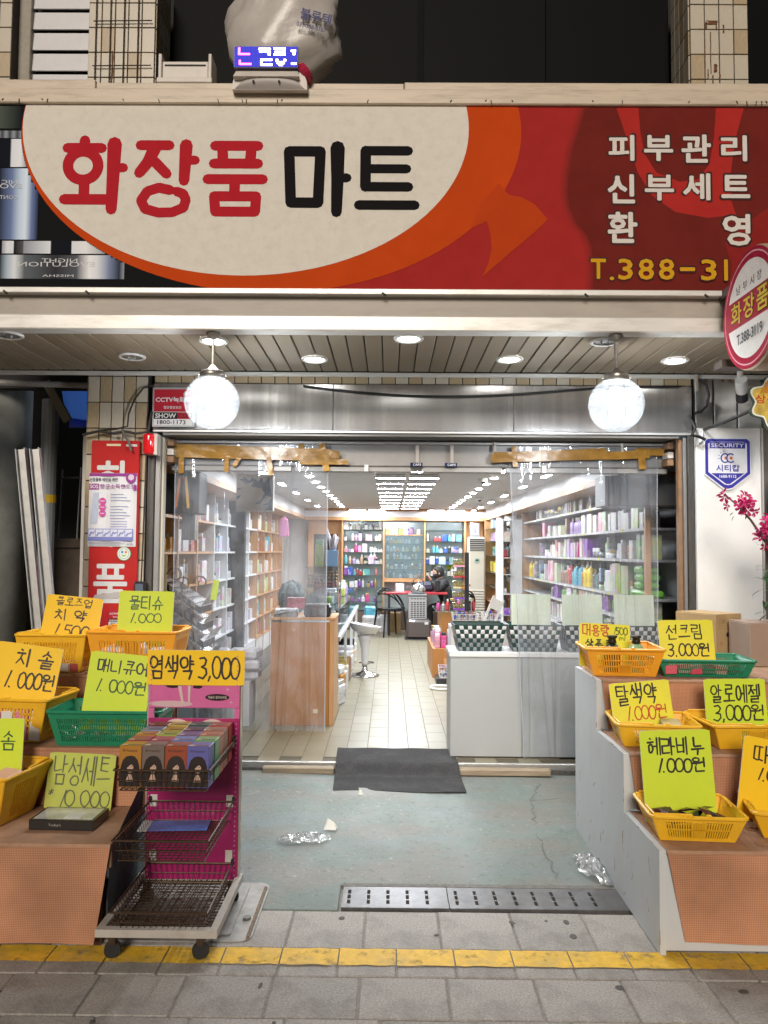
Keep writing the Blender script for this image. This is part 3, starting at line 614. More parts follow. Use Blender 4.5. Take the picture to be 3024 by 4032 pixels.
# main lettering, brush strokes with round ends
def letters(name, m, segs):
    b = B(); b.lay = .0035; b.mat(m)
    for pts, w0, w1, closed in segs: b.stroke([P(*p) for p in pts], w0*.00129, w1*.00129, closed)
    return b.build(name, sg, None, (0,0,-SY), FACE)
M_lred = mk('letter_red', (.44,.022,.032), .85, spec=.0, noise=.05, ns=12); M_lblk = mk('letter_black', (.014,.013,.014), .85, spec=.0)
cir = [(358+66*math.cos(2*PI*k/22), 282+62*math.sin(2*PI*k/22)) for k in range(23)]
letters('lettering', M_lred, [([(363,172),(363,200)],46,46,0), ([(288,205),(438,205)],44,44,0), (cir,46,46,0), ([(365,345),(365,425)],46,46,0), ([(280,428),(480,428)],46,46,0), ([(493,187),(490,320),(485,470)],62,48,0), ([(505,290),(534,290)],40,40,0)])
letters('lettering', M_lred, [([(606,192),(732,192)],44,44,0), ([(668,205),(640,265),(603,312)],56,46,0), ([(668,262),(722,316)],46,44,0), ([(805,192),(798,345)],56,46,0), ([(815,256),(845,256)],40,40,0),
    ([(738,386),(690,376),(640,392),(614,432),(632,468),(690,484),(750,482),(798,462),(808,428),(796,402),(768,392)],44,42,0)])
letters('lettering', M_lred, [([(930,193),(1118,193)],44,44,0), ([(926,270),(1118,270)],44,44,0), ([(962,205),(966,262)],46,46,0), ([(1088,205),(1084,262)],46,46,0), ([(900,338),(1140,338)],44,44,0), ([(1018,345),(1018,400)],46,46,0), ([(930,412),(1112,412),(1108,478),(936,478)],44,44,1)])
letters('lettering', M_lblk, [([(1252,216),(1388,216),(1380,438),(1262,438)],46,46,1), ([(1462,200),(1463,330),(1460,478)],62,46,0), ([(1475,330),(1504,330)],40,40,0)])
letters('lettering', M_lblk, [([(1584,212),(1768,212)],42,42,0), ([(1584,290),(1762,290)],40,40,0), ([(1584,212),(1584,368)],46,46,0), ([(1584,368),(1770,368)],42,42,0), ([(1556,447),(1798,447)],42,42,0)])
# small printed lines at the right
M_sh = flat((.05,.012,.01)); M_wt = flat((.66,.62,.58), .8); M_yt = mk('sign_yellow', (.60,.32,.02), .85, spec=.0)
for tx, cx, cy_, ww, hh in (('피',1030,195,112,112),('부',1190,195,126,112),('관',1352,197,128,122),('리',1515,195,112,112), ('신',1028,372,118,126),('부',1192,366,126,112),('세',1352,362,118,116),('트',1520,360,124,100), ('환',1032,538,128,134),('영',1520,546,120,136)):
    b = B(); b.lay = .0026
    for m, g, bo in ((M_sh, 9, .075), (M_wt, 0, .045)):
        a, c = P(1659+cx-ww/2-g, cy_+hh/2+g), P(1659+cx+ww/2+g, cy_-hh/2-g); b.mat(m).text(tx, a[0], a[1], c[0], c[1], bo); b.up(.0005)
    b.build('lettering', sg, None, (0,0,-SY), FACE)
b = B(); b.lay = .0026
for ch, x0, x1, y0, y1 in (('T',895,960,672,758),('.',975,995,748,764),('3',1012,1075,672,762),('8',1098,1165,672,762),('8',1185,1252,672,762),('-',1275,1340,708,724),('3',1365,1432,674,764),('1',1452,1490,674,764),('1',1540,1578,674,764),('9',1620,1686,674,764)):
    for m, g, bo in ((M_sh, 6, .05), (M_yt, 0, .03)):
        a, c = P(1659+x0-g, y1+g), P(1659+x1+g, y0-g); b.mat(m).text(ch, a[0], a[1], c[0], c[1], bo, fit=ch != '1')
b.build('phone_number', sg, None, (0,0,-SY), FACE)
b = B(); rr = random.Random(5)
for k in range(26): x = rr.uniform(-2.2,2.2); b.tube([(x,-.022,1.09),(x+rr.uniform(-.01,.01),-.0225,1.09-rr.uniform(.005,.03))], .003, 4)
for x in (-2.12,-1.67,-.05,1.05,1.7): b.tube([(x,-.03,.005),(x+.02,-.031,-.012)], .006, 5)
b.build('dirt_spots', sg, M_crack)

# ================================================================== THINGS ON TOP OF THE SIGN
M_wp = mk('white_plastic', (.60,.55,.50), .45, noise=.06, ns=8, dirt=(.3,.26,.22), dirt_amt=.4, ds=6)
tb = thing('lamp_bracket', 'small white metal bracket box standing on the sign top', 'bracket', (-1.165,4.20,4.10))
bx('base', tb, M_wp, -.155, .155, -.05, .10, 0, .03, c=.004); bx('body', tb, M_wp, -.13, .13, -.03, .08, .031, .135, c=.006)
for s in (-1, 1): bx('end_plate', tb, M_wp, s*.14-.009, s*.14+.009, -.04, .09, .031, .172, c=.003)
bx('slot', tb, M_crack, -.115, .115, -.0335, -.0305, .105, .113)
bl_ = thing('led_beacon', 'white rounded housing with a small scrolling LED display on the sign top', 'display', (-.675,4.20,3.998))
n = 24; arc = [(.205*math.cos(PI*k/n)*(1 if k < n/2 else 1), .02+.135*math.sin(PI*k/n)**.6) for k in range(n+1)]
b = B(); fr2 = [(x, -.118, z) for x, z in arc] + [(x*1.02, -.074, z+.004) for x, z in arc]
b.add(fr2, [(k+1, k, n+1+k, n+2+k) for k in range(n)] + [tuple(range(n+1)), (0, n, 2*n+1, n+1)]); b.build('housing', bl_, M_wp)
b = B(); b.sm = True; m2 = 8; vs = []
for j in range(m2+1):
    for k in range(n+1): q = math.sin(PI*k/n); vs.append((.195*math.cos(PI*k/n)*(1-.1*j/m2), -.119-.022*math.sin(PI*j/m2)*q, .022+.085*q*j/m2))
b.add(vs, [(j*(n+1)+k+1, j*(n+1)+k, (j+1)*(n+1)+k, (j+1)*(n+1)+k+1) for j in range(m2) for k in range(n)]); b.build('lower_bulge', bl_, mk('beacon_grey', (.40,.37,.35), .5, noise=.06, ns=8))
B().add([(-.18,-.124,.128),(.15,-.124,.128),(.165,-.150,.075),(-.195,-.150,.075),(-.18,-.1,.128),(.15,-.1,.128),(.165,-.12,.07),(-.195,-.12,.07)], [(0,3,2,1),(4,0,1,5),(3,7,6,2),(0,4,7,3),(1,2,6,5)]).build('visor', bl_, M_wp)
for x in (-.085,.055): B().lathe([(.007,0),(.007,.006),(0,.006)], 8).build('screw', bl_, M_crack, (x,-.139,.05), (R(90),0,0))
B().lathe([(.05,0),(.06,.02),(.05,.045),(0,.05)], 18).build('red_lamp', bl_, mk('beacon_red', (.4,.02,.06), .3), (.165,-.08,.12), (0,R(50),0))
ld = bx('led_panel', bl_, mk('led_frame', (.10,.10,.16), .4), -.192, .157, -.150, -.128, .124, .242)
def grid_emit(name, rgb, s):
    m = lamp(name, rgb, s); t = m.node_tree; n = t.nodes; l = t.links; e = n['Emission']
    tc = n.new('ShaderNodeTexCoord'); q = n.new('ShaderNodeVectorMath'); q.operation = 'SCALE'; q.inputs['Scale'].default_value = 140; l.new(tc.outputs['Object'], q.inputs[0])
    f = n.new('ShaderNodeVectorMath'); f.operation = 'FRACTION'; l.new(q.outputs[0], f.inputs[0]); d = n.new('ShaderNodeVectorMath'); d.operation = 'DISTANCE'; d.inputs[1].default_value = (.5,.5,0)
    sp = n.new('ShaderNodeSeparateXYZ'); l.new(f.outputs[0], sp.inputs[0]); cb = n.new('ShaderNodeCombineXYZ'); l.new(sp.outputs[0], cb.inputs[0]); l.new(sp.outputs[1], cb.inputs[1]); l.new(cb.outputs[0], d.inputs[0])
    r = n.new('ShaderNodeMapRange'); r.inputs[1].default_value = .3; r.inputs[2].default_value = .6; r.inputs[3].default_value = s; r.inputs[4].default_value = s*.35; l.new(d.outputs['Value'], r.inputs[0]); l.new(r.outputs[0], e.inputs[1]); return m
L_bg = grid_emit('led_blue', (.05,.05,.45), .9); L_wh = lamp('led_white', (.78,.72,1), 5.5); L_mg = lamp('led_magenta', (1,.08,.75), 4.5)
b = B(); b.mat(L_bg).rect(-.172, -.057, .172, .057)
def led(cols, rows):
    for x, y, ww, hh in rows: b.rect(x*.92, y*.9, (x+ww)*.92, (y+hh)*.9)
b.up(.001); b.mat(L_mg); led(0, [(-.165,.012,.012,.045),(-.165,.010,.07,.011),(-.157,-.052,.072,.011),(-.160,-.05,.011,.028)])
b.mat(L_wh); led(0, [(-.045,.042,.072,.011),(-.04,.026,.066,.009),(.012,.008,.014,.04),(-.032,-.026,.07,.011),(-.032,-.055,.012,.03),(-.032,-.057,.07,.012),
    (.045,.044,.07,.011),(.05,.024,.05,.010),(.045,.008,.07,.009),(.098,.008,.014,.045),(.058,-.03,.014,.014),(.105,-.03,.014,.014),(.066,-.046,.045,.016),(.078,-.058,.022,.012),(.148,.03,.028,.012),(.16,.01,.012,.03),(.15,-.05,.03,.012)])
b.build('lit_text', ld, None, (-.0175,-.1515,.183), FACE)
# plastic bag tied over something on the beacon
b = B(); b.sm = True; n = 40; rows = 22; rr = random.Random(9)
prof = [(.0,.06),(.02,.10),(.05,.165),(.09,.215),(.13,.262),(.17,.30),(.22,.322),(.28,.33),(.34,.335),(.40,.335),(.46,.332),(.52,.325),(.58,.31),(.64,.28),(.70,.22),(.75,.12),(.77,.03)]
vs = []
for i, (z, r) in enumerate(prof):
    for k in range(n):
        a = 2*PI*k/n; q = 1+.05*math.sin(3*a+z*11)+.045*math.sin(7*a-z*17)+.03*math.sin(11*a+z*40)+rr.uniform(-.012,.012); wx = r*q*math.cos(a); wy = r*q*math.sin(a)*.62
        sh = .10*max(0, .22-z)/.22
        vs.append((wx*1.0-sh*(1 if math.cos(a) > 0 else -.4)*.9, wy, z+.012*math.sin(5*a+z*9)+.02*math.cos(a)*(1 if z < .2 else .3)))
m_ = len(prof); b.add(vs, [(i*n+k, i*n+(k+1) % n, (i+1)*n+(k+1) % n, (i+1)*n+k) for i in range(m_-1) for k in range(n)])
M_bag = mk('milky_bag', (.62,.58,.54), .34, noise=.1, ns=5, bump=1., bs=13)
M_bag.node_tree.nodes['Principled BSDF'].inputs['Transmission Weight'].default_value = .25
pb = b.build('plastic_bag', None, M_bag, (-.655,4.50,4.235)); tag(pb, 'cloudy plastic bag tied over the beacon above the LED display', 'bag')
b = B(); b.mat(flat((.10,.10,.20))); b.text('블루텍', -.09, 0, .09, .075, .04); b.text('031-388-5767', -.10, -.05, .07, -.02, .03)
b.build('bag_lettering', pb, None, (.20,-.205,.315), (R(86),R(9),R(8)))
sp = B().lathe([(.012,0),(.014,.02),(.006,.03),(.006,.05),(0,.055)], 10).build('sign_stay_bolt', None, M_wp, (-.30,4.32,4.10)); tag(sp, 'little metal bolt stub on the sign top right of the beacon', 'bolt')

# ================================================================== ROUND PROJECTING SIGN
rs = thing('round_sign', 'round double-sided blade sign with red band projecting at the right', 'sign', (1.775,3.765,2.715))
def ringp(r, n=48): return [(r*math.cos(2*PI*k/n), r*math.sin(2*PI*k/n)) for k in range(n)]
ROT = (R(90), 0, R(-90))      # face towards the left: local x runs to the street, y up
B().lathe([(.285,-.13),(.303,-.12),(.306,-.065),(.303,-.012),(.29,0)], 48).build('drum', rs, mk('drum_side', (.42,.33,.23), .5, noise=.1, ns=10), (0,0,0), ROT)
b = B(); b.lay = .0008; wt = flat((.66,.63,.58)); mg = mk('round_red', (.34,.018,.045), .3, spec=.12); pk = flat((.62,.35,.36)); 
b.mat(mg).poly(ringp(.297)); b.mat(pk).poly(ringp(.279)); b.mat(mg).poly(ringp(.272)); b.mat(wt).poly(ringp(.242))
def chord(y0, y1, r=.262): 
    a0, a1 = math.asin(y0/r), math.asin(y1/r); p = [(r*math.cos(a0+(a1-a0)*k/10), r*math.sin(a0+(a1-a0)*k/10)) for k in range(11)]
    return p + [(-x, y) for x, y in p[::-1]]
b.mat(mg).poly(chord(-.062, .085, .272)); b.up(.0004)
b.mat(flat((.10,.03,.02)))
for i, ch in enumerate('화장품'): b.text(ch, -.205+i*.138, -.05, -.078+i*.138, .078, .055)
b.mat(mk('round_yellow', (.55,.42,.05), .35, spec=.12))
for i, ch in enumerate('화장품'): b.text(ch, -.2+i*.138, -.044, -.083+i*.138, .071, .03)
b.mat(flat((.10,.10,.10)))
for i, ch in enumerate('남부시장'): b.text(ch, -.135+i*.075, .105, -.09+i*.075, .152, .01)
b.text('T.388-3119', -.135, -.155, .135, -.10, .03)
b.build('face', rs, None, (0,0,0), ROT)
bx('bracket_arm', rs, mk('bracket_rust', (.08,.06,.05), .7), -.01, .14, .30, .40, -.22, -.18); bx('bracket_arm', rs, mk('bracket_rust', (.08,.06,.05), .7), .02, .14, .26, .40, .17, .21)

# ================================================================== DOOR HEADER, FRAME, CURTAINS
M_ss = mk('brushed_steel', (.56,.56,.57), .25, metal=.95, noise=.42, ns=2.2, dirt=(.34,.31,.27), dirt_amt=.5, ds=9, stretch=(2.2,1,.12))  # stretched noise puts vertical reflection streaks into the steel colour
hd = thing('steel_header', 'brushed stainless steel header panel across the top of the doorway', 'header', (.21,5.15,2.29))
nt_ = M_ss.node_tree; tg_ = nt_.nodes.new('ShaderNodeTangent'); tg_.direction_type = 'RADIAL'; tg_.axis = 'Z'
nt_.links.new(tg_.outputs[0], nt_.nodes['Principled BSDF'].inputs['Tangent']); nt_.nodes['Principled BSDF'].inputs['Anisotropic'].default_value = .85
for x0, x1 in ((-1.815,-.60),(-.597,.62),(.623,1.82)): bx('panel', hd, M_ss, x0, x1, .0, .09, .018, .335, c=.004)
bx('lower_edge', hd, mk('bright_edge', (.75,.75,.76), .3, metal=.6), -1.815, 1.82, -.006, .03, .002, .016, c=.002)
tiles(hd, -1.815, 1.82, .338, .408, .012, 40, .07, random.Random(8), .5)
bx('tile_bed', hd, M_mortar, -1.815, 1.82, .014, .1, .337, .409)
b = B(); b.tube([(-.80+.09*k, -.016+.004*math.sin(k), .318-.075*math.sin(PI*k/22)*(1-.25*k/22)) for k in range(23)] + [(1.3,-.015,.325),(1.74,-.015,.33)], .006, 6)
cab = b.build('sagging_cable', None, mk('black_cable', (.012,.012,.012), .5), (.21,5.145,2.29)); tag(cab, 'black cable sagging across the steel header', 'cable')
fr = thing('door_frame', 'dark metal door frame with grey track box around the open shop front', 'door frame', (.21,5.2,0))
M_dk = mk('dark_frame', (.085,.08,.075), .45, metal=.5, noise=.3, ns=14, dirt=(.18,.14,.10), dirt_amt=.5, ds=8, stretch=(2,2,.4))
M_gy = mk('grey_frame', (.30,.295,.29), .4, metal=.5, noise=.1, ns=8); M_br = mk('rusty_edge', (.24,.135,.07), .6, noise=.2, ns=12)
bx('post', fr, M_dk, -1.845, -1.80, -.05, .10, 0, 2.29, c=.004); bx('jamb', fr, M_gy, -1.798, -1.765, -.03, .05, .0, 2.27, c=.003); bx('edge_strip', fr, mk('pale_strip', (.5,.44,.34), .5), -1.763, -1.75, .0, .06, 0, 2.26)
bx('post', fr, M_dk, 1.785, 1.865, -.06, .14, 0, 2.29, c=.006); bx('jamb', fr, M_gy, 1.762, 1.783, -.04, .05, 0, 2.28, c=.003); bx('edge_strip', fr, M_br, 1.735, 1.76, -.02, .03, 0, 2.27, c=.002)
M_hdr = mk('header_grey', (.33,.325,.32), .4, metal=.35, noise=.08, ns=6)
bx('header_box', fr, M_hdr, -1.748, 1.733, .18, .26, 2.095, 2.27, c=.004); bx('soffit_plate', fr, mk('recess_grey', (.18,.175,.165), .5, metal=.3), -1.748, 1.733, -.045, .178, 2.272, 2.288)
bx('rail', fr, mk('rail_pale', (.48,.47,.45), .4, metal=.4), -1.748, 1.733, .14, .176, 2.245, 2.262, c=.002)
for x0, x1 in ((-1.74,-.90),(-.88,-.06),(.02,.57),(.60,1.72)): bx('track', fr, M_hdr, x0, x1, .15, .235, 2.052, 2.086, c=.003)
bx('track_channel', fr, M_dk, -1.75, 1.735, .16, .25, 2.0865, 2.0945)
for x in (-.375,.86): bx('roller_clip', fr, mk('clip_white', (.7,.7,.7), .3), x-.015, x+.015, .12, .148, 2.05, 2.10, c=.003)
for x in (-.7,.52,1.4): bx('hanger', fr, M_wp, x-.008, x+.008, .12, .138, 2.20, 2.262)
for x in (-.02,.22):
    bx('sensor_arm', fr, M_wp, x-.012, x+.012, .135, .175, 2.10, 2.24, c=.003); bx('sensor_label', fr, flat((.02,.03,.09)), x-.05, x+.035, .118, .134, 2.088, 2.114)
for s, x in ((1,-.02),(2,.22)):
    b = B().mat(flat((.75,.75,.75))).text('CAPS', -.032, -.008, .025, .008, .03); b.build('label_print', fr, None, (x,.1172,2.101), FACE)
b = B()
for i, z in enumerate((2.235,2.17,2.12)):
    bx('side_block', fr, (M_br, M_wp, M_br)[i], -1.745, -1.70, .05, .17, z-.022, z+.022, c=.003); bx('side_block', fr, (M_br, M_wp, M_br)[i], 1.69, 1.73, .05, .17, z-.022, z+.022, c=.003)

# clear plastic curtains with folds
M_pl = clear('clear_vinyl', (.96,.97,.98), gloss=.10, haze=.15, rough=.04, hazecol=(.80,.87,1), noise=.04, wrinkle=.6, ws=8)
M_hem = clear('vinyl_hem', (.9,.92,.95), gloss=.15, haze=.4, rough=.1, hazecol=(.8,.85,.95))
def curtain(label, x0, x1, z0, z1, y, seed, flare):
    r = random.Random(seed); ph = [r.uniform(0, 6) for _ in range(8)]; nx, nz = 150, 46; b = B(); b.sm = True; vs = []
    folds = [(r.uniform(.05,.95), r.uniform(-.14,.14), r.uniform(.004,.011), r.choice((-1,1))*r.uniform(.006,.02)) for _ in range(22)]
    for j in range(nz+1):
        t = j/nz
        for i in range(nx+1):
            s = i/nx; x = x0+(x1-x0)*s + flare*(1-t)*(1-s); d = .012*math.sin(s*9+ph[0]+t*1.3)*(1-t*.6)+.006*math.sin(s*23+ph[1]-t*3)+.004*math.sin(t*17+s*11+ph[2])
            for c, sl, wd, am in folds: q = s-c-sl*(1-t); d += am*math.exp(-(q/wd)**2)*min(1, .25+(1-t)*1.2)
            vs.append((x, y+d, z0+(z1-z0)*t))
    b.add(vs, [(j*(nx+1)+i, j*(nx+1)+i+1, (j+1)*(nx+1)+i+1, (j+1)*(nx+1)+i) for j in range(nz) for i in range(nx)])
    o = b.build('plastic_curtain', None, M_pl)
    for i in (0, nx): B().tube([vs[j*(nx+1)+i] for j in range(nz+1)], .0035, 5).build('hem', o, M_hem)
    return tag(o, label, 'curtain', 'clear plastic curtains in the shop front')
curtain('clear plastic curtain hanging over the left half of the shop front', -1.50, -.435, .26, 2.235, 5.345, 4, 0)
curtain('clear plastic curtain hanging over the right half of the shop front', .83, 1.86, .10, 2.235, 5.345, 6, .10)
# brown packing tape
M_tape = mk('packing_tape', (.36,.19,.035), .22, noise=.25, ns=16, bump=.5, bs=26)
def tape(label, segs):
    b = B(); r = random.Random(len(segs)); y = 5.322
    for (x0, z0), (x1, z1), wd in segs:
        y -= .0006; n = 10; dx, dz = x1-x0, z1-z0; L = math.hypot(dx, dz); nxn, nzn = -dz/L*wd/2, dx/L*wd/2; vs = []
        for k in range(n+1):
            t = k/n; j = r.uniform(-.002,.002); dy = r.uniform(-.0012,.0012)
            vs += [(x0+dx*t+nxn, y+dy, z0+dz*t+nzn+j), (x0+dx*t-nxn, y-dy, z0+dz*t-nzn+j)]
        b.add(vs, [(2*k, 2*k+1, 2*k+3, 2*k+2) for k in range(n)])
    return tag(b.build('packing_tape', None, M_tape), label, 'tape')
tape('brown packing tape strips holding up the left plastic curtain', [((-1.51,2.205),(-.42,2.175),.062), ((-1.50,2.165),(-.36,2.145),.05), ((-1.455,2.235),(-1.455,2.03),.036), ((-1.135,2.17),(-1.14,2.04),.034), ((-1.03,2.17),(-1.09,2.08),.03), ((-.855,2.22),(-.83,2.02),.04), ((-.62,2.24),(-.61,2.10),.036), ((-.48,2.24),(-.44,2.05),.045), ((-.62,2.115),(-.29,2.115),.038), ((-.9,2.19),(-.35,2.165),.05)])
tape('brown packing tape strips holding up the right plastic curtain', [((.70,2.145),(1.80,2.185),.055), ((.72,2.165),(1.5,2.20),.05), ((.86,2.235),(.87,2.09),.035), ((1.74,2.23),(1.75,2.08),.05), ((1.70,2.20),(1.90,2.20),.05)])
# sill: wooden strip, threshold, mat
bx_ = thing('sill', 'worn wooden step strip along the doorway threshold', 'sill', (0,5.25,0))
M_wood_old = mk('old_wood', (.30,.235,.16), .75, noise=.25, ns=12, stretch=(.6,6,6), dirt=(.12,.1,.08), dirt_amt=.5, ds=8)
bx('plank', bx_, M_wood_old, -.84, -.36, -.035, .03, .005, .048, c=.006); bx('plank', bx_, M_wood_old, .48, 1.09, -.035, .03, .005, .048, c=.006)
bx('threshold', bx_, mk('threshold_alu', (.40,.39,.37), .4, metal=.6, noise=.1, ns=20), -1.55, 1.95, .045, .075, .0, .066, c=.003)
bx('rubble_strip', bx_, mk('rubble', (.10,.095,.085), .95, noise=.5, ns=60, bump=1., bs=90), -1.5, 1.9, .028, .044, -.01, .03)
b = B(); b.sm = True; nx, ny = 20, 30; vs = []; rr = random.Random(2)
for j in range(ny+1):
    t = j/ny; y = 4.852+.80*t; f = max(0, min(1, (y-5.14)/.14)); z = .012+.062*(f*f*(3-2*f))+.012*math.exp(-((y-5.13)/.05)**2)
    for i in range(nx+1): s = i/nx; vs.append((-.342+.834*s+(.0 if j else rr.uniform(-.004,.004))+(-.022*t if s < .5 else -.03*t), y+.012*math.sin(s*7)*(1-t), z+.002*math.sin(s*17+t*9)))
b.add(vs, [(j*(nx+1)+i, j*(nx+1)+i+1, (j+1)*(nx+1)+i+1, (j+1)*(nx+1)+i) for j in range(ny) for i in range(nx)])
b.sm = False; E_ = len(b.v); b.add([(x, y, z-.008) for x, y, z in vs[:nx+1]] + vs[:nx+1], [(i, i+1, nx+2+i, nx+1+i) for i in range(nx)])
mt = b.build('door_mat', None, mk('black_felt_mat', (.026,.025,.026), .95, noise=.6, ns=110, bump=1., bs=150, dirt=(.075,.07,.065), dirt_amt=.6, ds=7)); tag(mt, 'black felt mat draped over the threshold', 'mat')

# ================================================================== LEFT PILLAR: BANNER, POSTER, STICKERS
bn = thing('vertical_banner', 'tall red banner with white Korean letters on the left pillar', 'banner', (-1.84,5.12,.95))
M_bred = mk('banner_red', (.44,.022,.022), .6, spec=.1, noise=.08, ns=6, dirt=(.3,.04,.03), dirt_amt=.4, ds=5); M_bw = flat((.60,.60,.60))
bx('board', bn, M_bred, -.162, .160, -.01, .02, 0, 1.275, c=.004)
for tx, z0, z1, in (('화',.86,1.14),('장',.56,.82),('품',.19,.45)):
    b = B().mat(M_bw).text(tx, -.125, z0, .10, z1, .03); b.build('lettering', bn, None, (0,-.0105,0), FACE)
b = B().mat(flat((.7,.62,.4))); b.rect(-.06,1.238,.035,1.252); b.mat(M_bw).rect(.07,1.235,.145,1.25); b.build('torn_tape', bn, None, (0,-.011,0), FACE)
b = B().mat(flat((.45,.42,.40))); b.poly([(-.13,.215),(.07,.225),(.10,.27),(.02,.262),(-.04,.25),(-.11,.245)]); b.build('torn_paper', bn, None, (0,-.0125,0), FACE)
po = thing('paper_poster', 'white hygiene poster with purple top band taped to the red banner', 'poster', (-1.846,5.106,1.515))
M_pap = mk('poster_paper', (.66,.66,.69), .35, noise=.03, ns=5); b = B().mat(M_pap); n = 14
b.add([(-.162+.32*i/n, -.004*math.sin(i*.9)-.001, z) for z in (0,.49) for i in range(n+1)], [(i, i+1, n+2+i, n+1+i) for i in range(n)]); b.build('sheet', po)
b = B(); b.lay = .006; pu_ = flat((.28,.05,.25)); b.mat(pu_).rect(-.16,.468,.157,.489); b.disc(.118,.455,.034); b.mat(flat((.6,.5,.6))).disc(.118,.462,.02)
b.mat(flat((.05,.05,.06))).text('신종플루 예방을 위한', -.158, .432, .03, .458, .02)
b.mat(pu_).rect(-.16,.378,-.095,.418); b.mat(flat((.7,.7,.72))).text('SOS', -.155, .386, -.1, .412, .03)
b.mat(pu_).text('항균소독핸드젤', -.088, .384, .15, .416, .015); b.rect(.138,.372,.157,.41)
b.mat(flat((.25,.30,.48)))
for k in range(9): 
    if k not in (3,): b.rect(-.015, .345-.02*k, .07+.06*((k*37) % 5)/5, .349-.02*k)
b.mat(flat((.45,.5,.62))).poly([(-.145,.15),(-.1,.155),(-.095,.36),(-.13,.355)]); b.mat(flat((.55,.08,.3)))
for k in range(3): b.disc(-.068, .302-.041*k, .0225)
b.mat(flat((.7,.4,.6))); 
for k in range(3): b.rect(-.083, .298-.041*k, -.053, .306-.041*k)
b.mat(flat((.2,.22,.5)))
for k in range(5): b.rect(-.01, .165-.017*k, .1, .168-.017*k)
b.mat(flat((.19,.21,.48))).rect(-.16, .038, .14, .118); b.mat(flat((.62,.63,.72)))
for k in range(6): x = -.156+.049*k; b.rect(x, .064, x+.045, .113)
b.mat(flat((.22,.25,.5)))
for k in range(6):
    x = -.152+.049*k; b.stroke([(x+.004,.072),(x+.014,.094-.004*(k % 3)),(x+.026,.086),(x+.037,.10-.006*(k % 2))], .012, .008)
b.mat(flat((.1,.1,.15)))
for k in range(3): b.rect(-.155, .026-.009*k, .06+.03*(k % 2), .0285-.009*k)
b.text('SOS', .1, .01, .14, .022, .02); b.build('poster_print', po, None, (0,0,0), FACE)
st = thing('round_sticker', 'round green and white leaf sticker on the red banner', 'sticker', (-1.765,5.106,1.468))
b = B().mat(flat((.05,.25,.10))).disc(0,0,.047); b.mat(flat((.66,.68,.64))).disc(0,0,.043); b.mat(flat((.05,.25,.10))).disc(0,0,.0335); b.mat(flat((.7,.7,.68))).disc(0,0,.031)
b.mat(flat((.06,.25,.5))).poly([(-.022,.006),(-.006,.0),(-.004,.018),(-.016,.02)]); b.mat(flat((.6,.25,.02))).poly([(.022,.006),(.006,.0),(.004,.016),(.016,.02)]); b.mat(flat((.2,.45,.05))).poly([(-.024,-.004),(0,-.022),(.024,-.004),(0,-.010)])
b.build('print', st, None, (0,0,0), FACE)
for k, (nm, label, loc, s) in enumerate((('security_notice', 'red and white camera notice half hidden behind the left globe', (-1.457,5.105,2.452), 1.), ('security_sticker', 'little red camera sticker low on the red banner above the baskets', (-1.80,5.106,1.05), .42))):
    cs = thing(nm, label, 'notice', loc)
    if k == 0: bx('plate', cs, mk('notice_plate', (.42,.42,.42), .4, metal=.3), -.142, .142, 0, .012, -.134, .134, c=.003)
    b = B(); b.lay = .001; rd = flat((.42,.02,.035)); wt_ = flat((.66,.66,.66)); bk = flat((.015,.015,.015))
    b.mat(rd).rect(-.13*s, -.03*s, .13*s, .12*s); b.mat(wt_); b.text('쇼', .065*s, .08*s, .09*s, .108*s, .05); b.text('CCTV녹화중', -.12*s, .032*s, .12*s, .07*s, .04); b.text('첨단영상보안', -.065*s, -.012*s, .055*s, .008*s, .03)
    b.mat(bk).rect(-.13*s, -.08*s, .03*s, -.036*s); b.mat(wt_).text('SHOW', -.12*s, -.075*s, .02*s, -.042*s, .04); b.mat(rd).rect(.03*s, -.08*s, .13*s, -.036*s); b.mat(bk).text('COM', .035*s, -.075*s, .125*s, -.042*s, .03)
    b.mat(wt_).rect(-.13*s, -.123*s, .13*s, -.081*s); b.mat(bk).text('1800-1173', -.105*s, -.117*s, .085*s, -.088*s, .03)
    b.build('print', cs, None, (0,0,0), FACE)
al = thing('alarm_beacon', 'red cylindrical alarm beacon on the left door post', 'beacon', (-1.605,5.09,2.13))
b = B(); b.sm = True; b.lathe([(.0,.0),(.036,.004),(.042,.02),(.042,.12),(.038,.135),(0,.138)], 20); b.build('lens', al, mk('beacon_lens', (.5,.008,.012), .12, emis=(.8,.01,.02), estr=.12, coat=.6)); bx('base', al, M_wp, .03, .055, -.02, .05, -.005, .14, c=.004); bx('back_plate', al, M_wp, -.04, .04, .043, .052, 0, .14)
ic = thing('intercom', 'small black door intercom on the left post above the price cards', 'intercom', (-1.645,5.09,1.17)); bx('case', ic, mk('black_case', (.015,.015,.017), .35), -.04, .03, -.01, .04, 0, .115, c=.006); bx('screen', ic, flat((.10,.12,.16)), -.03, .02, -.0125, -.0105, .05, .10)
M_cab = MATS['black_cable']
def cable(label, pts, r=.006, loc=(0,0,0), m=None):
    o = B().tube(pts, r, 6).build('cable', None, m or M_cab); return tag(o, label, 'cable')
cable('thin black cable looping from the tiles down to the left post', [(-1.6,5.12,2.60),(-1.66,5.1,2.58),(-1.72,5.1,2.50),(-1.755,5.1,2.40),(-1.76,5.1,2.32),(-1.83,5.09,2.30),(-1.95,5.1,2.29),(-2.06,5.1,2.265)])
cable('black cable bundle crossing the top of the red banner', [(-2.06,5.1,2.26),(-1.95,5.09,2.285),(-1.85,5.085,2.27),(-1.78,5.09,2.285),(-1.7,5.09,2.27),(-1.62,5.1,2.285),(-1.6,5.1,2.42)], .009)
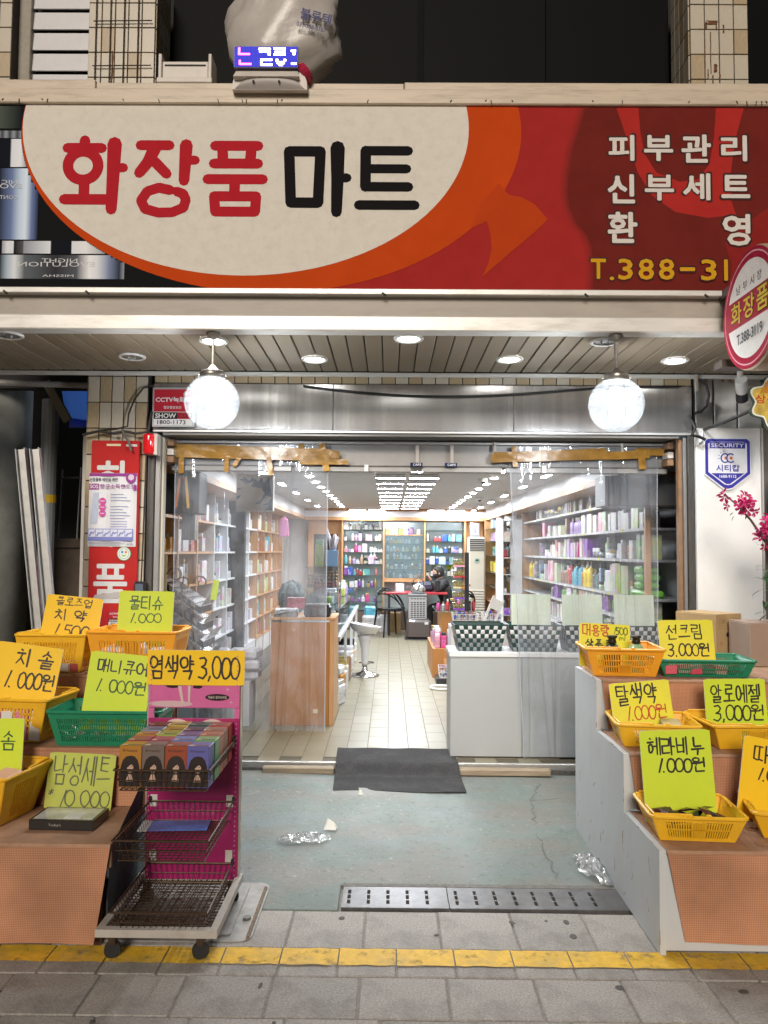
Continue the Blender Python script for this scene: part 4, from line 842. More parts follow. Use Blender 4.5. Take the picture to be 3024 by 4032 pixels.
cable('short frayed grey cable end over the red banner', [(-1.79,5.085,2.30),(-1.77,5.08,2.25),(-1.74,5.075,2.21),(-1.72,5.07,2.15)], .008, m=mk('cable_grey', (.12,.10,.09), .6))
cable('cable running down the left door post', [(-1.625,5.09,2.28),(-1.63,5.088,1.9),(-1.635,5.088,1.5),(-1.64,5.088,1.28)], .005)

# ================================================================== LEFT ALLEY
M_conc = mk('alley_concrete', (.20,.205,.19), .8, noise=.2, ns=5, dirt=(.09,.09,.08), dirt_amt=.6, ds=3)
col_ = B(); col_.sm = True; col_.lathe([(.27,0),(.27,3.3)], 28); co = col_.build('round_column', None, M_conc, (-3.12,6.0,0)); tag(co, 'grey round concrete column at the left edge beside the alley', 'column')
dp = thing('downpipe', 'grey plastic downpipe with yellow band in the alley', 'pipe', (-2.52,5.75,0))
B().tube([(-.05,0,.2),(-.05,0,2.62)], .062, 16).build('pipe', dp, mk('pipe_grey', (.30,.33,.36), .3, metal=.3)); B().tube([(-.05,0,1.84),(-.05,0,1.90)], .0635, 16).build('yellow_band', dp, flat((.6,.4,.03)))
tp = B(); n = 10; tp.add([(-2.68+.36*i/n, yy, zz+.015*math.sin(i)) for yy, zz in ((6.1,2.95),(6.3,2.56)) for i in range(n+1)], [(i, i+1, n+2+i, n+1+i) for i in range(n)]); tp.box(-2.66,-2.3,6.3,6.32,2.5,2.57)
M_tp = clear('tarp_blue', (.02,.08,.3), gloss=.02, haze=.9, rough=.4, hazecol=(.05,.15,.50), translucent=True)
ab = thing('added_tarp_bulb', 'added bulb out of sight that lights the blue tarpaulin in the alley', 'lamp', (-2.45,6.75,2.95)); B().lathe([(0,-.06),(.03,-.045),(.04,-.01),(.025,.025),(.015,.04)],14).build('bulb', ab, lamp('added_tarp_light', (.8,.9,1), 38)); B().tube([(0,0,.04),(0,0,.5)], .012, 8).build('socket', ab, M_cab)  # unseen bulb, added so the translucent tarpaulin shows lit blue
tag(tp.build('blue_tarpaulin', None, M_tp), 'blue tarpaulin roof over the dark alley', 'tarpaulin')
tag(B().tube([(-3.3,5.45,2.70),(-2.06,5.45,2.665)], .022, 8).build('canopy_pipe', None, mk('pipe_pale', (.36,.34,.32), .5, noise=.2, ns=20)), 'pale horizontal pipe under the canopy at the left', 'pipe')
tag(B().box(-.03,.03,-.02,.02,-.17,.17).build('roof_batten', None, mk('batten_wood', (.23,.21,.15), .8), (-2.50,5.7,2.60), (0,R(-30),0)), 'slanting wooden batten under the blue tarpaulin', 'batten')
lw_ = thing('low_wall', 'low brown rendered wall closing the alley', 'wall', (-2.55,6.6,0)); M_lw = mk('alley_render', (.085,.065,.05), .9, noise=.3, ns=8)
bx('body', lw_, M_lw, -1.2, .5, 0, .15, 0, 1.50); bx('coping', lw_, M_lw, -1.22, .5, -.03, .18, 1.502, 1.585, c=.01)
fn = thing('alley_railing', 'thin steel railing with slim bars on the alley wall', 'railing', (-2.55,6.65,1.586)); M_rail2 = mk('rail_steel', (.35,.35,.35), .35, metal=.7)
for x, h in ((-.16,.62),(.0,.72),(.16,.80),(-.32,.60),(.32,.7)): B().tube([(x,0,0),(x+.02,0,h)], .008, 6).build('bar', fn, M_rail2)
B().tube([(-.5,0,.52),(.4,0,.54)], .010, 6).build('rail', fn, mk('rail_dark', (.05,.045,.05), .5))
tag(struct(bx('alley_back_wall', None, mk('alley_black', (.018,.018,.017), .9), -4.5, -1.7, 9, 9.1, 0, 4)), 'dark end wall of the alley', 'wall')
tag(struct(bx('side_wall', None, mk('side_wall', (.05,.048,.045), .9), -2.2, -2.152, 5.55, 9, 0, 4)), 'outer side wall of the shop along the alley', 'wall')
for k, (x, lab) in enumerate(((-2.22,'left one of two aluminium profiles leaning in the alley mouth'), (-2.125,'right one of two aluminium profiles leaning in the alley mouth'))):
    ap = thing('aluminium_profile', lab, 'profile', (x+.34-.02*k, 4.42, 0), (R(-6),R(-9.3+.3*k),R(4)), 'aluminium profiles leaning beside the pillar'); M_ap = mk('raw_aluminium', (.33,.335,.33), .42, metal=.35, noise=.1, ns=14, dirt=(.2,.19,.16), dirt_amt=.5, ds=18)
    bx('web', ap, M_ap, -.024, .024, .01, .018, 0, 2.14); bx('flange', ap, M_ap, -.028, -.0245, -.02, .02, 0, 2.14); bx('flange', ap, M_ap, .0245, .028, -.02, .02, 0, 2.14)

# ================================================================== RIGHT SIDE: WHITE BOARD, SHIELD, STEEL CLADDING, CAMERA, FLOWER SIGN
wb = thing('white_board', 'tall white panel beside the right door post', 'panel', (2.25,5.105,0))
bx('panel', wb, mk('white_sheet', (.72,.72,.70), .45, noise=.03, ns=3, dirt=(.5,.48,.44), dirt_amt=.25, ds=4), -.215, .215, 0, .03, .15, 2.335, c=.003); bx('edge_strip', wb, mk('board_edge', (.42,.40,.38), .5), .217, .228, -.008, .03, .15, 2.335)
tg = B(); tg.add([(-.2,-.004,2.29),(-.165,-.004,2.325),(-.175,-.016,2.26),(-.2,-.01,2.215)], [(0,1,2,3)[::-1]]); tg.build('peeling_corner', wb, M_pap)
sh = thing('shield_sticker', 'blue and white shield-shaped security plate on the white panel', 'sign', (2.24,5.10,2.27))
def shield(k, r=.012): return [(-.155*k,-.02),(-.135*k,-.002),(.135*k,-.002),(.155*k,-.02),(.155*k,-.235*k-.01),(.03,-.343*k),(0,-.350*k),(-.03,-.343*k),(-.155*k,-.235*k-.01)]
B().prism(shield(1), -.001, .004).build('plate', sh, flat((.68,.68,.70)), (0,0,0), FACE)
b = B(); b.lay = .0045; bl2 = mk('shield_blue', (.035,.035,.30), .35); b.mat(bl2).poly([(x*.955,y*.955-.006) for x, y in shield(1)]); b.mat(flat((.70,.70,.72))).poly([(x*.83,y*.83-.026) for x, y in shield(1)])
b.mat(bl2).rect(-.118,-.072,.118,-.030); b.mat(flat((.7,.7,.72))).text('SECURITY', -.108, -.064, .108, -.038, .03)
for cx in (-.017,.020):
    b.mat(bl2).stroke([(cx+.026*math.cos(a), -.136+.029*math.sin(a)) for a in [R(50+20*k) for k in range(14)]], .009); b.mat(flat((.6,.16,.03))).disc(cx+.004,-.136,.010)
b.mat(bl2)
for a in (100,130,160,190): b.stroke([(-.02+.036*math.cos(R(a)), -.132+.038*math.sin(R(a))), (-.02+.044*math.cos(R(a)), -.132+.046*math.sin(R(a)))], .004)
b.text('시티캅', -.078, -.226, .078, -.180, .035); b.poly([(-.11,-.237),(.11,-.237),(.012,-.308),(-.012,-.308)]); b.mat(flat((.7,.7,.72))).text('1688-9112', -.056, -.268, .056, -.248, .03)
b.build('print', sh, None, (0,0,0), FACE)
sc = thing('steel_cladding', 'crinkled stainless steel cladding above the white panel', 'cladding', (2.25,5.14,2.337)); M_crk = mk('crinkled_steel', (.5,.5,.5), .3, metal=.9, bump=1., bs=14, noise=.15, ns=7)
for x0, x1 in ((-.20,-.085),(-.075,.075),(.085,.24)): bx('sheet', sc, M_crk, x0, x1, 0, .03, 0, .35, c=.003)
bx('backing', sc, M_mortar, -.20, .24, .031, .05, 0, .35)
for x in (-.17,-.13,-.02,.03,.11): B().lathe([(.0,0),(.012,.004),(0,.008)], 8).build('rivet', sc, M_br, (x,-.004,.325), (R(90),0,0))
tag(struct(bx('facade_wall', None, mk('facade_wall', (.13,.12,.11), .9, noise=.2, ns=6), 2.04, 2.9, 5.2, 5.3, 0, 2.69)), 'plain facade wall behind the white panel', 'wall')
cables = [('thick black cable hanging beside the right end of the steel header', [(2.06,5.1,2.66),(2.10,5.08,2.62),(2.115,5.08,2.55),(2.10,5.08,2.48),(2.06,5.08,2.44),(2.02,5.08,2.43)], .009),
          ('frayed cable knot at the top of the right door post', [(1.99,5.09,2.40),(2.02,5.07,2.33),(1.99,5.06,2.28),(2.04,5.06,2.27),(2.08,5.06,2.25)], .011),
          ('pale cable stub above the right door post', [(2.035,5.09,2.69),(2.035,5.085,2.58)], .014)]
for lab, pts, r in cables: cable(lab, pts, r, m=(mk('cable_pale', (.42,.38,.33), .6) if 'pale' in lab else None))
cc = thing('cctv_camera', 'white bullet security camera under the right end of the canopy', 'camera', (2.22,4.85,2.69), (0,0,R(20)))
B().lathe([(.045,0),(.045,-.02),(.02,-.03),(.018,-.10),(0,-.10)][::-1], 14).build('mount', cc, M_wp); B().tube([(-.015,-.02,-.09),(.07,.06,-.16)], .036, 14).build('body', cc, mk('camera_white', (.72,.72,.70), .35)); B().tube([(.055,.045,-.147),(.10,.09,-.187)], .038, 14).build('lens_hood', cc, mk('black_case', (0,0,0)))
fs_ = thing('flower_sign', 'yellow flower-shaped voucher sign on an arm at the right edge', 'sign', (2.32,4.62,2.415))
b = B(); pet = [(.15*(1+.13*math.cos(7*a)+.03*math.sin(3*a))*math.cos(a), .15*(1+.13*math.cos(7*a)+.03*math.sin(3*a))*math.sin(a)) for a in [2*PI*k/70 for k in range(70)]]; b.prism(pet, -.012, .012); b.build('board', fs_, mk('sign_edge_dark', (.03,.05,.03), .5), (0,0,0), FACE)
b = B(); b.lay = .013; b.mat(flat((.66,.68,.6))).poly([(x*.96,y*.96) for x, y in pet]); b.mat(mk('flower_yellow', (.52,.36,.05), .5, noise=.5, ns=14)); b.poly([(x*.88,y*.88) for x, y in pet]); b.mat(flat((.55,.24,.03))).poly([(-.10,.05),(.1,.06),(.08,.13),(-.06,.12)]); b.poly([(-.02,-.12),(.05,-.12),(.03,.02),(-.02,.02)])
b.mat(flat((.1,.25,.55))).text('Young', -.06, .075, .09, .105, .03); b.mat(flat((.5,.05,.02))).text('상품권', -.125, -.01, .075, .045, .04); b.mat(flat((.55,.6,.7))).rect(-.03,-.07,-.005,-.04); b.rect(.01,-.055,.04,-.025); b.build('print', fs_, None, (0,0,0), FACE)
B().tube([(-.14,.01,-.05),(-.22,.2,-.09),(-.23,.50,-.09)], .010, 8).build('arm', fs_, M_cab)
jk = B(); n = 12; prof = [(-.02,.16),(.03,.19),(.10,.2),(.3,.19),(.5,.2)]; jk.sm = True
for i, (dz, rx) in enumerate(prof):
    for k in range(n): a = 2*PI*k/n; jk.v.append((rx*math.cos(a)*(1+.06*math.sin(3*a+i)), .09*math.sin(a), -dz))
jk.add([], [(i*n+k, i*n+(k+1) % n, (i+1)*n+(k+1) % n, (i+1)*n+k) for i in range(len(prof)-1) for k in range(n)])
jo = jk.build('hanging_jacket', None, mk('jacket_blue', (.02,.08,.42), .7, noise=.2, ns=9), (2.70,5.0,2.05)); tag(jo, 'blue jacket hanging at the neighbouring stall at the right edge', 'jacket')
B().tube([(-.19,-.05,-.05),(-.10,-.095,-.2),(-.16,-.09,-.45)], .014, 6).build('lime_trim', jo, flat((.25,.6,.06)))

# ---- azalea in a pot
az = thing('azalea_plant', 'potted azalea with magenta blossoms before the white panel', 'plant', (2.42,4.55,0))
M_fl = [mk('petal_%d' % k, c, .5) for k, c in enumerate([(.52,.012,.14), (.42,.010,.10), (.60,.03,.19)])]; M_lf2 = mk('azalea_leaf', (.035,.085,.025), .45, noise=.3, ns=30); M_stm = mk('azalea_stem', (.12,.08,.05), .8)
b = B(); b.sm = True; b.lathe([(.0,.0),(.11,.0),(.15,.3),(.165,.3),(.165,.33),(.14,.33),(.13,.29),(0,.29)], 20).build('pot', az, mk('white_pot', (.7,.7,.68), .4)); 
BR = [[(0,0,.28),(-.01,.0,.7),(-.02,.02,1.05),(-.08,.0,1.35),(-.2,.02,1.58),(-.28,.02,1.7),(-.35,.02,1.78),(-.42,.04,1.85)], [(-.02,.02,1.05),(.02,.0,1.3),(-.06,-.02,1.5),(-.16,-.02,1.62)], [(-.06,-.02,1.5),(-.12,-.03,1.6),(-.21,-.02,1.66)], [(.02,0,1.3),(.0,-.03,1.5),(-.02,-.04,1.66),(-.05,-.04,1.72)], [(.02,.0,1.3),(.10,.02,1.5),(.15,.03,1.7)], [(-.01,0,.7),(-.1,-.02,1.1),(-.15,-.03,1.35)], [(.02,0,1.2),(-.08,-.04,1.45),(-.17,-.05,1.5)]]
b = B()
for br in BR: b.tube(br, [.014*(1-.75*i/len(br)) for i in range(len(br))], 5)
b.build('stem', az, M_stm)
def blossom(m):
    b = B(); b.mat(m)
    for k in range(5):
        a = 2*PI*k/5; d = lambda r, t, z: (r*math.cos(a+t), r*math.sin(a+t), z)
        b.add([d(.002,0,0), d(.016,-.5,.011), d(.030,-.34,.015), d(.036,0,.010), d(.030,.34,.015), d(.016,.5,.011), d(.018,0,.006)], [(0,1,6),(1,2,6),(2,3,6),(3,4,6),(4,5,6),(5,0,6)])
    return b.mesh('flower')
FM = [blossom(m) for m in M_fl]; LM = B().mat(M_lf2).add([(0,0,0),(.007,.018,.003),(.005,.036,.002),(0,.05,-.004),(-.005,.036,.002),(-.007,.018,.003)], [(0,1,5),(1,2,4,5),(2,3,4)]).mesh('leaf')
rz = random.Random(21)
for cx, cy_, cz, nf, sp in ((-.35,.02,1.79,13,.055),(-.29,.02,1.77,9,.04),(-.42,.04,1.845,2,.012),(-.20,-.02,1.66,12,.05),(-.13,-.02,1.63,12,.06),(-.25,-.02,1.64,6,.04),(-.07,-.04,1.72,12,.055),(-.02,-.04,1.66,12,.06),(-.22,.0,1.575,8,.04),(-.10,-.03,1.56,9,.05),(-.12,-.05,1.50,8,.045),(-.0,-.04,1.55,10,.06),(.1,.02,1.68,10,.07),(.06,0,1.5,8,.06)):
    for _ in range(max(2, int(nf*.72))): 
        v = Vector((rz.gauss(0,1), rz.gauss(0,1)-.5, rz.gauss(0,1)+.3)).normalized(); p = Vector((cx,cy_,cz))+v*sp*rz.uniform(.6,1.35)
        link('flower', FM[rz.randrange(3)], az, p, v.to_track_quat('Z','Y').to_euler(), [rz.uniform(.85,1.25)]*3)
    for _ in range(4): v = Vector((rz.gauss(0,1), rz.gauss(0,1), rz.gauss(0,.6)-.4)).normalized(); link('leaf', LM, az, Vector((cx,cy_,cz-.02))+v*sp*.9, v.to_track_quat('Y','Z').to_euler(), [rz.uniform(.6,1.0)]*3)
for cx, cz in ((-.19,1.40),(-.17,1.34),(-.19,1.27),(-.15,1.22),(-.13,1.3),(-.18,1.16)):
    for _ in range(8): v = Vector((rz.gauss(-.4,.8), rz.gauss(0,.8), rz.gauss(0,.3))).normalized(); link('leaf', LM, az, (cx+rz.uniform(-.03,.03), rz.uniform(-.05,.02), cz+rz.uniform(-.03,.03)), v.to_track_quat('Y','Z').to_euler(), [rz.uniform(1.3,2.1)]*3)
# ---- cardboard boxes
M_cb = mk('cardboard', (.40,.27,.13), .75, noise=.06, ns=9, dirt=(.3,.2,.1), dirt_amt=.3, ds=4); M_cb2 = mk('cardboard_pinkish', (.33,.235,.18), .75, noise=.06, ns=9); M_hole = MATS['pit_dark']
def carton(label, loc, rz_, w_, d_, h_, m, marks):
    c = thing('cardboard_box', label, 'box', loc, (0,0,R(rz_)), 'cardboard boxes behind the right stall'); bx('body', c, m, -w_/2, w_/2, 0, d_, 0, h_-.004, c=.003)
    for s in (-1, 1): bx('flap', c, m, s*w_/4-w_/4+.002, s*w_/4+w_/4-.002, .001, d_-.001, h_-.0035, h_)
    B().prism(rrect(-.024,-.013,.024,.013,.011,4), 0, .001).build('hand_hole', c, M_hole, (0,-.0005,h_*.55), FACE)
    bx('tape_strip', c, mk('box_tape', (.45,.33,.15), .25), -.02, .02, -.0012, -.0002, h_-.06, h_-.002)
    if marks:
        b = B().mat(flat((.16,.10,.05)))
        for z in (.19,.205,.222,.245): b.rect(-w_*.36, z-.001, w_*.38, z)
        for x in (-.36,.0,.2,.38): b.rect(w_*x, .19, w_*x+.0015, .245)
        b.text('OO', w_*.22, .209, w_*.34, .219); b.text('KG', -w_*.28, .226, -w_*.16, .24); b.text('00', w_*.22, .226, w_*.34, .24); b.mat(flat((.45,.13,.06)))
        for x in (-.3,.0,.28): b.text({-.3:'Y',.0:'▼',.28:'우'}[x], w_*x-.012, .085, w_*x+.012, .11, .02)
        b.build('box_print', c, None, (0,-.0006,0), FACE)
    return c
carton('tan cardboard box with printed panel behind the green tray', (2.05,4.68,.862), 28, .23, .30, .275, M_cb, 1)
carton('pinkish cardboard box in front of the tan one at the right edge', (2.23,4.42,.862), 4, .36, .24, .245, M_cb2, 0)
carton('lower cardboard box supporting the tan one', (2.04,4.66,.45), 20, .30, .36, .41, M_cb, 0)
carton('lower cardboard box supporting the pinkish one', (2.27,4.30,.45), 2, .42, .30, .41, M_cb, 0)
carton('bottom cardboard box under the stack beside the white panel', (2.14,4.50,.0), 8, .56, .45, .449, M_cb2, 0)

# ================================================================== STALLS
def weave_mat(name, c1, c2, pitch=.0066):
    m = mk(name, c1, .85); t = m.node_tree; n = t.nodes; l = t.links; p = n['Principled BSDF']
    tc = n.new('ShaderNodeTexCoord'); s = n.new('ShaderNodeSeparateXYZ'); l.new(tc.outputs['Object'], s.inputs[0])
    def M(op, a, b=None):
        q = n.new('ShaderNodeMath'); q.operation = op
        for i, v in ((0, a), (1, b)):
            if v is None: continue
            if isinstance(v, (int, float)): q.inputs[i].default_value = v
            else: l.new(v, q.inputs[i])
        return q.outputs[0]
    k = 2*PI/pitch
    h = M('ADD', s.outputs[1], s.outputs[2])
    a = M('ABSOLUTE', M('SINE', M('MULTIPLY', s.outputs[0], k/2))); b2 = M('ABSOLUTE', M('SINE', M('MULTIPLY', h, k/2)))
    w_ = M('MULTIPLY', a, b2); r = n.new('ShaderNodeMapRange'); r.inputs[1].default_value = .15; r.inputs[2].default_value = .55; l.new(w_, r.inputs[0])
    nz = n.new('ShaderNodeTexNoise'); nz.inputs['Scale'].default_value = 4; nz.inputs['Detail'].default_value = 7; l.new(tc.outputs['Object'], nz.inputs[0])
    rr = n.new('ShaderNodeMapRange'); rr.inputs[1].default_value = .35; rr.inputs[2].default_value = .7; rr.inputs[3].default_value = 1.1; rr.inputs[4].default_value = .68; l.new(nz.outputs[0], rr.inputs[0])
    mx = n.new('ShaderNodeMix'); mx.data_type = 'RGBA'; mx.inputs[6].default_value = (*c2, 1); mx.inputs[7].default_value = (*c1, 1); l.new(r.outputs[0], mx.inputs[0])
    v = n.new('ShaderNodeVectorMath'); v.operation = 'SCALE'; l.new(mx.outputs[2], v.inputs[0]); l.new(rr.outputs[0], v.inputs['Scale']); l.new(v.outputs[0], p.inputs['Base Color'])
    bp = n.new('ShaderNodeBump'); bp.inputs['Strength'].default_value = .5; bp.inputs['Distance'].default_value = .002; l.new(w_, bp.inputs['Height']); l.new(bp.outputs[0], p.inputs['Normal']); return m
M_clo = weave_mat('woven_cover_orange', (.58,.28,.155), (.36,.165,.088)); M_clb = weave_mat('woven_cover_brown', (.54,.265,.15), (.33,.15,.082))
M_tread = mk('tread_cover', (.38,.215,.13), .7, noise=.2, ns=10, dirt=(.16,.11,.08), dirt_amt=.5, ds=6)
def cloth(name, par, m, pts, n1=16, n2=10, amp=.006, seed=0):
    """cloth patch from four corners with slack; pts = bl, br, tr, tl"""
    r = random.Random(seed); ph = [r.uniform(0,6) for _ in range(4)]; b = B(); b.sm = True; bl3, br3, tr3, tl3 = [Vector(p) for p in pts]; nrm = (br3-bl3).cross(tl3-bl3).normalized(); vs = []
    for j in range(n2+1):
        t = j/n2
        for i in range(n1+1):
            s = i/n1; p = (bl3*(1-s)+br3*s)*(1-t)+(tl3*(1-s)+tr3*s)*t
            vs.append(p+nrm*amp*(math.sin(s*7+ph[0]+t*2)+.6*math.sin(s*15+ph[1]-t*3)+.7*math.sin(t*5+ph[2]))*(.3+.7*(1-t)))
    b.add(vs, [(j*(n1+1)+i, j*(n1+1)+i+1, (j+1)*(n1+1)+i+1, (j+1)*(n1+1)+i) for j in range(n2) for i in range(n1)]); return b.build(name, par, m)
ST = [(2.955,.0,.39),(3.39,.39,.635),(3.825,.635,.88)]; BACK = 4.25
def stall(label, x0, x1, side):
    s = thing('stepped_stall', label, 'stall', (0,0,0)); M_wb = mk('stall_white', (.53,.55,.565), .5, noise=.07, ns=4, dirt=(.38,.37,.33), dirt_amt=.6, ds=4, stretch=(1,1,.5))
    prof = [(2.95,.004),(BACK,.004),(BACK,.878),(3.82,.878),(3.82,.632),(3.385,.632),(3.385,.388),(2.95,.388)]
    if side:
        b = B(); n = len(prof); vs = [(x0, y, z) for y, z in prof] + [(x0+.022, y, z) for y, z in prof]
        b.add(vs, [tuple(range(n))[::-1], tuple(range(n, 2*n))] + [(i, (i+1) % n, n+(i+1) % n, n+i) for i in range(n)]); b.build('side_panel', s, M_wb)
        r8 = random.Random(4); wb2 = B()
        for k in range(n):
            (ya, za), (yb, zb_) = prof[k], prof[(k+1) % n]
            if k == 0: continue
            for _ in range(2):
                t0 = r8.uniform(0,.9); t1 = t0+r8.uniform(.03,.12); wb2.tube([(x0-.0004, ya+(yb-ya)*t0, za+(zb_-za)*t0), (x0-.0006, ya+(yb-ya)*t1, za+(zb_-za)*t1)], r8.uniform(.0010,.0022), 4)
        for _ in range(16): y_, z_ = r8.uniform(3.0,4.2), r8.uniform(.03,.36); wb2.tube([(x0-.0004,y_,z_),(x0-.0004,y_+r8.uniform(-.03,.03),z_+r8.uniform(.01,.06))], .0009, 4)
        wb2.tube([(x0-.0005,3.40,.30),(x0-.0005,3.405,.27),(x0-.0005,3.40,.245)], .002, 4); wb2.build('edge_wear', s, mk('worn_board', (.30,.24,.18), .9, noise=.4, ns=40))['kind'] = 'stuff'; x0 += .0225
    for k, (y, zb, zt) in enumerate(ST):
        y2 = ST[k+1][0] if k < 2 else BACK
        bx('riser_board', s, (M_wb if side else M_dkw), x0, x1, y, y+.02, (.02 if side else .30) if k == 0 else zb+.004, zt-.02); bx('tread_board', s, (M_wb if side else M_dkw), x0, x1, y-.002, y2-.004, zt-.0195, zt-.006)
        bx('tread_cover', s, M_tread, x0+.004, x1, y-.012, y2-.005, zt-.0055, zt-.001, c=.002)
        if side: c = [(x0+.02+(.05 if k == 0 else .012), y-.016, .055 if k == 0 else zb+.004), (x1, y-.018, .055 if k == 0 else zb+.004), (x1, y-.012, zt-.006), (x0+.004, y-.012, zt-.006)]
        else: c = [(x0, y-.02 if k else y-.03, .035 if k == 0 else zb+.002), (x1-(.048 if k == 0 else 0), y-.02 if k else y-.03, .030 if k == 0 else zb+.002), (x1, y-.013, zt-.006), (x0, y-.013, zt-.006)]
        cloth('riser_cover', s, M_clo if side else M_clb, c, 40, 14, .0065 if k == 0 else .004, k)
        B().tube([(x0 if not side else x0+.004,y-.009,zt-.008),(x1,y-.009,zt-.008)], .0085, 8).build('edge_roll', s, M_tread if k != 1 or side else M_clb)
    if not side:
        for x in (x1-.06, x0+.3): bx('leg', s, mk('leg_brown', (.12,.05,.03), .6), x-.02, x+.02, 2.985, 3.025, 0, .30)
        bx('leg', s, mk('leg_brown', (.12,.05,.03), .6), x1-.08, x1-.04, 4.15, 4.2, 0, .86); cloth('side_cover', s, mk('side_dark', (.055,.075,.08), .8), [(x1-.03,2.99,.06),(x1-.02,4.2,.06),(x1-.012,4.2,.86),(x1-.012,2.99,.36)], 10, 8, .004, 9)
    return s
M_dkw = mk('stall_board', (.16,.10,.06), .7, noise=.2, ns=8)
stall('stepped stall with white sides and orange woven covers right of the doorway', 1.02, 2.30, True)
stall('stepped stall draped in brown woven covers left of the doorway', -2.35, -1.04, False)

# ================================================================== BASKETS
M_by = mk('basket_yellow', (.80,.45,.02), .35, noise=.07, ns=10, dirt=(.45,.22,.03), dirt_amt=.35, ds=9); M_bo = mk('basket_orange', (.80,.35,.02), .35, noise=.06, ns=10); M_bg = mk('basket_green', (.012,.20,.10), .35, noise=.1, ns=10)
def basket(label, x, y, z, w_, d_, h_, m, rz_=0, nb=22, tiers=2, solid=.1, taper=.84, mid=True, handle=True, group='plastic baskets on the stalls'):
    t = thing('plastic_basket', label, 'basket', (x,y,z), (0,0,R(rz_)), group); a, c, e, g = w_/2*taper, d_/2*taper, w_/2, d_/2
    Q = [((-a,-c),(a,-c),(e,-g),(-e,-g)), ((a,-c),(a,c),(e,g),(e,-g)), ((a,c),(-a,c),(-e,g),(e,g)), ((-a,c),(-a,-c),(-e,-g),(-e,g))]
    for qi, q in enumerate(Q):
        b = B(); c0, c1, c2, c3 = Vector((*q[0],.004)), Vector((*q[1],.004)), Vector((*q[2],h_)), Vector((*q[3],h_)); nr = (c1-c0).cross(c3-c0).normalized()*.0025
        def S(s0, s1, t0, t1):
            f = lambda s, t_: (c0*(1-s)+c1*s)*(1-t_)+(c3*(1-s)+c2*s)*t_
            p = [f(s0,t0), f(s1,t0), f(s1,t1), f(s0,t1)]; b.add([v-nr for v in p]+[v+nr for v in p], [(3,2,1,0),(4,5,6,7),(0,1,5,4),(1,2,6,5),(2,3,7,6),(3,0,4,7)])
        n_ = nb if qi % 2 == 0 else max(4, int(nb*d_/w_)); sd = solid; S(0, sd, 0, 1); S(1-sd, 1, 0, 1); top = .80; bot = .10
        S(sd, 1-sd, 0, bot); S(sd, 1-sd, top, 1); hb = (top-bot)/tiers
        for k in range(1, tiers): S(sd, 1-sd, bot+hb*k-.02, bot+hb*k+.02)
        for i in range(n_+1): s = sd+(1-2*sd)*i/n_; wd = (1-2*sd)/n_*.24; S(max(sd, s-wd), min(1-sd, s+wd), bot, top)
        if mid and qi % 2 == 0: S(.41, .59, bot, bot+(top-bot)*(.95 if tiers < 3 else .45))
        b.build('side', t, m)
    b = B(); b.box(-a, a, -c, c, 0, .004); b.build('base', t, m)
    rp = [(-e,-g),(e,-g),(e,g),(-e,g)]; r = .018; pts = []
    for cx, cy_, a0 in ((e-r,-g+r,-PI/2),(e-r,g-r,0),(-e+r,g-r,PI/2),(-e+r,-g+r,PI)):
        for k in range(4): q = a0+PI/2*k/3; pts.append((cx+(r+.006)*math.cos(q), cy_+(r+.006)*math.sin(q), h_))
    b = B(); b.tube(pts, .0075, 6, closed=True); b.build('rim', t, m)
    if handle:
        for s in (-1, 1): B().tube([(-e*.96,s*.01-g*.0,h_+.004),(-e*.96,s*(g-.004),h_+.008),(-.05*e-.02,s*(g+.003),h_+.010)] if s < 0 else [(e*.96,.01,h_+.004),(e*.96,(g-.004),h_+.008),(-e*.9,(g+.003),h_+.010)], .005, 6).build('handle', t, m)
        for xx in (-.022,.022): bx('clip', t, m, xx*1.6-.010, xx*1.6+.010, -g-.011, -g+.006, h_-.004, h_+.012, c=.003)
    return t
basket('yellow plastic basket on the top step at the far left', -1.69, 3.975, .881, .35, .24, .185, M_by, 0, 20, 5)
basket('orange plastic basket on the top step of the left stall beside the doorway', -1.275, 3.965, .881, .44, .28, .205, M_bo, 0, 24, 2, .1, .84)
basket('yellow plastic basket on the middle step at the left edge', -1.71, 3.585, .636, .43, .28, .19, M_by, -6, 20, 5, .12, .80)
basket('green plastic basket on the middle step of the left stall', -1.245, 3.525, .636, .49, .27, .15, M_bg, 0, 40, 4, .06, .84, mid=False, handle=False)
basket('deep yellow plastic basket on the lowest step at the left edge', -1.68, 3.235, .391, .42, .30, .20, M_by, -10, 14, 2, .25, .74)
basket('orange plastic basket of shampoo bottles on the top step of the right stall', 1.195, 4.03, .881, .38, .30, .135, M_bo, -4, 24, 3, .1, .80)
basket('low green plastic tray on the top step of the right stall', 1.60, 4.02, .881, .47, .27, .082, M_bg, -3, 36, 2, .08, .86, mid=False, handle=False)
basket('yellow plastic basket on the middle step of the right stall near its white side', 1.215, 3.595, .636, .355, .28, .10, M_by, -6, 20, 4, .18, .82)
basket('yellow plastic basket on the middle step of the right stall at the right edge', 1.625, 3.595, .636, .40, .30, .105, M_by, 4, 16, 2, .3, .82)
basket('yellow plastic basket of dark sachets on the front step of the right stall', 1.205, 3.145, .391, .352, .275, .098, M_by, -4, 26, 2, .12, .80)
basket('yellow plastic basket on the front step of the right stall at the right edge', 1.66, 3.16, .391, .40, .30, .10, M_by, -14, 18, 2, .2, .80)

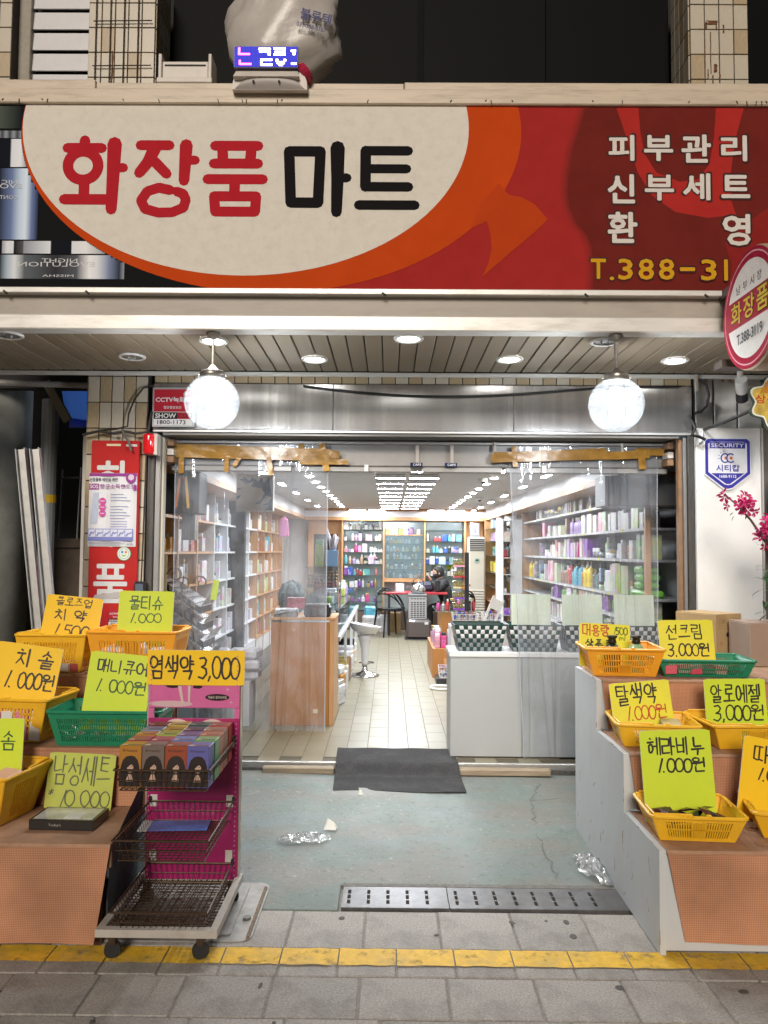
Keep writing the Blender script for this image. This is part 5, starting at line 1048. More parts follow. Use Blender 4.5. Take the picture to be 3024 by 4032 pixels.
# ================================================================== HAND-LETTERED PRICE CARDS
M_lime = mk('card_lime', (.60,.74,.025), .55, noise=.06, ns=7, dirt=(.33,.42,.06), dirt_amt=.3, ds=7); M_cy = mk('card_yellow', (.90,.57,.003), .55, noise=.05, ns=7, dirt=(.5,.33,.03), dirt_amt=.25, ds=7); M_cp = mk('card_pale_yellow', (.80,.76,.04), .55, noise=.05, ns=7, dirt=(.42,.4,.1), dirt_amt=.35, ds=7); M_cd = mk('card_dull_lime', (.46,.52,.08), .6, noise=.08, ns=6, dirt=(.25,.27,.08), dirt_amt=.4, ds=5)
M_core = mk('foam_core', (.66,.66,.62), .7); INK = mk('marker_black', (.02,.014,.012), .5); INKG = mk('marker_green', (.03,.10,.012), .5); INKR = mk('marker_red', (.52,.05,.02), .5); INKO = mk('marker_faded', (.10,.11,.05), .6)
def card(label, x, y, z, w_, h_, m, lines, roll=0, lean=6, ext=0., yaw=0, seed=1, r=.008, cat='price card'):
    rr = random.Random(seed); nc = 14; kb = rr.uniform(-.28,.28); kx = rr.uniform(-.03,.03)
    bend = lambda px, py: kb*(px-kx)**2*(.4+.6*max(0, py)/h_) + .10*max(0, py-h_*.7)**2
    b = B(); fr3, bk3 = [], []
    ys2 = [-ext, h_*.25, h_*.5, h_*.75, h_]
    for i in range(nc+1):
        px = -w_/2+w_*i/nc; e0 = r*(.6 if i in (0, nc) else 0)
        for j, py in enumerate(ys2):
            q = py-(e0+rr.uniform(0,.0012) if j == 4 else 0)+(e0 if j == 0 else 0); fr3.append((px, q, bend(px, q)))
    N = len(ys2); F = [(i*N+j, (i+1)*N+j, (i+1)*N+j+1, i*N+j+1) for i in range(nc) for j in range(N-1)]
    b.mat(m).add(fr3, F); o0 = len(b.v); b.mat(M_core).add([(x_, y_, z_-.005) for x_, y_, z_ in fr3], [f[::-1] for f in F])
    ringi = [i*N for i in range(nc+1)]+[nc*N+j for j in range(1, N)]+[i*N+N-1 for i in range(nc-1, -1, -1)]+[j for j in range(N-2, 0, -1)]
    o1 = len(b.v); b.add([fr3[k] for k in ringi]+[(fr3[k][0], fr3[k][1], fr3[k][2]-.005) for k in ringi], [((k+1) % len(ringi), k, len(ringi)+k, len(ringi)+(k+1) % len(ringi)) for k in range(len(ringi))])
    o = b.build('price_card', None, None, (x,y,z), (R(90-lean), R(roll), R(yaw))); tag(o, label, cat, 'hand-lettered price cards')
    for tx, x0, y0, x1, y1, ink, wd in lines:
        b = B(); b.lay = .0008; b.mat(ink); hand(b, tx, -w_/2+w_*x0, h_*y0, -w_/2+w_*x1, h_*y1, wd, rr); b.v = [(vx, vy, vz+bend(vx, vy)) for vx, vy, vz in b.v]; b.build('lettering', o)
    return o
card('yellow price card lettered 클로즈업 치약 1,500 in the far-left basket', -1.648,3.965,1.03,.294,.225,M_cy,[('클로즈업',.18,.77,.84,.95,INK,0.0051),('치 약',.2,.44,.78,.68,INK,0.0076),('1,500',.2,.08,.86,.34,INK,0.0076)],5,8,.10,0,1)
card('lime price card lettered 물티슈 1.000 in the orange basket by the doorway', -1.249,3.945,1.07,.281,.216,M_lime,[('물티슈',.19,.56,.83,.87,INKG,0.0076),('1.000',.2,.25,.80,.46,INKG,0.0068)],.5,8,.10,0,2)
card('yellow price card lettered 치솔 1.000원 at the left edge on the middle step', -1.70,3.56,.80,.315,.255,M_cy,[('치 솔',.34,.60,.92,.90,INK,0.0092),('1. 000원',.22,.22,.99,.50,INK,0.0083)],7,8,.10,0,3)
card('lime price card lettered 매니큐어 1.000원 in the green basket on the left', -1.235,3.49,.765,.29,.262,M_lime,[('매니큐어',.14,.66,.96,.87,INK,0.0076),('1. 000원',.14,.33,.97,.54,INKG,0.0071)],5,8,.09,0,4)
card('lime price card lettered 솜 in the lowest basket at the left edge', -1.66,3.26,.535,.25,.245,M_lime,[('솜',.62,.48,.90,.78,INKG,0.0073)],-1,6,.08,0,5)
card('dull lime price card lettered 남성세트 10.000 behind the gift box', -1.318,3.315,.391,.285,.232,M_cd,[('남성세트',.08,.44,.96,.93,INKO,0.0067),('*',.05,.22,.13,.36,INKO,0.0049),('10 000',.2,.06,.97,.34,INKO,0.0063)],2,9,0,0,6)
card('pale yellow card lettered 대용량 1500 샴푸 in the shampoo basket', 1.145,4.115,.965,.27,.158,M_cp,[('대용량',.06,.58,.6,.94,INKR,0.0071),('1500',.66,.66,.95,.90,INKG,0.0051),('ml',.78,.48,.93,.66,INKG,0.0037),('샴푸 린',.12,.18,.72,.46,INK,0.0076)],2.5,8,.07,0,7)
card('pale yellow price card lettered 선크림 3.000원 in the green tray', 1.566,4.06,.93,.286,.222,M_cp,[('선크림',.13,.55,.83,.88,INK,0.0079),('3.000원',.14,.16,.93,.44,INK,0.0079)],-1,8,.045,0,8)
card('dull yellow price card lettered 탈색약 1.000원 on the right stall', 1.20,3.66,.705,.283,.19,M_cp,[('탈색약',.10,.46,.80,.93,INK,0.0092),('1.000원',.22,.08,.93,.40,INKR,0.0067)],-5,8,.06,0,9)
card('lime price card lettered 알로에젤 3,000원 at the right edge', 1.625,3.63,.672,.285,.244,M_lime,[('알로에젤',.10,.56,.92,.88,INK,0.0083),('3,000원',.12,.22,.98,.50,INK,0.0079)],-1,6,.03,0,10)
card('large lime price card lettered 헤라비누 1.000원 on the front step of the right stall', 1.20,3.205,.44,.292,.33,M_lime,[('헤라비누',.10,.70,.92,.90,INK,0.0083),('1.000원',.20,.49,.92,.65,INK,0.0083)],-2,7,.035,0,11)
card('yellow price card starting 따 1.0 at the right edge of the front step', 1.575,3.215,.44,.29,.29,M_cy,[('따비누',.16,.66,.95,.88,INK,0.0083),('1.000원',.22,.42,.95,.58,INK,0.0083)],10,7,.035,0,12)
M_cg = mk('card_pale_green', (.55,.62,.50), .6, noise=.04, ns=6)

# ---- goods lying in the baskets and on the steps
gb = thing('gift_box', 'flat black gift box with pale lid print on the lowest step of the left stall', 'box', (-1.285,3.075,.391), (0,0,R(-2)))
bx('body', gb, mk('gift_black', (.02,.02,.02), .2, coat=.3), -.13, .13, 0, .155, 0, .04, c=.002); bx('lid_print', gb, mk('gift_pale', (.50,.49,.45), .15, noise=.25, ns=9, coat=.6), -.118, .118, .012, .143, .0402, .0412); bx('window_strip', gb, flat((.62,.62,.60), .15), .0, .065, .014, .09, .0413, .0418)
B().mat(flat((.35,.34,.3))).text("Today's", -.03, .014, .02, .026, .01).build('lettering', gb, None, (-.02,-.0006,0), FACE)
def lbottle(prof, n=12): b = B(); b.sm = True; b.lathe(prof, n); return b
M_bdk = mk('bottle_dark', (.02,.03,.02), .2, coat=.4); M_bgr = mk('bottle_green_clear', (.25,.42,.22), .15, coat=.5); M_cap = mk('cap_black', (.012,.014,.012), .3)
for x, y, m, lab in ((1.145,3.98,M_bdk,'dark shampoo bottle standing in the orange basket, left of two'),(1.27,3.985,M_bgr,'green shampoo bottle standing in the orange basket, right of two')):
    o = lbottle([(0,0),(.042,0),(.044,.08),(.042,.12),(.026,.145),(.015,.15)],16).build('shampoo_bottle', None, m, (x,y,.886)); tag(o, lab, 'bottle', 'shampoo bottles in the orange basket'); lbottle([(.012,.15),(.024,.152),(.02,.165),(.019,.178),(.026,.180),(.026,.19),(0,.19)],14).build('cap', o, M_cap)
rb = random.Random(31); BOXM = {}
def abox(name, label, cat, x, y, z, w_, d_, h_, m, rz_=0, rx=0, ry=0, group=None, c=.003):
    o = bx(name, None, m, -w_/2, w_/2, -d_/2, d_/2, 0, h_, c=c); o.location = (x,y,z); o.rotation_euler = (R(rx),R(ry),R(rz_)); return tag(o, label, cat, group)
M_pink = [mk('pack_pink_%d' % k, c, .4) for k, c in enumerate([(.62,.10,.14),(.68,.20,.22),(.5,.05,.09)])]
for k in range(6): abox('sun_cream_box', '%s pink sun cream box from the left in the green tray' % ORD[k], 'box', 1.425+.062*k, 3.975+.01*(k % 2), .895+.003*(k % 2), .058, .16, .045, M_pink[k % 3], rb.uniform(-6,6), 0, rb.uniform(-3,3), 'pink sun cream boxes in the green tray')
for k, (x, y, a) in enumerate(((1.14,3.56,8),(1.20,3.60,-5),(1.28,3.555,20),(1.30,3.58,-12))): abox('bleach_box', '%s small tan bleach box from the left in the yellow basket' % ORD[k], 'box', x, y, .66+.012*k, .085, .13, .03, mk('box_tan', (.45,.36,.18), .5, noise=.2, ns=30), a, rb.uniform(-4,4), rb.uniform(-5,5), 'small bleach boxes')
M_sac = [mk('sachet_%d' % k, c, .25, noise=.3, ns=20) for k, c in enumerate([(.05,.02,.018),(.09,.02,.02),(.03,.028,.028)])]
for k in range(14):
    b = B(); r_ = rb.uniform(.03,.045); b.sm = False
    b.add([(-r_,-r_*.7,0),(r_,-r_*.7,.006),(r_*1.1,r_*.7,.012),(-r_,r_*.8,.004),(0,0,.016)], [(0,1,4),(1,2,4),(2,3,4),(3,0,4)])
    o = b.build('soap_sachet', None, M_sac[k % 3], (1.10+.035*(k % 7)+rb.uniform(-.01,.01), 3.06+.075*(k//7)+rb.uniform(-.01,.01), .445+rb.uniform(0,.04)), (rb.uniform(-.5,.5), rb.uniform(-.5,.5), rb.uniform(0,3))); tag(o, 'dark glossy soap sachet heaped in the front yellow basket', 'sachet', 'dark sachets heaped in the front yellow basket')
for k in range(18):
    o = lbottle([(0,0),(.012,0),(.012,.03),(.006,.034)],8).build('nail_polish', None, flat(((.6,.6,.6),(.5,.25,.2),(.55,.5,.35))[k % 3], .2), (-1.42+.045*(k % 9)+rb.uniform(-.01,.01), 3.46+.05*(k//9), .650+rb.uniform(0,.02)), (R(rb.uniform(30,100)),0,rb.uniform(0,6))); tag(o, 'tiny nail polish bottle lying in the green basket', 'nail polish', 'nail polish bottles lying in the green basket'); B().lathe([(.0065,.034),(.005,.065),(0,.066)],8).build('cap', o, mk('cap_white', (.65,.65,.65), .3))
for k in range(3): abox('wet_tissue_pack', '%s white wet tissue pack from the left in the orange basket' % ORD[k], 'pack', -1.39+.12*k, 3.94, .887, .11, .18, .12+.02*(k % 2), mk('tissue_white', (.62,.66,.74), .3, noise=.1, ns=10), 0, 0, 0, 'wet tissue packs in the orange basket', .02)
for k in range(5): abox('toothbrush_pack', '%s toothbrush pack from the left in the basket at the left edge' % ORD[k], 'pack', -1.83+.065*k, 3.52, .645, .05, .15, .13, mk('brush_pack_%d' % (k % 2), ((.68,.66,.62),(.62,.2,.3))[k % 2], .25), rb.uniform(-8,8), 0, rb.uniform(-8,8), 'toothbrush packs in the left basket')
for k in range(3): abox('cotton_pack', '%s peach cotton pack from the left in the lowest left basket' % ORD[k], 'pack', -1.72+.085*k, 3.16, .50+.02*k, .10, .12, .05, mk('cotton_peach', (.66,.36,.26), .4, noise=.1, ns=8), rb.uniform(-15,15), rb.uniform(-10,10), rb.uniform(-10,10), 'cotton packs in the lowest left basket', .015)
for k in range(6): abox('toothpaste_box', '%s toothpaste box from the left in the far-left basket' % ORD[k], 'box', -1.80+.045*k, 3.95, .886, .04, .17, .04, flat(((.6,.55,.5),(.5,.1,.1))[k % 2]), 0, 0, 0, 'toothpaste boxes in the far-left basket')

for k in range(6): abox('aloe_tube', '%s green aloe gel tub from the left in the right edge basket' % ORD[k], 'tub', 1.50+.055*k, 3.53+.04*(k % 2), .645, .05, .05, .075, mk('aloe_green', (.16,.42,.10), .25, noise=.2, ns=20), rb.uniform(0,40), 0, 0, 'aloe gel tubs on the right stall', .012)
for k in range(5): abox('soap_bar_pack', '%s white soap pack from the left in the front right edge basket' % ORD[k], 'pack', 1.56+.06*k, 3.08+.02*(k % 2), .41+.01*(k % 3), .075, .05, .035, mk('soap_white', (.62,.58,.5), .4, noise=.15, ns=15), rb.uniform(-30,30), rb.uniform(-10,10), 0, 'soap packs on the right stall', .008)
# ================================================================== HAIR-DYE RACK ON WHEELS
rk = thing('display_rack', 'wheeled pink display rack with wire baskets for hair dye', 'rack', (0,0,0))
M_mag = mk('rack_magenta', (.36,.014,.13), .35, noise=.08, ns=6, dirt=(.2,.012,.06), dirt_amt=.35, ds=4); M_pk = mk('rack_pink', (.60,.13,.33), .35, noise=.08, ns=6); M_wire = mk('rusty_wire', (.07,.043,.026), .5, metal=.6, noise=.3, ns=60); M_rw = mk('rack_white', (.40,.37,.33), .5, noise=.1, ns=14, dirt=(.25,.17,.1), dirt_amt=.5, ds=12)
PY = 3.335; x0, x1 = -1.03, -.638
bx('lower_panel', rk, M_mag, x0, x1, PY, PY+.012, .10, .775, c=.002); bx('upper_panel', rk, M_pk, x0, x1, PY, PY+.012, .82, 1.06, c=.002)
for a, c in ((x0, x0+.022), (x1-.022, x1)): bx('side_strip', rk, M_pk, a, c, PY, PY+.012, .776, .819)
for x in (x0-.002, x1+.002): bx('post', rk, M_rw, x-.007, x+.007, PY+.013, PY+.03, .06, 1.065)
b = B(); b.lay = .0006; b.mat(flat((.60,.42,.46))).disc(-.935,.837,.095,.013,24); b.mat(flat((.03,.015,.02))).disc(-.735,.866,.052,.0145,24); b.mat(flat((.55,.5,.42))).text('캐슬듀 컬러샷네일', -.775, .860, -.695, .872, .02)
b.mat(flat((.03,.015,.02))).poly([(-.965,.918),(-.95,.907),(-.925,.904),(-.90,.908),(-.895,.918)]); b.poly([(-.838,.918),(-.84,.905),(-.815,.902),(-.80,.908),(-.802,.918)])
b.mat(flat((.62,.48,.48))).poly([(-.905,.915),(-.89,.912),(-.878,.84),(-.888,.838)]); b.poly([(-.862,.915),(-.85,.915),(-.852,.845),(-.86,.842)])
b.mat(flat((.62,.45,.5)))
for cx, cz in ((-.69,.90),(-.675,.845)): b.poly([(cx-.011,cz),(cx,cz+.002),(cx+.011,cz),(cx,cz-.002)]); b.poly([(cx,cz-.011),(cx+.002,cz),(cx,cz+.011),(cx-.002,cz)])
for cx in (-.905,-.755): b.mat(flat((.66,.50,.47))).poly([(cx+.075*math.cos(a), .706+.068*math.sin(a)) for a in [2*PI*k/30 for k in range(30)] if True][:16])
b.mat(flat((.05,.02,.015)))
for cx in (-.945,-.908,-.872): b.disc(cx, .735, .011, .016, 14); b.disc(cx+.005, .747, .006, .013, 12)
b.mat(flat((.35,.06,.08))).text('B·happy', -.78, .742, -.725, .756, .02)
b.mat(flat((.5,.28,.38)))
for k in range(46): 
    z = .12+.0205*k
    if not .772 < z < .822: b.disc(x1-.012, z, .0032, .0032, 8); b.disc(x0+.010, z, .003, .003, 8)
b.build('panel_print', rk, None, (0,PY-.0005,0), FACE)
b = B(); b.mat(flat((.62,.60,.55)))
for z in (.655,.405,.175): b.rect(x0+.018, z, x0+.048, z+.05); b.rect(x1-.05, z, x1-.02, z+.05)
b.build('hook_stickers', rk, None, (0,PY-.0035,0), FACE)
for zr in (.685,.43,.172):
    wb_ = thing('wire_basket', None, None) if False else None
    b = B(); yf, yb, h_ = 2.872, PY-.012, .078; xa, xb = x0+.02, x1-.018; ya = yf+.0; s_ = .018
    for dz, rr_ in ((0,.0045),(-h_*.5,.0022),(-h_,.003)): 
        q = s_*(-dz/h_); b.tube([(xa+q,ya+q,zr+dz),(xb-q,ya+q,zr+dz),(xb-q,yb-q*.3,zr+dz),(xa+q,yb-q*.3,zr+dz)], rr_, 5, closed=True)
    nf, nd = 15, 17
    for i in range(1, nf):
        x = xa+(xb-xa)*i/nf; xq = xa+s_+(xb-xa-2*s_)*i/nf; b.tube([(x,ya,zr),(xq,ya+s_,zr-h_),(xq,yb-.005,zr-h_),(x,yb,zr)], .0016, 4)
    for i in range(1, nd):
        y = ya+(yb-ya)*i/nd; yq = ya+s_+(yb-ya-s_)*i/nd; b.tube([(xa,y,zr),(xa+s_,yq,zr-h_),(xb-s_,yq,zr-h_),(xb,y,zr)], .0016, 4)
    o = b.build('wire_basket', rk, M_wire)
    for x in (xa, xb): B().tube([(x,yb-.01,zr),(x,yb+.004,zr+.016),(x,yb+.010,zr+.012)], .006, 6).build('hook', o, mk('hook_black', (.02,.02,.02), .5))
b = B(); zb = .098
b.box(-1.064,-.618,2.871,2.899,zb-.014,zb+.014); b.box(-1.064,-.618,3.346,3.374,zb-.014,zb+.014); b.box(-1.064,-1.036,2.8995,3.3455,zb-.014,zb+.0135); b.box(-.646,-.618,2.8995,3.3455,zb-.014,zb+.0135)
b.build('base_frame', rk, M_rw)
b = B()
for i in range(1, 16): x = -1.035+.39*i/16; b.tube([(x,2.90,zb-.004),(x,3.35,zb-.004)], .002, 4)
for i in range(1, 18): y = 2.90+.45*i/18; b.tube([(-1.04,y,zb-.001),(-.64,y,zb-.001)], .002, 4)
b.build('base_grid', rk, M_wire)
for x, y in ((-1.005,2.895),(-.682,2.895),(-1.02,3.34),(-.66,3.34)):
    w_ = B(); w_.lathe([(0,-.013),(.027,-.013),(.031,-.007),(.031,.007),(.027,.013),(0,.013)], 16); wo = w_.build('wheel', rk, mk('wheel_rubber', (.015,.015,.015), .7), (x,y,.0315), (R(90),0,R(20))); bx('fork', rk, M_wire, x-.014, x+.014, y-.017, y+.017, .052, .084, c=.003)
bf = abox('blue_flyer', 'glossy blue and white flyer lying in the middle wire basket', 'flyer', -.86, 3.24, .357, .24, .12, .002, mk('flyer_blue', (.08,.16,.50), .3, noise=.7, ns=5), 4); bx('white_border', bf, flat((.62,.64,.66)), -.16, -.121, -.06, .06, 0, .002)
card('wide yellow price card lettered 염색약 3,000 on top of the dye rack', -.829,PY-.006,.917,.42,.15,M_cy,[('염색약',.03,.2,.5,.83,INK,0.0092),('3,000',.53,.2,.95,.80,INK,0.0092)],0,0,0,0,13,.003)
# hair-dye boxes, four across and five deep
def dyebox():
    b = B(); b.mat(M_core); wd, dp, hh = .083, .080, .152; b.cbox(-wd/2, wd/2, -dp/2, dp/2, 0, hh, .0015); n = len(b.v)
    f = lambda pts, d=.0004: b.add([(x, -dp/2-d, z) for x, z in pts], [tuple(range(len(pts)))])
    b.mat(mk('dye_dark', (.022,.014,.013), .35)); f([(-.040,.003),(.040,.003),(.040,.05),(-.040,.05)], .0004); f([(.003,.116),(-.014,.113),(-.027,.10),(-.033,.08),(-.037,.062),(-.0405,.05),(-.0405,.02),(.0405,.02),(.0405,.05),(.036,.066),(.034,.08),(.028,.10),(.016,.113)], .0007)
    b.mat(mk('dye_skin', (.50,.33,.25), .5)); f([(-.010,.062),(-.006,.055),(.001,.052),(.008,.055),(.012,.062),(.013,.076),(.006,.084),(-.001,.08),(-.010,.072)], .001); f([(-.016,.022),(.014,.022),(.010,.036),(.006,.048),(-.006,.048),(-.010,.036)], .001)
    b.mat(mk('dye_lips', (.4,.08,.08), .4)); f([(-.005,.061),(0,.059),(.005,.061),(0,.0635)], .0013); b.mat(mk('dye_dark', (0,0,0))); f([(-.010,.075),(-.004,.0745),(-.004,.0765),(-.010,.077)], .0013); f([(.003,.0745),(.009,.075),(.009,.077),(.003,.0765)], .0013)
    t = B(); t.text('B·happy', -.028, .128, .026, .139, .01); b.mat(mk('dye_letter', (.14,.08,.06), .5)); b.add([(x, -dp/2-.0005, z) for x, z, _ in t.v], t.f)
    b.mat(mk('dye_top_strip', (.10,.07,.05), .4)); b.add([(-.015,-.034,hh+.0004),(.036,-.034,hh+.0004),(.036,-.018,hh+.0004),(-.015,-.018,hh+.0004)], [(0,1,2,3)]); b.mat(mk('dye_top_tab', (.55,.40,.28), .4)); b.add([(-.026+.011*math.cos(2*PI*k/10), -.024+.011*math.sin(2*PI*k/10), hh+.0006) for k in range(10)], [tuple(range(10))])
    return b.mesh('hair_dye_box')
DB = dyebox(); CN = {'golden orange':(.50,.22,.03),'grey brown':(.20,.15,.13),'rust red':(.35,.07,.025),'violet blue':(.14,.14,.42),'crimson':(.36,.035,.07),'rose':(.40,.05,.10),'blue':(.14,.22,.50),'green':(.16,.40,.14),'orange':(.55,.24,.05),'lime':(.36,.45,.08),'purple':(.16,.10,.30),'salmon':(.50,.17,.09),'light blue':(.22,.36,.60),'yellow':(.60,.42,.04),'plum':(.13,.05,.12),'brown':(.38,.17,.10),'maroon':(.20,.03,.035),'pale yellow':(.60,.46,.12),'teal':(.02,.10,.09),'red':(.46,.05,.03)}
ROWS = [['golden orange','grey brown','rust red','violet blue'],['crimson','rose','blue','green'],['orange','lime','purple','salmon'],['light blue','yellow','plum','brown'],['maroon','pale yellow','teal','red']]
for j, row in enumerate(ROWS):
    for i, cn_ in enumerate(row):
        o = link('hair_dye_box', DB, None, (x0+.068+.0855*i+rb.uniform(-.002,.002), 2.94+.0855*j, .612+rb.uniform(0,.002)), (R(-2+rb.uniform(-1,1)), 0, R(rb.uniform(-2,2))), (1,1,1), mk('dye_'+cn_.replace(' ','_'), tuple(.78*q for q in CN[cn_]), .35))
        tag(o, '%s hair dye box in the %s row of the upper wire basket' % (cn_, ORD[j]), 'box', 'hair dye boxes in the upper wire basket')
# ---- litter on the forecourt
M_film = clear('litter_film', (.96,.97,.97), gloss=.12, haze=.20, rough=.12, hazecol=(.9,.92,.95))
def film(label, loc, sx, sy, h_, seed, rot=0, tri=False):
    r = random.Random(seed); n = 18; b = B(); b.sm = True; vs = []
    for j in range(n+1):
        for i in range(n+1):
            s, t = i/n-.5, j/n-.5; k = (1-1.1*abs(t)) if tri else 1.; e = max(0, 1-(4*s*s+4*t*t)*.8)
            vs.append((s*sx*k+r.uniform(-.012,.012), t*sy+r.uniform(-.010,.010), max(.012, .012+h_*e*r.uniform(.1,1))))
    b.add(vs, [(j*(n+1)+i, j*(n+1)+i+1, (j+1)*(n+1)+i+1, (j+1)*(n+1)+i) for j in range(n) for i in range(n) if (2*(i/n-.5))**2+(2*(j/n-.5))**2 < 1.25])
    return tag(b.build('plastic_wrapper', None, M_film, loc, (0,0,R(rot))), label, 'litter', 'litter on the forecourt')
film('crumpled clear plastic wrapper on the middle of the forecourt', (-.43,4.05,0), .27, .12, .035, 3, 8)
film('crumpled clear plastic wrapper against the right stall side', (.965,3.70,0), .13, .34, .07, 5, 10, True)
pp = B(); pp.add([(-.035,-.025,.0),(.03,-.03,.0),(.04,.02,.005),(-.02,.03,.045),(-.01,0,.05),(.02,-.01,.035)], [(0,1,5,4),(1,2,5),(5,2,3,4),(0,4,3)]); tag(pp.build('paper_scrap', None, flat((.66,.65,.60)), (-.305,4.21,.01)), 'folded white paper scrap beside the clear wrapper', 'litter', 'litter on the forecourt')
pp = B(); pp.add([(-.015,-.012,.0),(.015,-.014,.0),(.016,.012,.005),(-.01,.014,.03),(0,0,.034)], [(0,1,4),(1,2,4),(2,3,4),(0,4,3)]); tag(pp.build('tissue_scrap', None, flat((.6,.6,.55)), (-.165,4.79,.01)), 'small tissue scrap just before the black mat', 'litter', 'litter on the forecourt')

# ================================================================== SHOP INTERIOR: LIGHTS
FZ = .0605
L_bar = lamp('led_bar_light', (.88,.94,1), 100); L_spot = lamp('led_spot_light', (1,.98,.95), 60); M_lh = mk('light_housing', (.7,.7,.7), .4)
barm = B().mat(L_bar).add([(-.145,-.026,-.0285),(-.145,.026,-.0285),(.145,.026,-.0285),(.145,-.026,-.0285)], [(0,1,2,3)]).mesh('tube'); barh = B().mat(M_lh).box(-.150,.150,-.031,.031,-.028,.009).mesh('housing')
def bar(label, x, y, rz_=0, z=2.257, g='LED bars on the shop ceiling'):
    t = thing('ceiling_light', label, 'light', (x,y,z), (0,0,R(rz_)), g); link('tube', barm, t); link('housing', barh, t)
for k, y in enumerate((7.06,7.7,8.35,9.0,9.65,10.3,11.0,11.7,12.45,13.2)):
    bar('left LED bar in the %s ceiling row from the street' % ORD[k], .004, y); bar('right LED bar in the %s ceiling row from the street' % ORD[k], .343, y)
for k, y in enumerate((7.36,8.66,10.05,11.4,12.7,13.75)): bar('%s lengthwise LED bar from the street on the right of the ceiling' % ORD[k], 1.5, y, 90)
for k, y in enumerate((7.2,8.5,9.8,11.2,12.7)): bar('%s lengthwise LED bar from the street on the left of the ceiling' % ORD[k], -1.2, y, 90)
for k, x in enumerate((-.58,-.24,.84,1.20)): bar('%s LED bar from the left along the back beam' % ORD[k], x, 13.85)
spm = B().mat(L_spot).lathe([(.0,-.012),(.03,-.012),(.036,-.006),(.036,0)],14).mesh('lens'); spr = B().mat(M_lh).lathe([(.037,-.002),(.05,-.006),(.052,0)],14,cap=False).mesh('ring')
def spot(label, x, y):
    t = thing('ceiling_spot', label, 'light', (x,y,2.268), (0,0,0), 'round spots on the shop ceiling'); link('lens', spm, t); link('ring', spr, t)
for k in range(10): spot('%s round ceiling spot from the street in the right row' % ORD[k], 1.085, 7.3+.68*k)
for k in range(9): spot('%s round ceiling spot from the street in the left row' % ORD[k], -.83, 7.9+.68*k)
M_dome = mk('dome_white', (.7,.7,.7), .35)
for x, y, lab in ((-.16,7.05,'white dome camera on the ceiling left of the LED bars'),(.98,8.1,'white dome camera among the right ceiling spots'),(1.28,11.0,'white dome camera deep in the shop at the right')):
    d = thing('dome_camera', lab, 'camera', (x,y,2.268), (0,0,0), 'dome cameras'); B().lathe([(0,-.06),(.03,-.055),(.045,-.035),(.05,-.02),(.055,-.02),(.055,0)],16).build('housing', d, M_dome); B().lathe([(0,-.01),(.02,-.008),(.022,0)],12).build('lens', d, M_cap, (0,-.045,-.035), (R(60),0,0))

# ================================================================== WALL UNITS
M_wd = mk('honey_wood', (.50,.27,.12), .45, noise=.14, ns=3, stretch=(6,6,.8)); M_wh = mk('unit_white', (.66,.66,.66), .45, noise=.03, ns=5); M_sf = mk('shelf_grey', (.30,.30,.31), .35); M_glass = clear('shelf_glass', (.86,.95,.93), gloss=.10, haze=.04, rough=.02, hazecol=(.7,.9,.85)); M_mir = mk('mirror_reflection_tint', (.44,.52,.54), .16, metal=.45, noise=.12, ns=2)  # M_mir: blue-grey reflected light of the mirrors put into the base colour
M_bv = mk('bulkhead_white', (.66,.65,.66), .5)
bh = thing('bulkhead', 'white bulkhead with wooden lower edge around the top of the shop walls', 'bulkhead', (0,0,0))
bx('face', bh, M_bv, 1.75, 2.3, 5.9, 14.0, 2.125, 2.268); bx('wood_edge', bh, M_wd, 1.745, 2.3, 5.9, 14.0, 2.07, 2.1245); bx('face', bh, M_bv, -2.15, -1.55, 5.7, 14.0, 2.125, 2.268); bx('wood_edge', bh, M_wd, -2.15, -1.545, 5.7, 14.0, 2.07, 2.1245)
bx('face', bh, M_bv, -1.549, 1.749, 13.98, 14.4, 2.115, 2.225); bx('wood_edge', bh, M_wd, -1.549, 1.749, 13.97, 14.4, 2.055, 2.1145); bx('wood_edge', bh, M_wd, -1.549, 1.749, 13.99, 14.4, 2.2255, 2.268)
# product shapes, unit sized
UM = {}
def U(k):
    if k in UM: return UM[k]
    b = B(); c = B()
    if k == 'box': b.cbox(-.5,.5,-.5,.5,0,1,.02); b.mats = [M_core]; c = None
    elif k == 'bottle': b.sm = True; b.lathe([(0,0),(.44,0),(.5,.03),(.5,.62),(.42,.70),(.2,.76),(.2,.80)],10); c.lathe([(.23,.80),(.23,.99),(0,1)],8)
    elif k == 'pump': b.sm = True; b.lathe([(0,0),(.46,0),(.5,.03),(.5,.60),(.36,.72),(.18,.76),(.18,.79)],10); c.lathe([(.2,.79),(.2,.86),(.06,.87),(.06,.95),(.16,.96),(.16,1),(0,1)],8); c.box(-.42,0,-.06,.06,.955,1)
    elif k == 'jar': b.sm = True; b.lathe([(0,0),(.48,0),(.5,.05),(.5,.55),(.45,.6)],12); c.lathe([(.49,.6),(.5,.62),(.5,.97),(0,1)],12)
    elif k == 'perfume': b.cbox(-.5,.5,-.3,.3,0,.68,.06); c.lathe([(.14,.68),(.14,.76),(.2,.77),(.2,1),(0,1)],8)
    elif k == 'tall': b.cbox(-.5,.5,-.5,.5,0,.8,.05); c.cbox(-.45,.45,-.45,.45,.802,1,.03)
    b.mats = [M_core]; b.mi = [0]*len(b.f)
    if c is not None: c.mats = [M_core]; c.mi = [0]*len(c.f)
    UM[k] = (b.mesh(k), c.mesh(k+'_cap') if c is not None else None); return UM[k]
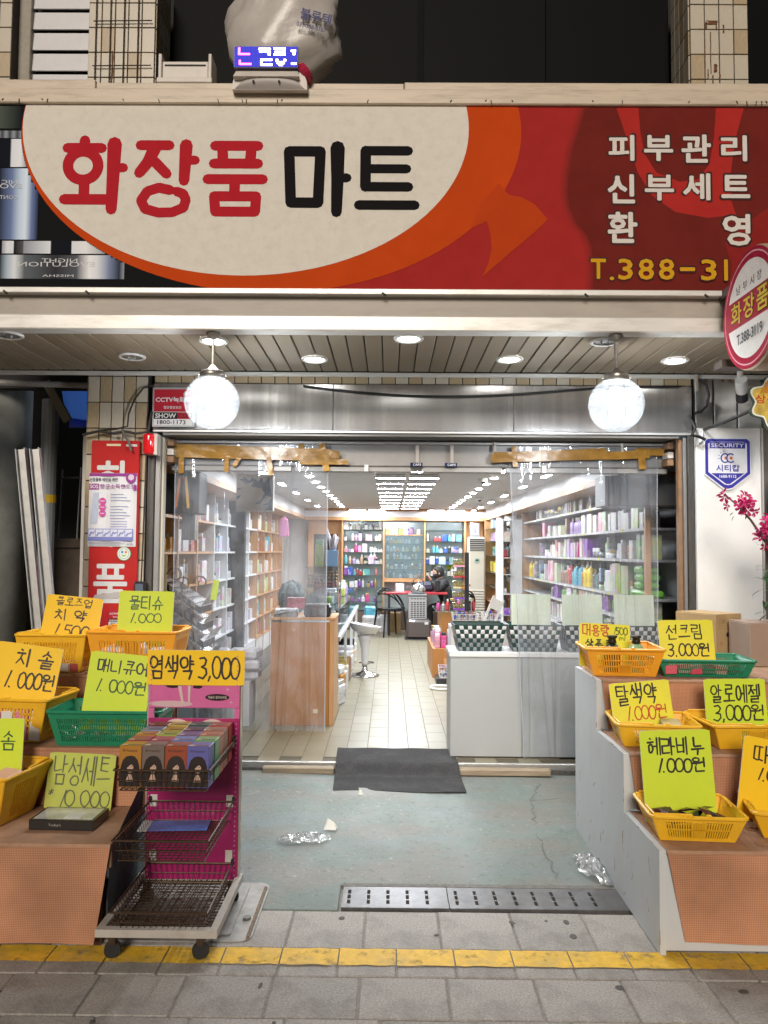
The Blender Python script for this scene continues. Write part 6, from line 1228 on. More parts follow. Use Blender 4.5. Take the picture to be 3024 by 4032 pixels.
PAL = {'white':(.66,.66,.68),'cream':(.62,.58,.46),'pale grey':(.48,.49,.51),'dark grey':(.10,.10,.11),'black':(.02,.02,.02),'lilac':(.46,.34,.58),'pink':(.62,.28,.36),'magenta':(.55,.05,.22),'red':(.46,.03,.035),'orange':(.60,.22,.05),'amber':(.42,.19,.03),'yellow':(.68,.50,.02),'lime':(.36,.52,.10),'green':(.10,.34,.07),'pale green':(.46,.56,.36),'teal':(.08,.28,.28),'sky blue':(.10,.40,.56),'light blue':(.35,.48,.64),'blue':(.03,.09,.40),'violet':(.20,.06,.36),'brown':(.20,.10,.05),'rose':(.48,.16,.17),'silver':(.6,.6,.62),'gold':(.5,.36,.12),'peach':(.62,.40,.28)}
NOUN = {'box':'carton','bottle':'bottle','pump':'pump bottle','jar':'jar','perfume':'perfume bottle','tall':'lotion bottle'}
def pm(c):
    nm = 'goods_'+c.replace(' ','_')
    if nm in MATS: return MATS[nm]
    m = mk(nm, PAL[c], .28, metal=.7 if c in ('silver','gold') else 0.); t = m.node_tree; n = t.nodes; l = t.links; p = n['Principled BSDF']
    # printed label band round the lower half of each bottle
    tc = n.new('ShaderNodeTexCoord'); sp_ = n.new('ShaderNodeSeparateXYZ'); l.new(tc.outputs['Object'], sp_.inputs[0])
    a = n.new('ShaderNodeMath'); a.operation = 'COMPARE'; a.inputs[1].default_value = .36; a.inputs[2].default_value = .17; l.new(sp_.outputs[2], a.inputs[0])
    mp = n.new('ShaderNodeMapping'); mp.inputs['Scale'].default_value = (5,5,16); l.new(tc.outputs['Object'], mp.inputs[0]); oi = n.new('ShaderNodeObjectInfo'); mu = n.new('ShaderNodeVectorMath'); mu.operation = 'ADD'; l.new(mp.outputs[0], mu.inputs[0]); l.new(oi.outputs['Location'], mu.inputs[1])
    vo = n.new('ShaderNodeTexVoronoi'); vo.distance = 'CHEBYCHEV'; vo.inputs['Scale'].default_value = 1.; l.new(mu.outputs[0], vo.inputs['Vector'])
    r = n.new('ShaderNodeMapRange'); r.inputs[1].default_value = .2; r.inputs[2].default_value = .35; r.inputs[3].default_value = .15; r.inputs[4].default_value = 1; l.new(vo.outputs['Distance'], r.inputs[0])
    k = .35 if sum(PAL[c]) > 1.2 else 1.6; lab = tuple(min(.68, q*k+(.0 if k < 1 else .25)) for q in PAL[c])
    m1 = n.new('ShaderNodeMix'); m1.data_type = 'RGBA'; m1.inputs[6].default_value = (*lab, 1); m1.inputs[7].default_value = (*[q*.9 for q in PAL[c]], 1); l.new(r.outputs[0], m1.inputs[0])
    m2 = n.new('ShaderNodeMix'); m2.data_type = 'RGBA'; m2.inputs[6].default_value = (*PAL[c], 1); l.new(m1.outputs[2], m2.inputs[7]); l.new(a.outputs[0], m2.inputs[0]); l.new(m2.outputs[2], p.inputs['Base Color']); return m
def printm(c):
    """carton with printed panels"""
    nm = 'carton_'+c.replace(' ','_')
    if nm in MATS: return MATS[nm]
    m = mk(nm, PAL[c], .35); t = m.node_tree; n = t.nodes; l = t.links; p = n['Principled BSDF']; tc = n.new('ShaderNodeTexCoord'); mp = n.new('ShaderNodeMapping'); mp.inputs['Scale'].default_value = (3,3,5); l.new(tc.outputs['Object'], mp.inputs[0])
    oi = n.new('ShaderNodeObjectInfo'); va = n.new('ShaderNodeVectorMath'); l.new(mp.outputs[0], va.inputs[0]); cb = n.new('ShaderNodeCombineXYZ'); mu = n.new('ShaderNodeMath'); mu.operation = 'MULTIPLY'; mu.inputs[1].default_value = 40; l.new(oi.outputs['Random'], mu.inputs[0])
    for i in range(3): l.new(mu.outputs[0], cb.inputs[i])
    l.new(cb.outputs[0], va.inputs[1]); vo = n.new('ShaderNodeTexVoronoi'); vo.distance = 'CHEBYCHEV'; vo.inputs['Scale'].default_value = .55; l.new(va.outputs[0], vo.inputs['Vector'])
    sp_ = n.new('ShaderNodeSeparateColor'); l.new(vo.outputs['Color'], sp_.inputs[0]); r = n.new('ShaderNodeMapRange'); r.inputs[1].default_value = .45; r.inputs[2].default_value = .9; r.inputs[4].default_value = .55; l.new(sp_.outputs[0], r.inputs[0])
    mx = n.new('ShaderNodeMix'); mx.data_type = 'RGBA'; mx.inputs[6].default_value = (*PAL[c], 1); l.new(r.outputs[0], mx.inputs[0]); hs = n.new('ShaderNodeHueSaturation'); hs.inputs['Saturation'].default_value = .7; hs.inputs['Value'].default_value = .8; l.new(vo.outputs['Color'], hs.inputs['Color']); l.new(hs.outputs[0], mx.inputs[7]); l.new(mx.outputs[2], p.inputs['Base Color']); return m
NG = {}
def good(kind, c, loc, w_, d_, h_, rz_, label, group, cap='white'):
    if kind == 'box':
        NG['box'] = NG.get('box', 0)+1
        if NG['box'] > 292: kind = 'jar' if NG['box'] % 3 == 0 else 'tall'
    label = label.replace('%s', NOUN[kind])
    me, cm = U(kind); o = link('product_'+NOUN[kind].replace(' ','_'), me, None, loc, (0,0,R(rz_)), (w_,d_,h_), printm(c) if kind == 'box' else pm(c)); tag(o, label, NOUN[kind].split()[-1] if kind != 'perfume' else 'perfume', group)
    if cm: link('cap', cm, o, m=pm(cap))
    return o
rs_ = random.Random(77)
SZ = {'box':(.092,.11,.135),'bottle':(.055,.055,.16),'pump':(.09,.07,.21),'jar':(.075,.075,.07),'perfume':(.06,.04,.10),'tall':(.05,.045,.15)}
def row(items, axis, fix, a, b_, z, hmax, where, frm, face, sc=1., fill=False):
    """goods side by side along a shelf; items = (kind, colour) cycled; label = nth from an end"""
    pos = a; sg_ = 1 if b_ > a else -1; k = 0; items = list(items)
    if fill: items = (items*9)[:len(ORD)]
    while k < len(items) and k < len(ORD):
        kind, c = items[k]
        if fill and k == 0: sw_ = {}
        if fill and kind == 'box':          # odd bottles and pale packs mixed into each run
            q = rs_.random(); kind = 'box' if q > .38 else ('bottle' if q < .16 else ('tall' if q < .28 else 'jar'))
            if rs_.random() < .3: c = rs_.choice(('white','white','pale green','cream','pale grey'))
        if k == 0 or items[k-1] != items[k] or rs_.random() < .25: vw, vh = rs_.uniform(.7,1.25), rs_.uniform(.62,1.15)
        w_, d_, h_ = [q*sc*rs_.uniform(.96,1.04) for q in SZ[kind]]; w_ *= vw; h_ = min(h_*vh*(1.22 if fill else 1), hmax)
        if (pos+sg_*w_-b_)*sg_ > 0: break
        p = pos+sg_*w_/2; j = rs_.uniform(-.01,.012); loc = (p, fix+j, z) if axis == 'x' else (fix+j, p, z)
        good(kind, c, loc, w_, d_, h_, (0 if axis == 'x' else face)+rs_.uniform(-9,9), '%s %%s, %s from %s, %s' % (c, ORD[k], frm.replace('the ',''), where.replace('the ','')), 'goods on '+where, rs_.choice(('white','white','gold','black','silver')))
        pos += sg_*(w_+(rs_.uniform(.003,.014) if rs_.random() < .86 else rs_.uniform(.03,.09))*sc); k += 1
# ---- right wall
ru = thing('right_shelving', 'long wall shelving full of goods on the right of the shop', 'shelving', (0,0,0))
RZ = [1.93,1.695,1.45,1.15,.965,.74]
for z in RZ: bx('shelf', ru, M_sf, 1.955, 2.299, 5.9, 11.2, z-.022, z, c=.002); bx('shelf_lip', ru, mk('lip_pale', (.45,.45,.45), .4), 1.95, 1.9545, 5.9, 11.2, z-.022, z+.001)
bx('post', ru, M_wd, 1.945, 1.985, 5.86, 5.898, .5, 2.069); bx('side_panel', ru, M_wd, 1.93, 2.299, 11.205, 11.24, FZ, 2.069); bx('back_panel', ru, mk('unit_back', (.24,.24,.25), .5), 2.29, 2.2995, 5.905, 11.2, .5, 2.069); bx('base_cabinet', ru, M_wh, 1.96, 2.299, 5.9, 11.2, FZ, .715)
PT = [B().mat(flat(c)).box(-.002,.0,-.022,.022,-.012,.012).mesh('price_tag') for c in ((.68,.68,.68),(.7,.6,.08))]
for z in RZ:
    y = 6.05
    while y < 11: link('price_tag', PT[rs_.random() < .3], ru, (1.9495, y, z-.011)); y += rs_.uniform(.16,.5)
def rep(*a): return [x for s, n in a for x in [s]*n]
wR = 'right wall'
row(rep((('jar','pale grey'),7),(('box','white'),3),(('box','green'),3),(('box','dark grey'),2),(('box','amber'),1),(('box','pale grey'),3),(('box','white'),5),(('bottle','white'),4)), 'y', 2.06, 5.95, 11.1, RZ[0], .13, 'the top shelf of the '+wR, 'the street', 90, 1.22, True)
row(rep((('box','brown'),1),(('box','cream'),1),(('box','lime'),2),(('box','white'),5),(('box','pale grey'),2),(('box','pink'),4),(('box','white'),4),(('bottle','white'),3),(('bottle','lilac'),5)), 'y', 2.06, 6.0, 11.1, RZ[1], .19, 'the second shelf of the '+wR, 'the street', 90, 1.22, True)
row(rep((('box','pale green'),2),(('box','green'),1),(('box','cream'),1),(('box','rose'),1),(('box','white'),1),(('box','orange'),2),(('box','white'),1),(('jar','white'),3),(('box','dark grey'),4),(('box','violet'),2),(('box','lilac'),2),(('box','magenta'),2),(('box','lilac'),3)), 'y', 2.06, 6.0, 11.1, RZ[2], .20, 'the third shelf of the '+wR, 'the street', 90, 1.22, True)
row(rep((('box','pale green'),2),(('box','lime'),1),(('box','pink'),2),(('box','rose'),1),(('jar','pale green'),2),(('tall','light blue'),1),(('box','dark grey'),1),(('tall','teal'),1),(('bottle','dark grey'),1),(('pump','yellow'),2),(('bottle','amber'),1),(('pump','sky blue'),2),(('bottle','teal'),2),(('pump','red'),1),(('bottle','brown'),4)), 'y', 2.05, 6.35, 11.1, RZ[3], .26, 'the fourth shelf of the '+wR, 'the street', 90, 1.35, True)
row(rep((('box','peach'),2),(('box','pale green'),2),(('box','rose'),2),(('box','cream'),2),(('bottle','green'),3),(('box','violet'),3),(('bottle','dark grey'),3),(('box','white'),4)), 'y', 2.05, 6.0, 11.1, RZ[4], .15, 'the fifth shelf of the '+wR, 'the street', 90, 1.15, True)
row(rep((('box','pink'),2),(('box','cream'),3),(('box','orange'),2),(('box','white'),3),(('box','green'),2),(('box','pale grey'),3)), 'y', 2.05, 6.0, 11.1, RZ[5], .18, 'the lowest shelf of the '+wR, 'the street', 90, 1.22, True)
M_wipe = mk('wipe_pack_green', (.14,.42,.05), .3, noise=.15, ns=12)
for k, (dy, dz, lw2) in enumerate(((0,0,.30),(.02,.065,.18),(.0,.125,.17),(.02,.185,.15))): abox('wipe_pack', ('wide green wipe pack at the bottom of the pile by the wooden post','green wipe pack second from the bottom of the pile','green wipe pack third from the bottom of the pile','crumpled green wipe pack on top of the pile')[k], 'pack', 2.02, 6.05+dy, RZ[3]+.001+dz, .16, lw2, .06, M_wipe, rs_.uniform(-6,6), 0, 0, 'green wipe packs piled on the right shelf', .02)
mi = thing('wall_mirror', 'tall mirror on the right wall just inside the doorway', 'mirror', (2.2,5.72,0)); bx('glass', mi, mk('clean_mirror', (.80,.82,.83), .02, metal=1.), 0, .008, -.20, .14, .95, 1.80); bx('frame', mi, M_dk, .009, .03, -.21, .15, .93, 1.82)
gbx = thing('air_curtain', 'dark grey air curtain box inside the right end of the shop front', 'appliance', (1.92,5.75,1.84)); bx('case', gbx, mk('duct_grey', (.12,.12,.125), .45, metal=.4), -.33, .32, -.15, .12, 0, .225, c=.01); bx('end_cap', gbx, mk('duct_pale', (.22,.22,.23), .4), -.352, -.332, -.15, .12, 0, .225, c=.004)
# ---- right rear: white shelf stand, wooden shelves, air conditioner
wu = thing('white_stand', 'narrow white shelf stand facing the street at the right rear', 'shelving', (1.64,11.2,0)); bx('side_panel', wu, M_wh, .11, .285, -.02, .0, FZ, 1.97); bx('side_panel', wu, M_wh, -.012, .0, -.12, .6, FZ, 1.97)
for z in (.6,.9,1.18,1.42,1.66,1.955): bx('shelf', wu, M_wh, .0005, .109, -.12, .3, z-.012, z)
bx('back', wu, M_wh, .0005, .109, .301, .31, FZ, 1.97)
for k, (z, its) in enumerate(((1.42,(('bottle','red'),('bottle','white'))),(1.18,(('bottle','orange'),('bottle','black'))),(.9,(('bottle','white'),('bottle','red'))),(.6,(('box','violet'),('bottle','magenta'))),(1.66,(('box','cream'),('box','brown'))))): row(its, 'x', 11.12, 1.645, 1.75, z+.001, .2, 'the %s shelf of the white stand' % {0:'second',1:'third',2:'fourth',3:'lowest',4:'upper'}[k], 'the aisle', 0, .85)
wr = thing('rear_wood_shelving', 'honey wood wall shelving at the right rear beside the air conditioner', 'shelving', (0,0,0)); bx('back', wr, M_wd, 2.06, 2.08, 11.5, 13.95, FZ, 2.054); bx('side_panel', wr, M_wd, 1.72, 2.059, 13.9, 13.95, FZ, 2.054)
for k, z in enumerate((1.9,1.68,1.44,1.16,.92,.66)):
    bx('shelf', wr, M_glass if k < 5 else M_wd, 1.72, 2.059, 11.55, 13.899, z-.012, z)
    cs_ = [('light blue','white','white'),('white','lilac'),('light blue','teal','white'),('amber','yellow','brown'),('cream','yellow','brown'),('red','brown','amber')][k]
    row([(rs_.choice(('box','box','bottle')), rs_.choice(cs_)) for _ in range(14)], 'y', 1.85, 11.7, 13.7, z+.001, .19, 'the %s shelf of the rear wood shelving' % ORD[k], 'the street', 90, 1.3)
ac = thing('air_conditioner', 'tall cream floor-standing air conditioner at the right rear', 'air conditioner', (1.54,13.55,FZ)); M_ac = mk('ac_cream', (.62,.57,.47), .4)
b = B(); b.cbox(-.15,.15,0,.28,0,1.70,.03); b.build('body', ac, M_ac); bx('outlet', ac, M_pit, -.125, .125, -.003, -.0005, 1.45, 1.66)
for k in range(6): bx('louvre', ac, mk('ac_louvre', (.45,.43,.38), .4), -.122, .122, -.014, -.004, 1.465+.032*k, 1.478+.032*k)
B().lathe([(.045,0),(.05,.006),(0,.007)],18).build('control_ring', ac, mk('ac_ring', (.35,.42,.36), .4), (0,-.001,1.28), (R(90),0,0)); bx('display', ac, flat((.02,.08,.06)), -.025, .025, -.012, -.009, 1.275, 1.305); bx('badge', ac, flat((.4,.03,.04)), -.135, -.115, -.003, -.0005, .83, .87)
for k in range(15): bx('grille_slat', ac, mk('ac_slat', (.66,.62,.53), .4), -.135, .135, -.022, -.002, .10+.046*k, .128+.046*k, c=.006)
pf = thing('photo_frame', 'silver photo frame standing on the air conditioner', 'frame', (1.52,13.66,1.762), (R(-8),0,R(12))); bx('frame', pf, mk('frame_silver', (.5,.5,.52), .3, metal=.6), -.09, .09, 0, .015, 0, .25, c=.004); bx('picture', pf, flat((.66,.66,.66)), -.068, .068, -.002, -.0004, .03, .22); bx('sketch', pf, flat((.45,.45,.5)), -.02, .025, -.0035, -.0024, .07, .18)

# ================================================================== BACK WALL: MIRRORED BAYS
bk_ = thing('rear_display', 'honey wood display wall with mirrored bays and glass shelves at the back', 'shelving', (0,14.2,0))
BX = [-.86,-.105,.64,1.375]; 
for x in BX: bx('upright', bk_, M_wd, x-.014, x+.014, -.2, .14, .40, 2.054)
for i in range(3): bx('mirror', bk_, M_mir, BX[i]+.015, BX[i+1]-.015, .10, .11, .40, 2.054)
bx('lintel', bk_, M_wd, -1.5, -.875, -.02, .14, 1.80, 2.054); bx('lintel', bk_, M_wd, 1.39, 1.72, -.02, .14, FZ, 2.054); bx('side_panel', bk_, M_wd, -.955, -.875, -.02, .14, FZ, 1.799)
bx('dark_doorway', bk_, mk('doorway_dark', (.05,.03,.025), .8), -1.5, -.956, .10, .14, FZ, 1.799); bx('door_curtain', bk_, mk('curtain_grey', (.20,.18,.20), .8), -1.06, -.97, .05, .08, .5, 1.79); bx('side_panel', bk_, M_wd, -1.50, -1.40, -.02, .09, FZ, 1.799)
ZL = [1.888,1.683,1.474,1.26,1.051,.833,.572]
for i, zs in ((0, ZL), (2, ZL[:5])):
    for z in zs: bx('glass_shelf', bk_, M_glass, BX[i]+.016, BX[i+1]-.016, -.15, .098, z-.008, z)
bx('shelf', bk_, M_wd, BX[1]+.016, BX[2]-.016, -.15, .098, 1.785, 1.805)
for z in (1.64,1.49,1.35,1.17): bx('glass_shelf', bk_, M_glass, BX[1]+.016, BX[2]-.016, -.10, .098, z-.006, z)
bx('glass_door', bk_, clear('door_glass', (.88,.93,.95), gloss=.08, haze=.10, rough=.02, hazecol=(.6,.8,.85)), BX[1]+.016, BX[2]-.016, -.165, -.16, 1.01, 1.784); bx('bottom_rail', bk_, M_wd, BX[1]+.016, BX[2]-.016, -.18, .098, .94, 1.005); bx('base', bk_, mk('base_dark', (.14,.10,.08), .7), BX[0]-.1, BX[3], -.1, .098, FZ, .39)
def mixrow(n, cols, kinds): return [(rs_.choice(kinds), rs_.choice(cols)) for _ in range(n)]
PK = ('perfume','perfume','box','tall','bottle')
for k, (z, cols, sc_) in enumerate(((ZL[0],('white','silver','silver','cream','black','magenta'),1.15),(ZL[1],('white','light blue','pink','white','lilac','cream'),1.05),(ZL[2],('white','lilac','white','pink','gold','magenta'),1.0),(ZL[3],('peach','rose','sky blue','lilac','white','black','cream'),1.15),(ZL[4],('brown','rose','red','light blue','teal','violet','white','blue'),1.1),(ZL[5],('green','green','violet','white','gold','white'),1.0),(ZL[6],('magenta','violet','yellow','white','white'),1.1))):
    row(mixrow(13, cols, PK), 'x', 14.12, BX[0]+.03, BX[1]-.02, z+.001, .17, 'the %s glass shelf of the left rear bay' % ORD[k], 'the left', 0, sc_)
row(mixrow(10, ('white','pink','lime','red','light blue','violet'), ('box',)), 'x', 14.12, BX[1]+.03, BX[2]-.02, 1.806, .13, 'the wooden shelf of the middle rear bay', 'the left', 0, .85)
for k, z in enumerate((1.64,1.49,1.35,1.17,1.012)): row(mixrow(9, ('cream','gold','silver','pale grey','dark grey','amber'), ('perfume','bottle','perfume')), 'x', 14.16, BX[1]+.05, BX[2]-.03, z+.001, .12, 'the %s shelf behind glass in the middle bay' % ORD[k], 'the left', 0, 1.0)
for k, (z, cols) in enumerate(((ZL[1],('red','blue','white','light blue','sky blue','pale grey')),(ZL[2],('black','cream','red','white','blue','sky blue','blue')),(ZL[3],('teal','black','blue','light blue','pale grey','blue')),(ZL[4],('white','white','cream','dark grey')))): row(mixrow(11, cols, PK), 'x', 14.12, BX[2]+.03, BX[3]-.02, z+.001, .17, 'the %s glass shelf of the right rear bay' % ORD[k], 'the left', 0, 1.1)
bo_ = thing('model_ship', 'little model sailing ship in the left rear bay', 'ornament', (-.30,14.10,1.36)); B().add([(-.09,0,.03),(.09,0,.03),(.06,-.02,0),(-.06,-.02,0),(.06,.02,0),(-.06,.02,0)], [(0,3,2,1),(0,1,4,5),(3,5,4,2),(0,5,3),(1,2,4)]).build('hull', bo_, pm('red'))
for x in (-.04,.02): B().add([(x-.03,0,.035),(x+.03,0,.035),(x+.01,0,.12)], [(0,1,2)]).build('sail', bo_, pm('white'))

# ================================================================== LEFT WALL
lu = thing('left_shelving', 'long wall shelving of wooden and white bookcases on the left of the shop', 'shelving', (0,0,0)); LZ = [.30,.58,.88,1.18,1.48,1.78]
bx('back', lu, M_wd, -2.149, -2.14, 5.95, 13.4, FZ, 2.069)
ys_ = [5.95,6.55,7.2,7.9,8.55,9.2,9.85,10.5,11.1,11.7,12.3,12.9]
for y in ys_: m_ = M_wh if 7.8 < y < 10.4 else M_wd; bx('divider', lu, m_, -2.139, -1.80, y-.012, y+.012, FZ, 2.069)
for z in LZ:
    for y, y2 in zip(ys_, ys_[1:]): m_ = M_wh if 7.8 < y < 10.4 else M_wd; bx('shelf', lu, m_, -2.139, -1.805, y+.0125, y2-.0125, z-.02, z)
bx('plinth', lu, M_wh, -2.139, -1.81, 5.95, 12.9, FZ, .279)
cw = ('white','white','pale grey','light blue','cream','lilac'); cwd = ('white','rose','peach','cream','pale grey','amber')
for si, z in enumerate(LZ):
    row(mixrow(24, cwd, ('box','box','bottle','tall')), 'y', -1.90, 6.0, 7.8, z+.001, .24, 'the %s shelf of the near left bookcase' % ORD[5-si], 'the street', -90, 1.12, True)
    row(mixrow(26, cw, ('box','box','bottle','jar')), 'y', -1.90, 7.95, 10.4, z+.001, .24, 'the %s shelf of the white left bookcase' % ORD[5-si], 'the street', -90, 1.12, True)
    row(mixrow(20, ('white','teal','cream','lime','rose','sky blue'), ('box','bottle','tall')), 'y', -1.90, 10.6, 12.4, z+.001, .24, 'the %s shelf of the rear left bookcase' % ORD[5-si], 'the street', -90, 1.12, True)
lb = thing('hanging_picture', 'square grey panel with dark blue flower print hanging near the ceiling', 'panel', (-1.20,6.8,1.845)); bx('case', lb, mk('panel_edge', (.7,.7,.72), .4), -.165, .165, 0, .07, 0, .33, c=.003)
b = B(); b.lay = .001; b.mat(flat((.80,.79,.74))).rect(-.158,.006,.158,.324); b.mat(flat((.09,.13,.24)))
for pts in ([(-.14,.28),(-.09,.30),(-.05,.27),(-.02,.30),(.0,.27),(-.04,.25),(-.08,.24)], [(-.03,.22),(.0,.29),(.03,.26),(.06,.30),(.08,.25),(.13,.30),(.14,.22),(.156,.12),(.10,.14),(.05,.06),(.0,.06),(.06,.11),(.09,.16),(.06,.2),(.02,.21)], [(.156,.12),(.156,.0065),(.10,.0065),(.12,.05),(.07,.055),(.11,.07)], [(-.158,.20),(-.11,.21),(-.13,.19),(-.158,.18)], [(-.158,.13),(-.12,.14),(-.14,.11),(-.158,.105)]): b.poly(pts)
b.build('print', lb, None, (0,-.0005,0), FACE)
for x in (-.12,.12): B().tube([(x,.035,.33),(x,.035,.424)], .004, 5).build('hanger', lb, M_dk)
gl_ = thing('speaker_box', 'dark grey box speaker inside the left end of the shop front', 'speaker', (-1.60,5.78,1.75)); bx('case', gl_, mk('duct_grey', (0,0,0)), -.12, .16, 0, .25, .02, .34, c=.008); bx('bracket', gl_, mk('duct_pale', (0,0,0)), .02, .12, .05, .12, -.18, .019)
rb_ = thing('paper_charm', 'orange and yellow paper charm ribbons hung at the left door jamb', 'charm', (-1.50,5.47,2.02)); 
for k, (x, c) in enumerate(((-.01,(.65,.16,.03)),(.03,(.62,.36,.06)))): B().add([(x,0,0),(x+.018,0,0),(x+.018-.03*(1-k)+.02*k,.01,-.22),(x-.03*(1-k)+.02*k,.01,-.23)], [(0,1,2,3)[::-1]]).build('ribbon', rb_, flat(c))
# nail-polish tier stand and wrought-iron scroll stand by the left window
nk = thing('tier_stand', 'dark tiered counter stand with silver trays inside the left window', 'stand', (-1.50,5.75,.70)); M_tr = mk('tray_black', (.02,.02,.022), .25); M_sil = mk('tray_silver', (.6,.6,.62), .2, metal=.9, noise=.2, ns=14)
for k in range(5):
    z = .60-.125*k; xo = .015*k
    B().add([(-.20+xo,-.12,z),(.12+xo,-.12,z-.22),(.12+xo,.25,z-.22),(-.20+xo,.25,z),(-.20+xo,-.12,z-.05),(.12+xo,-.12,z-.27),(.12+xo,.25,z-.27),(-.20+xo,.25,z-.05)], [(0,1,2,3),(0,4,5,1),(1,5,6,2),(2,6,7,3),(3,7,4,0),(7,6,5,4)]).build('tray', nk, M_tr)
    for i in range(5): s = .12+.17*i; x = -.20+xo+.32*s; zz = z-.22*s; B().add([(x,-.125,zz+.006),(x+.03,-.125,zz-.014),(x+.03,.24,zz-.014),(x,.24,zz+.006),(x,-.125,zz-.03),(x+.03,-.125,zz-.05)], [(0,1,2,3),(0,4,5,1)]).build('tray_strip', nk, M_sil)
    B().add([(.125+xo,-.12,z-.215),(.19+xo,-.12,z-.13),(.19+xo,.25,z-.13),(.125+xo,.25,z-.215)], [(0,1,2,3)]).build('tray_front', nk, M_sil)
bx('foot', nk, M_tr, -.18, .22, -.1, .24, -.64, -.18)
ir = thing('iron_scroll_stand', 'bronze wrought-iron scroll stand inside the left window', 'stand', (-1.62,5.56,.06)); M_ir = mk('bronze_iron', (.14,.10,.05), .5, metal=.5)
def spiral(cx, cz, r0, turns, a0, dirn=1, n=26): return [(cx+r0*(1-.8*k/n)*math.cos(a0+dirn*turns*2*PI*k/n), 0, cz+r0*(1-.8*k/n)*math.sin(a0+dirn*turns*2*PI*k/n)) for k in range(n+1)]
B().tube([(0,0,0),(0,0,1.40)], .014, 8).build('post', ir, mk('post_wood', (.34,.24,.11), .5))
for pts in (spiral(.075,1.255,.06,1.3,PI,-1), spiral(.135,1.19,.055,1.2,PI*.9,-1), spiral(.26,1.20,.055,1.2,PI,-1), spiral(.16,.72,.06,1.2,PI,-1), [(.135,0,1.25),(.12,0,1.1),(.14,0,.95),(.22,0,.85),(.25,0,.7),(.25,0,.3)]): B().tube(pts, .006, 6).build('scroll', ir, M_ir)
abox('window_tag', 'lime handwritten tag stuck on the stand inside the left window', 'tag', -1.29, 5.66, 1.13, .045, .004, .15, MATS['card_lime'], 0, 0, 8, c=.001)
for k in range(9): abox('white_pack', ('%s white wrapped pack counted up the pile beside the near left bookcase' % ORD[k]), 'pack', -1.40+.13*(k % 3)+rs_.uniform(-.01,.01), 6.48+rs_.uniform(-.03,.03), FZ+.361+.085*(k//3), .125, .2, .082, mk('wrap_white', (.60,.60,.64), .45, noise=.15, ns=14, bump=.6, bs=20), rs_.uniform(-12,12), 0, 0, 'white wrapped packs piled on the low stand', .02)
tag(bx('bundle_stand', None, M_wh, -1.52, -1.14, 6.36, 6.66, FZ, FZ+.359), 'low white stand under the white bundle', 'stand')

# ================================================================== FRONT LEFT CABINET AND SHOWCASE COUNTER
ca = thing('wood_cabinet', 'honey wood cabinet end of the counter facing the street', 'cabinet', (-.715,6.4,FZ)); M_wdc = mk('cabinet_wood', (.36,.15,.035), .42, noise=.10, ns=4, stretch=(3,3,.6), dirt=(.25,.12,.04), dirt_amt=.3, ds=3)
bx('front_panel', ca, M_wdc, -.262, .225, 0, .02, 0, .845, c=.002); bx('side_panel', ca, M_wd, .226, .262, -.006, .5, 0, .86, c=.003); bx('top', ca, M_wd, -.266, .27, -.012, .5, .8605, .885, c=.003); bx('side_panel', ca, M_wdc, -.262, -.245, .021, .5, 0, .86); bx('label_patch', ca, flat((.6,.55,.4)), .095, .135, -.0015, -.0003, .10, .135)
sw = thing('showcase_counter', 'long glass showcase counter running back from the wood cabinet', 'counter', (0,0,0)); M_pane = clear('showcase_glass', (.78,.85,.86), gloss=.10, haze=.05, rough=.01, hazecol=(.5,.6,.65))
bx('base', sw, mk('showcase_dark', (.10,.11,.12), .5), -.97, -.70, 6.95, 11, FZ, .30); bx('front_glass', sw, M_pane, -.458, -.452, 6.92, 11, .73, .96); bx('glass_top', sw, M_pane, -.98, -.44, 6.92, 11, .962, .972); bx('rail', sw, mk('rail_white', (.66,.66,.67), .35), -.47, -.435, 6.92, 11, .69, .728); bx('inner_shelf', sw, M_sf, -.96, -.475, 6.95, 11, .70, .715); bx('back_panel', sw, M_wh, -.985, -.972, 6.95, 11, FZ, .96)
for y in (6.94,8.3,9.6,10.98): bx('leg', sw, M_wh, -.48, -.45, y-.015, y+.015, FZ, .689)
row(mixrow(24, ('white','dark grey','rose','light blue','cream','brown'), ('box','perfume','jar')), 'y', -.62, 7.0, 10.9, .716, .15, 'the inner shelf of the showcase', 'the street', 90, 1.3)
row([('box',c) for c in ('cream','white','amber','red','white','cream','white','brown','white','cream','white','peach','cream','white')], 'y', -.56, 6.95, 10.8, FZ, .5, 'the floor under the showcase rail', 'the street', 80, 2.2)
row(mixrow(26, ('white','white','pink','lilac','magenta','black','red','silver','lime'), ('tall','bottle','jar','perfume','box')), 'y', -.58, 7.55, 10.9, .973, .16, 'the glass top of the showcase', 'the street', 90, 1.0)
gc = thing('chocolate_case', 'small glass case of round chocolates on the counter', 'display case', (-.61,7.02,.972)); ed = mk('case_edge', (.52,.5,.45), .3, metal=.5)
for x in (-.15,.15):
    for y in (0,.30): bx('edge', gc, ed, x-.005, x+.005, y-.005, y+.005, 0, .37)
bx('top', gc, M_pane, -.155, .155, -.006, .306, .371, .379); bx('shelf', gc, M_pane, -.144, .144, .006, .294, .188, .194); bx('front_pane', gc, M_pane, -.144, .144, -.003, .0, .0, .37)
sph = B(); sph.sm = True; sph.mat(mk('gold_foil', (.42,.20,.10), .28, metal=.75, noise=.5, ns=60)); sph.lathe([(.0145*math.sin(PI*t/6), -.0145*math.cos(PI*t/6)) for t in range(7)], 8); SPM = sph.mesh('chocolate')
for j in range(5):
    for i in range(9):
        if j > 3 and i < 5: continue
        link('chocolate', SPM, gc, (-.125+.031*i, .03+.012*(j % 2), .21+.030*j))
bx('leaflet', gc, flat((.62,.70,.74)), -.12, .02, .05, .06, .01, .13); bx('leaflet_print', gc, flat((.45,.45,.6)), -.09, -.04, .046, .0495, .03, .11)
M_blk = mk('machine_black', (.018,.018,.02), .4)
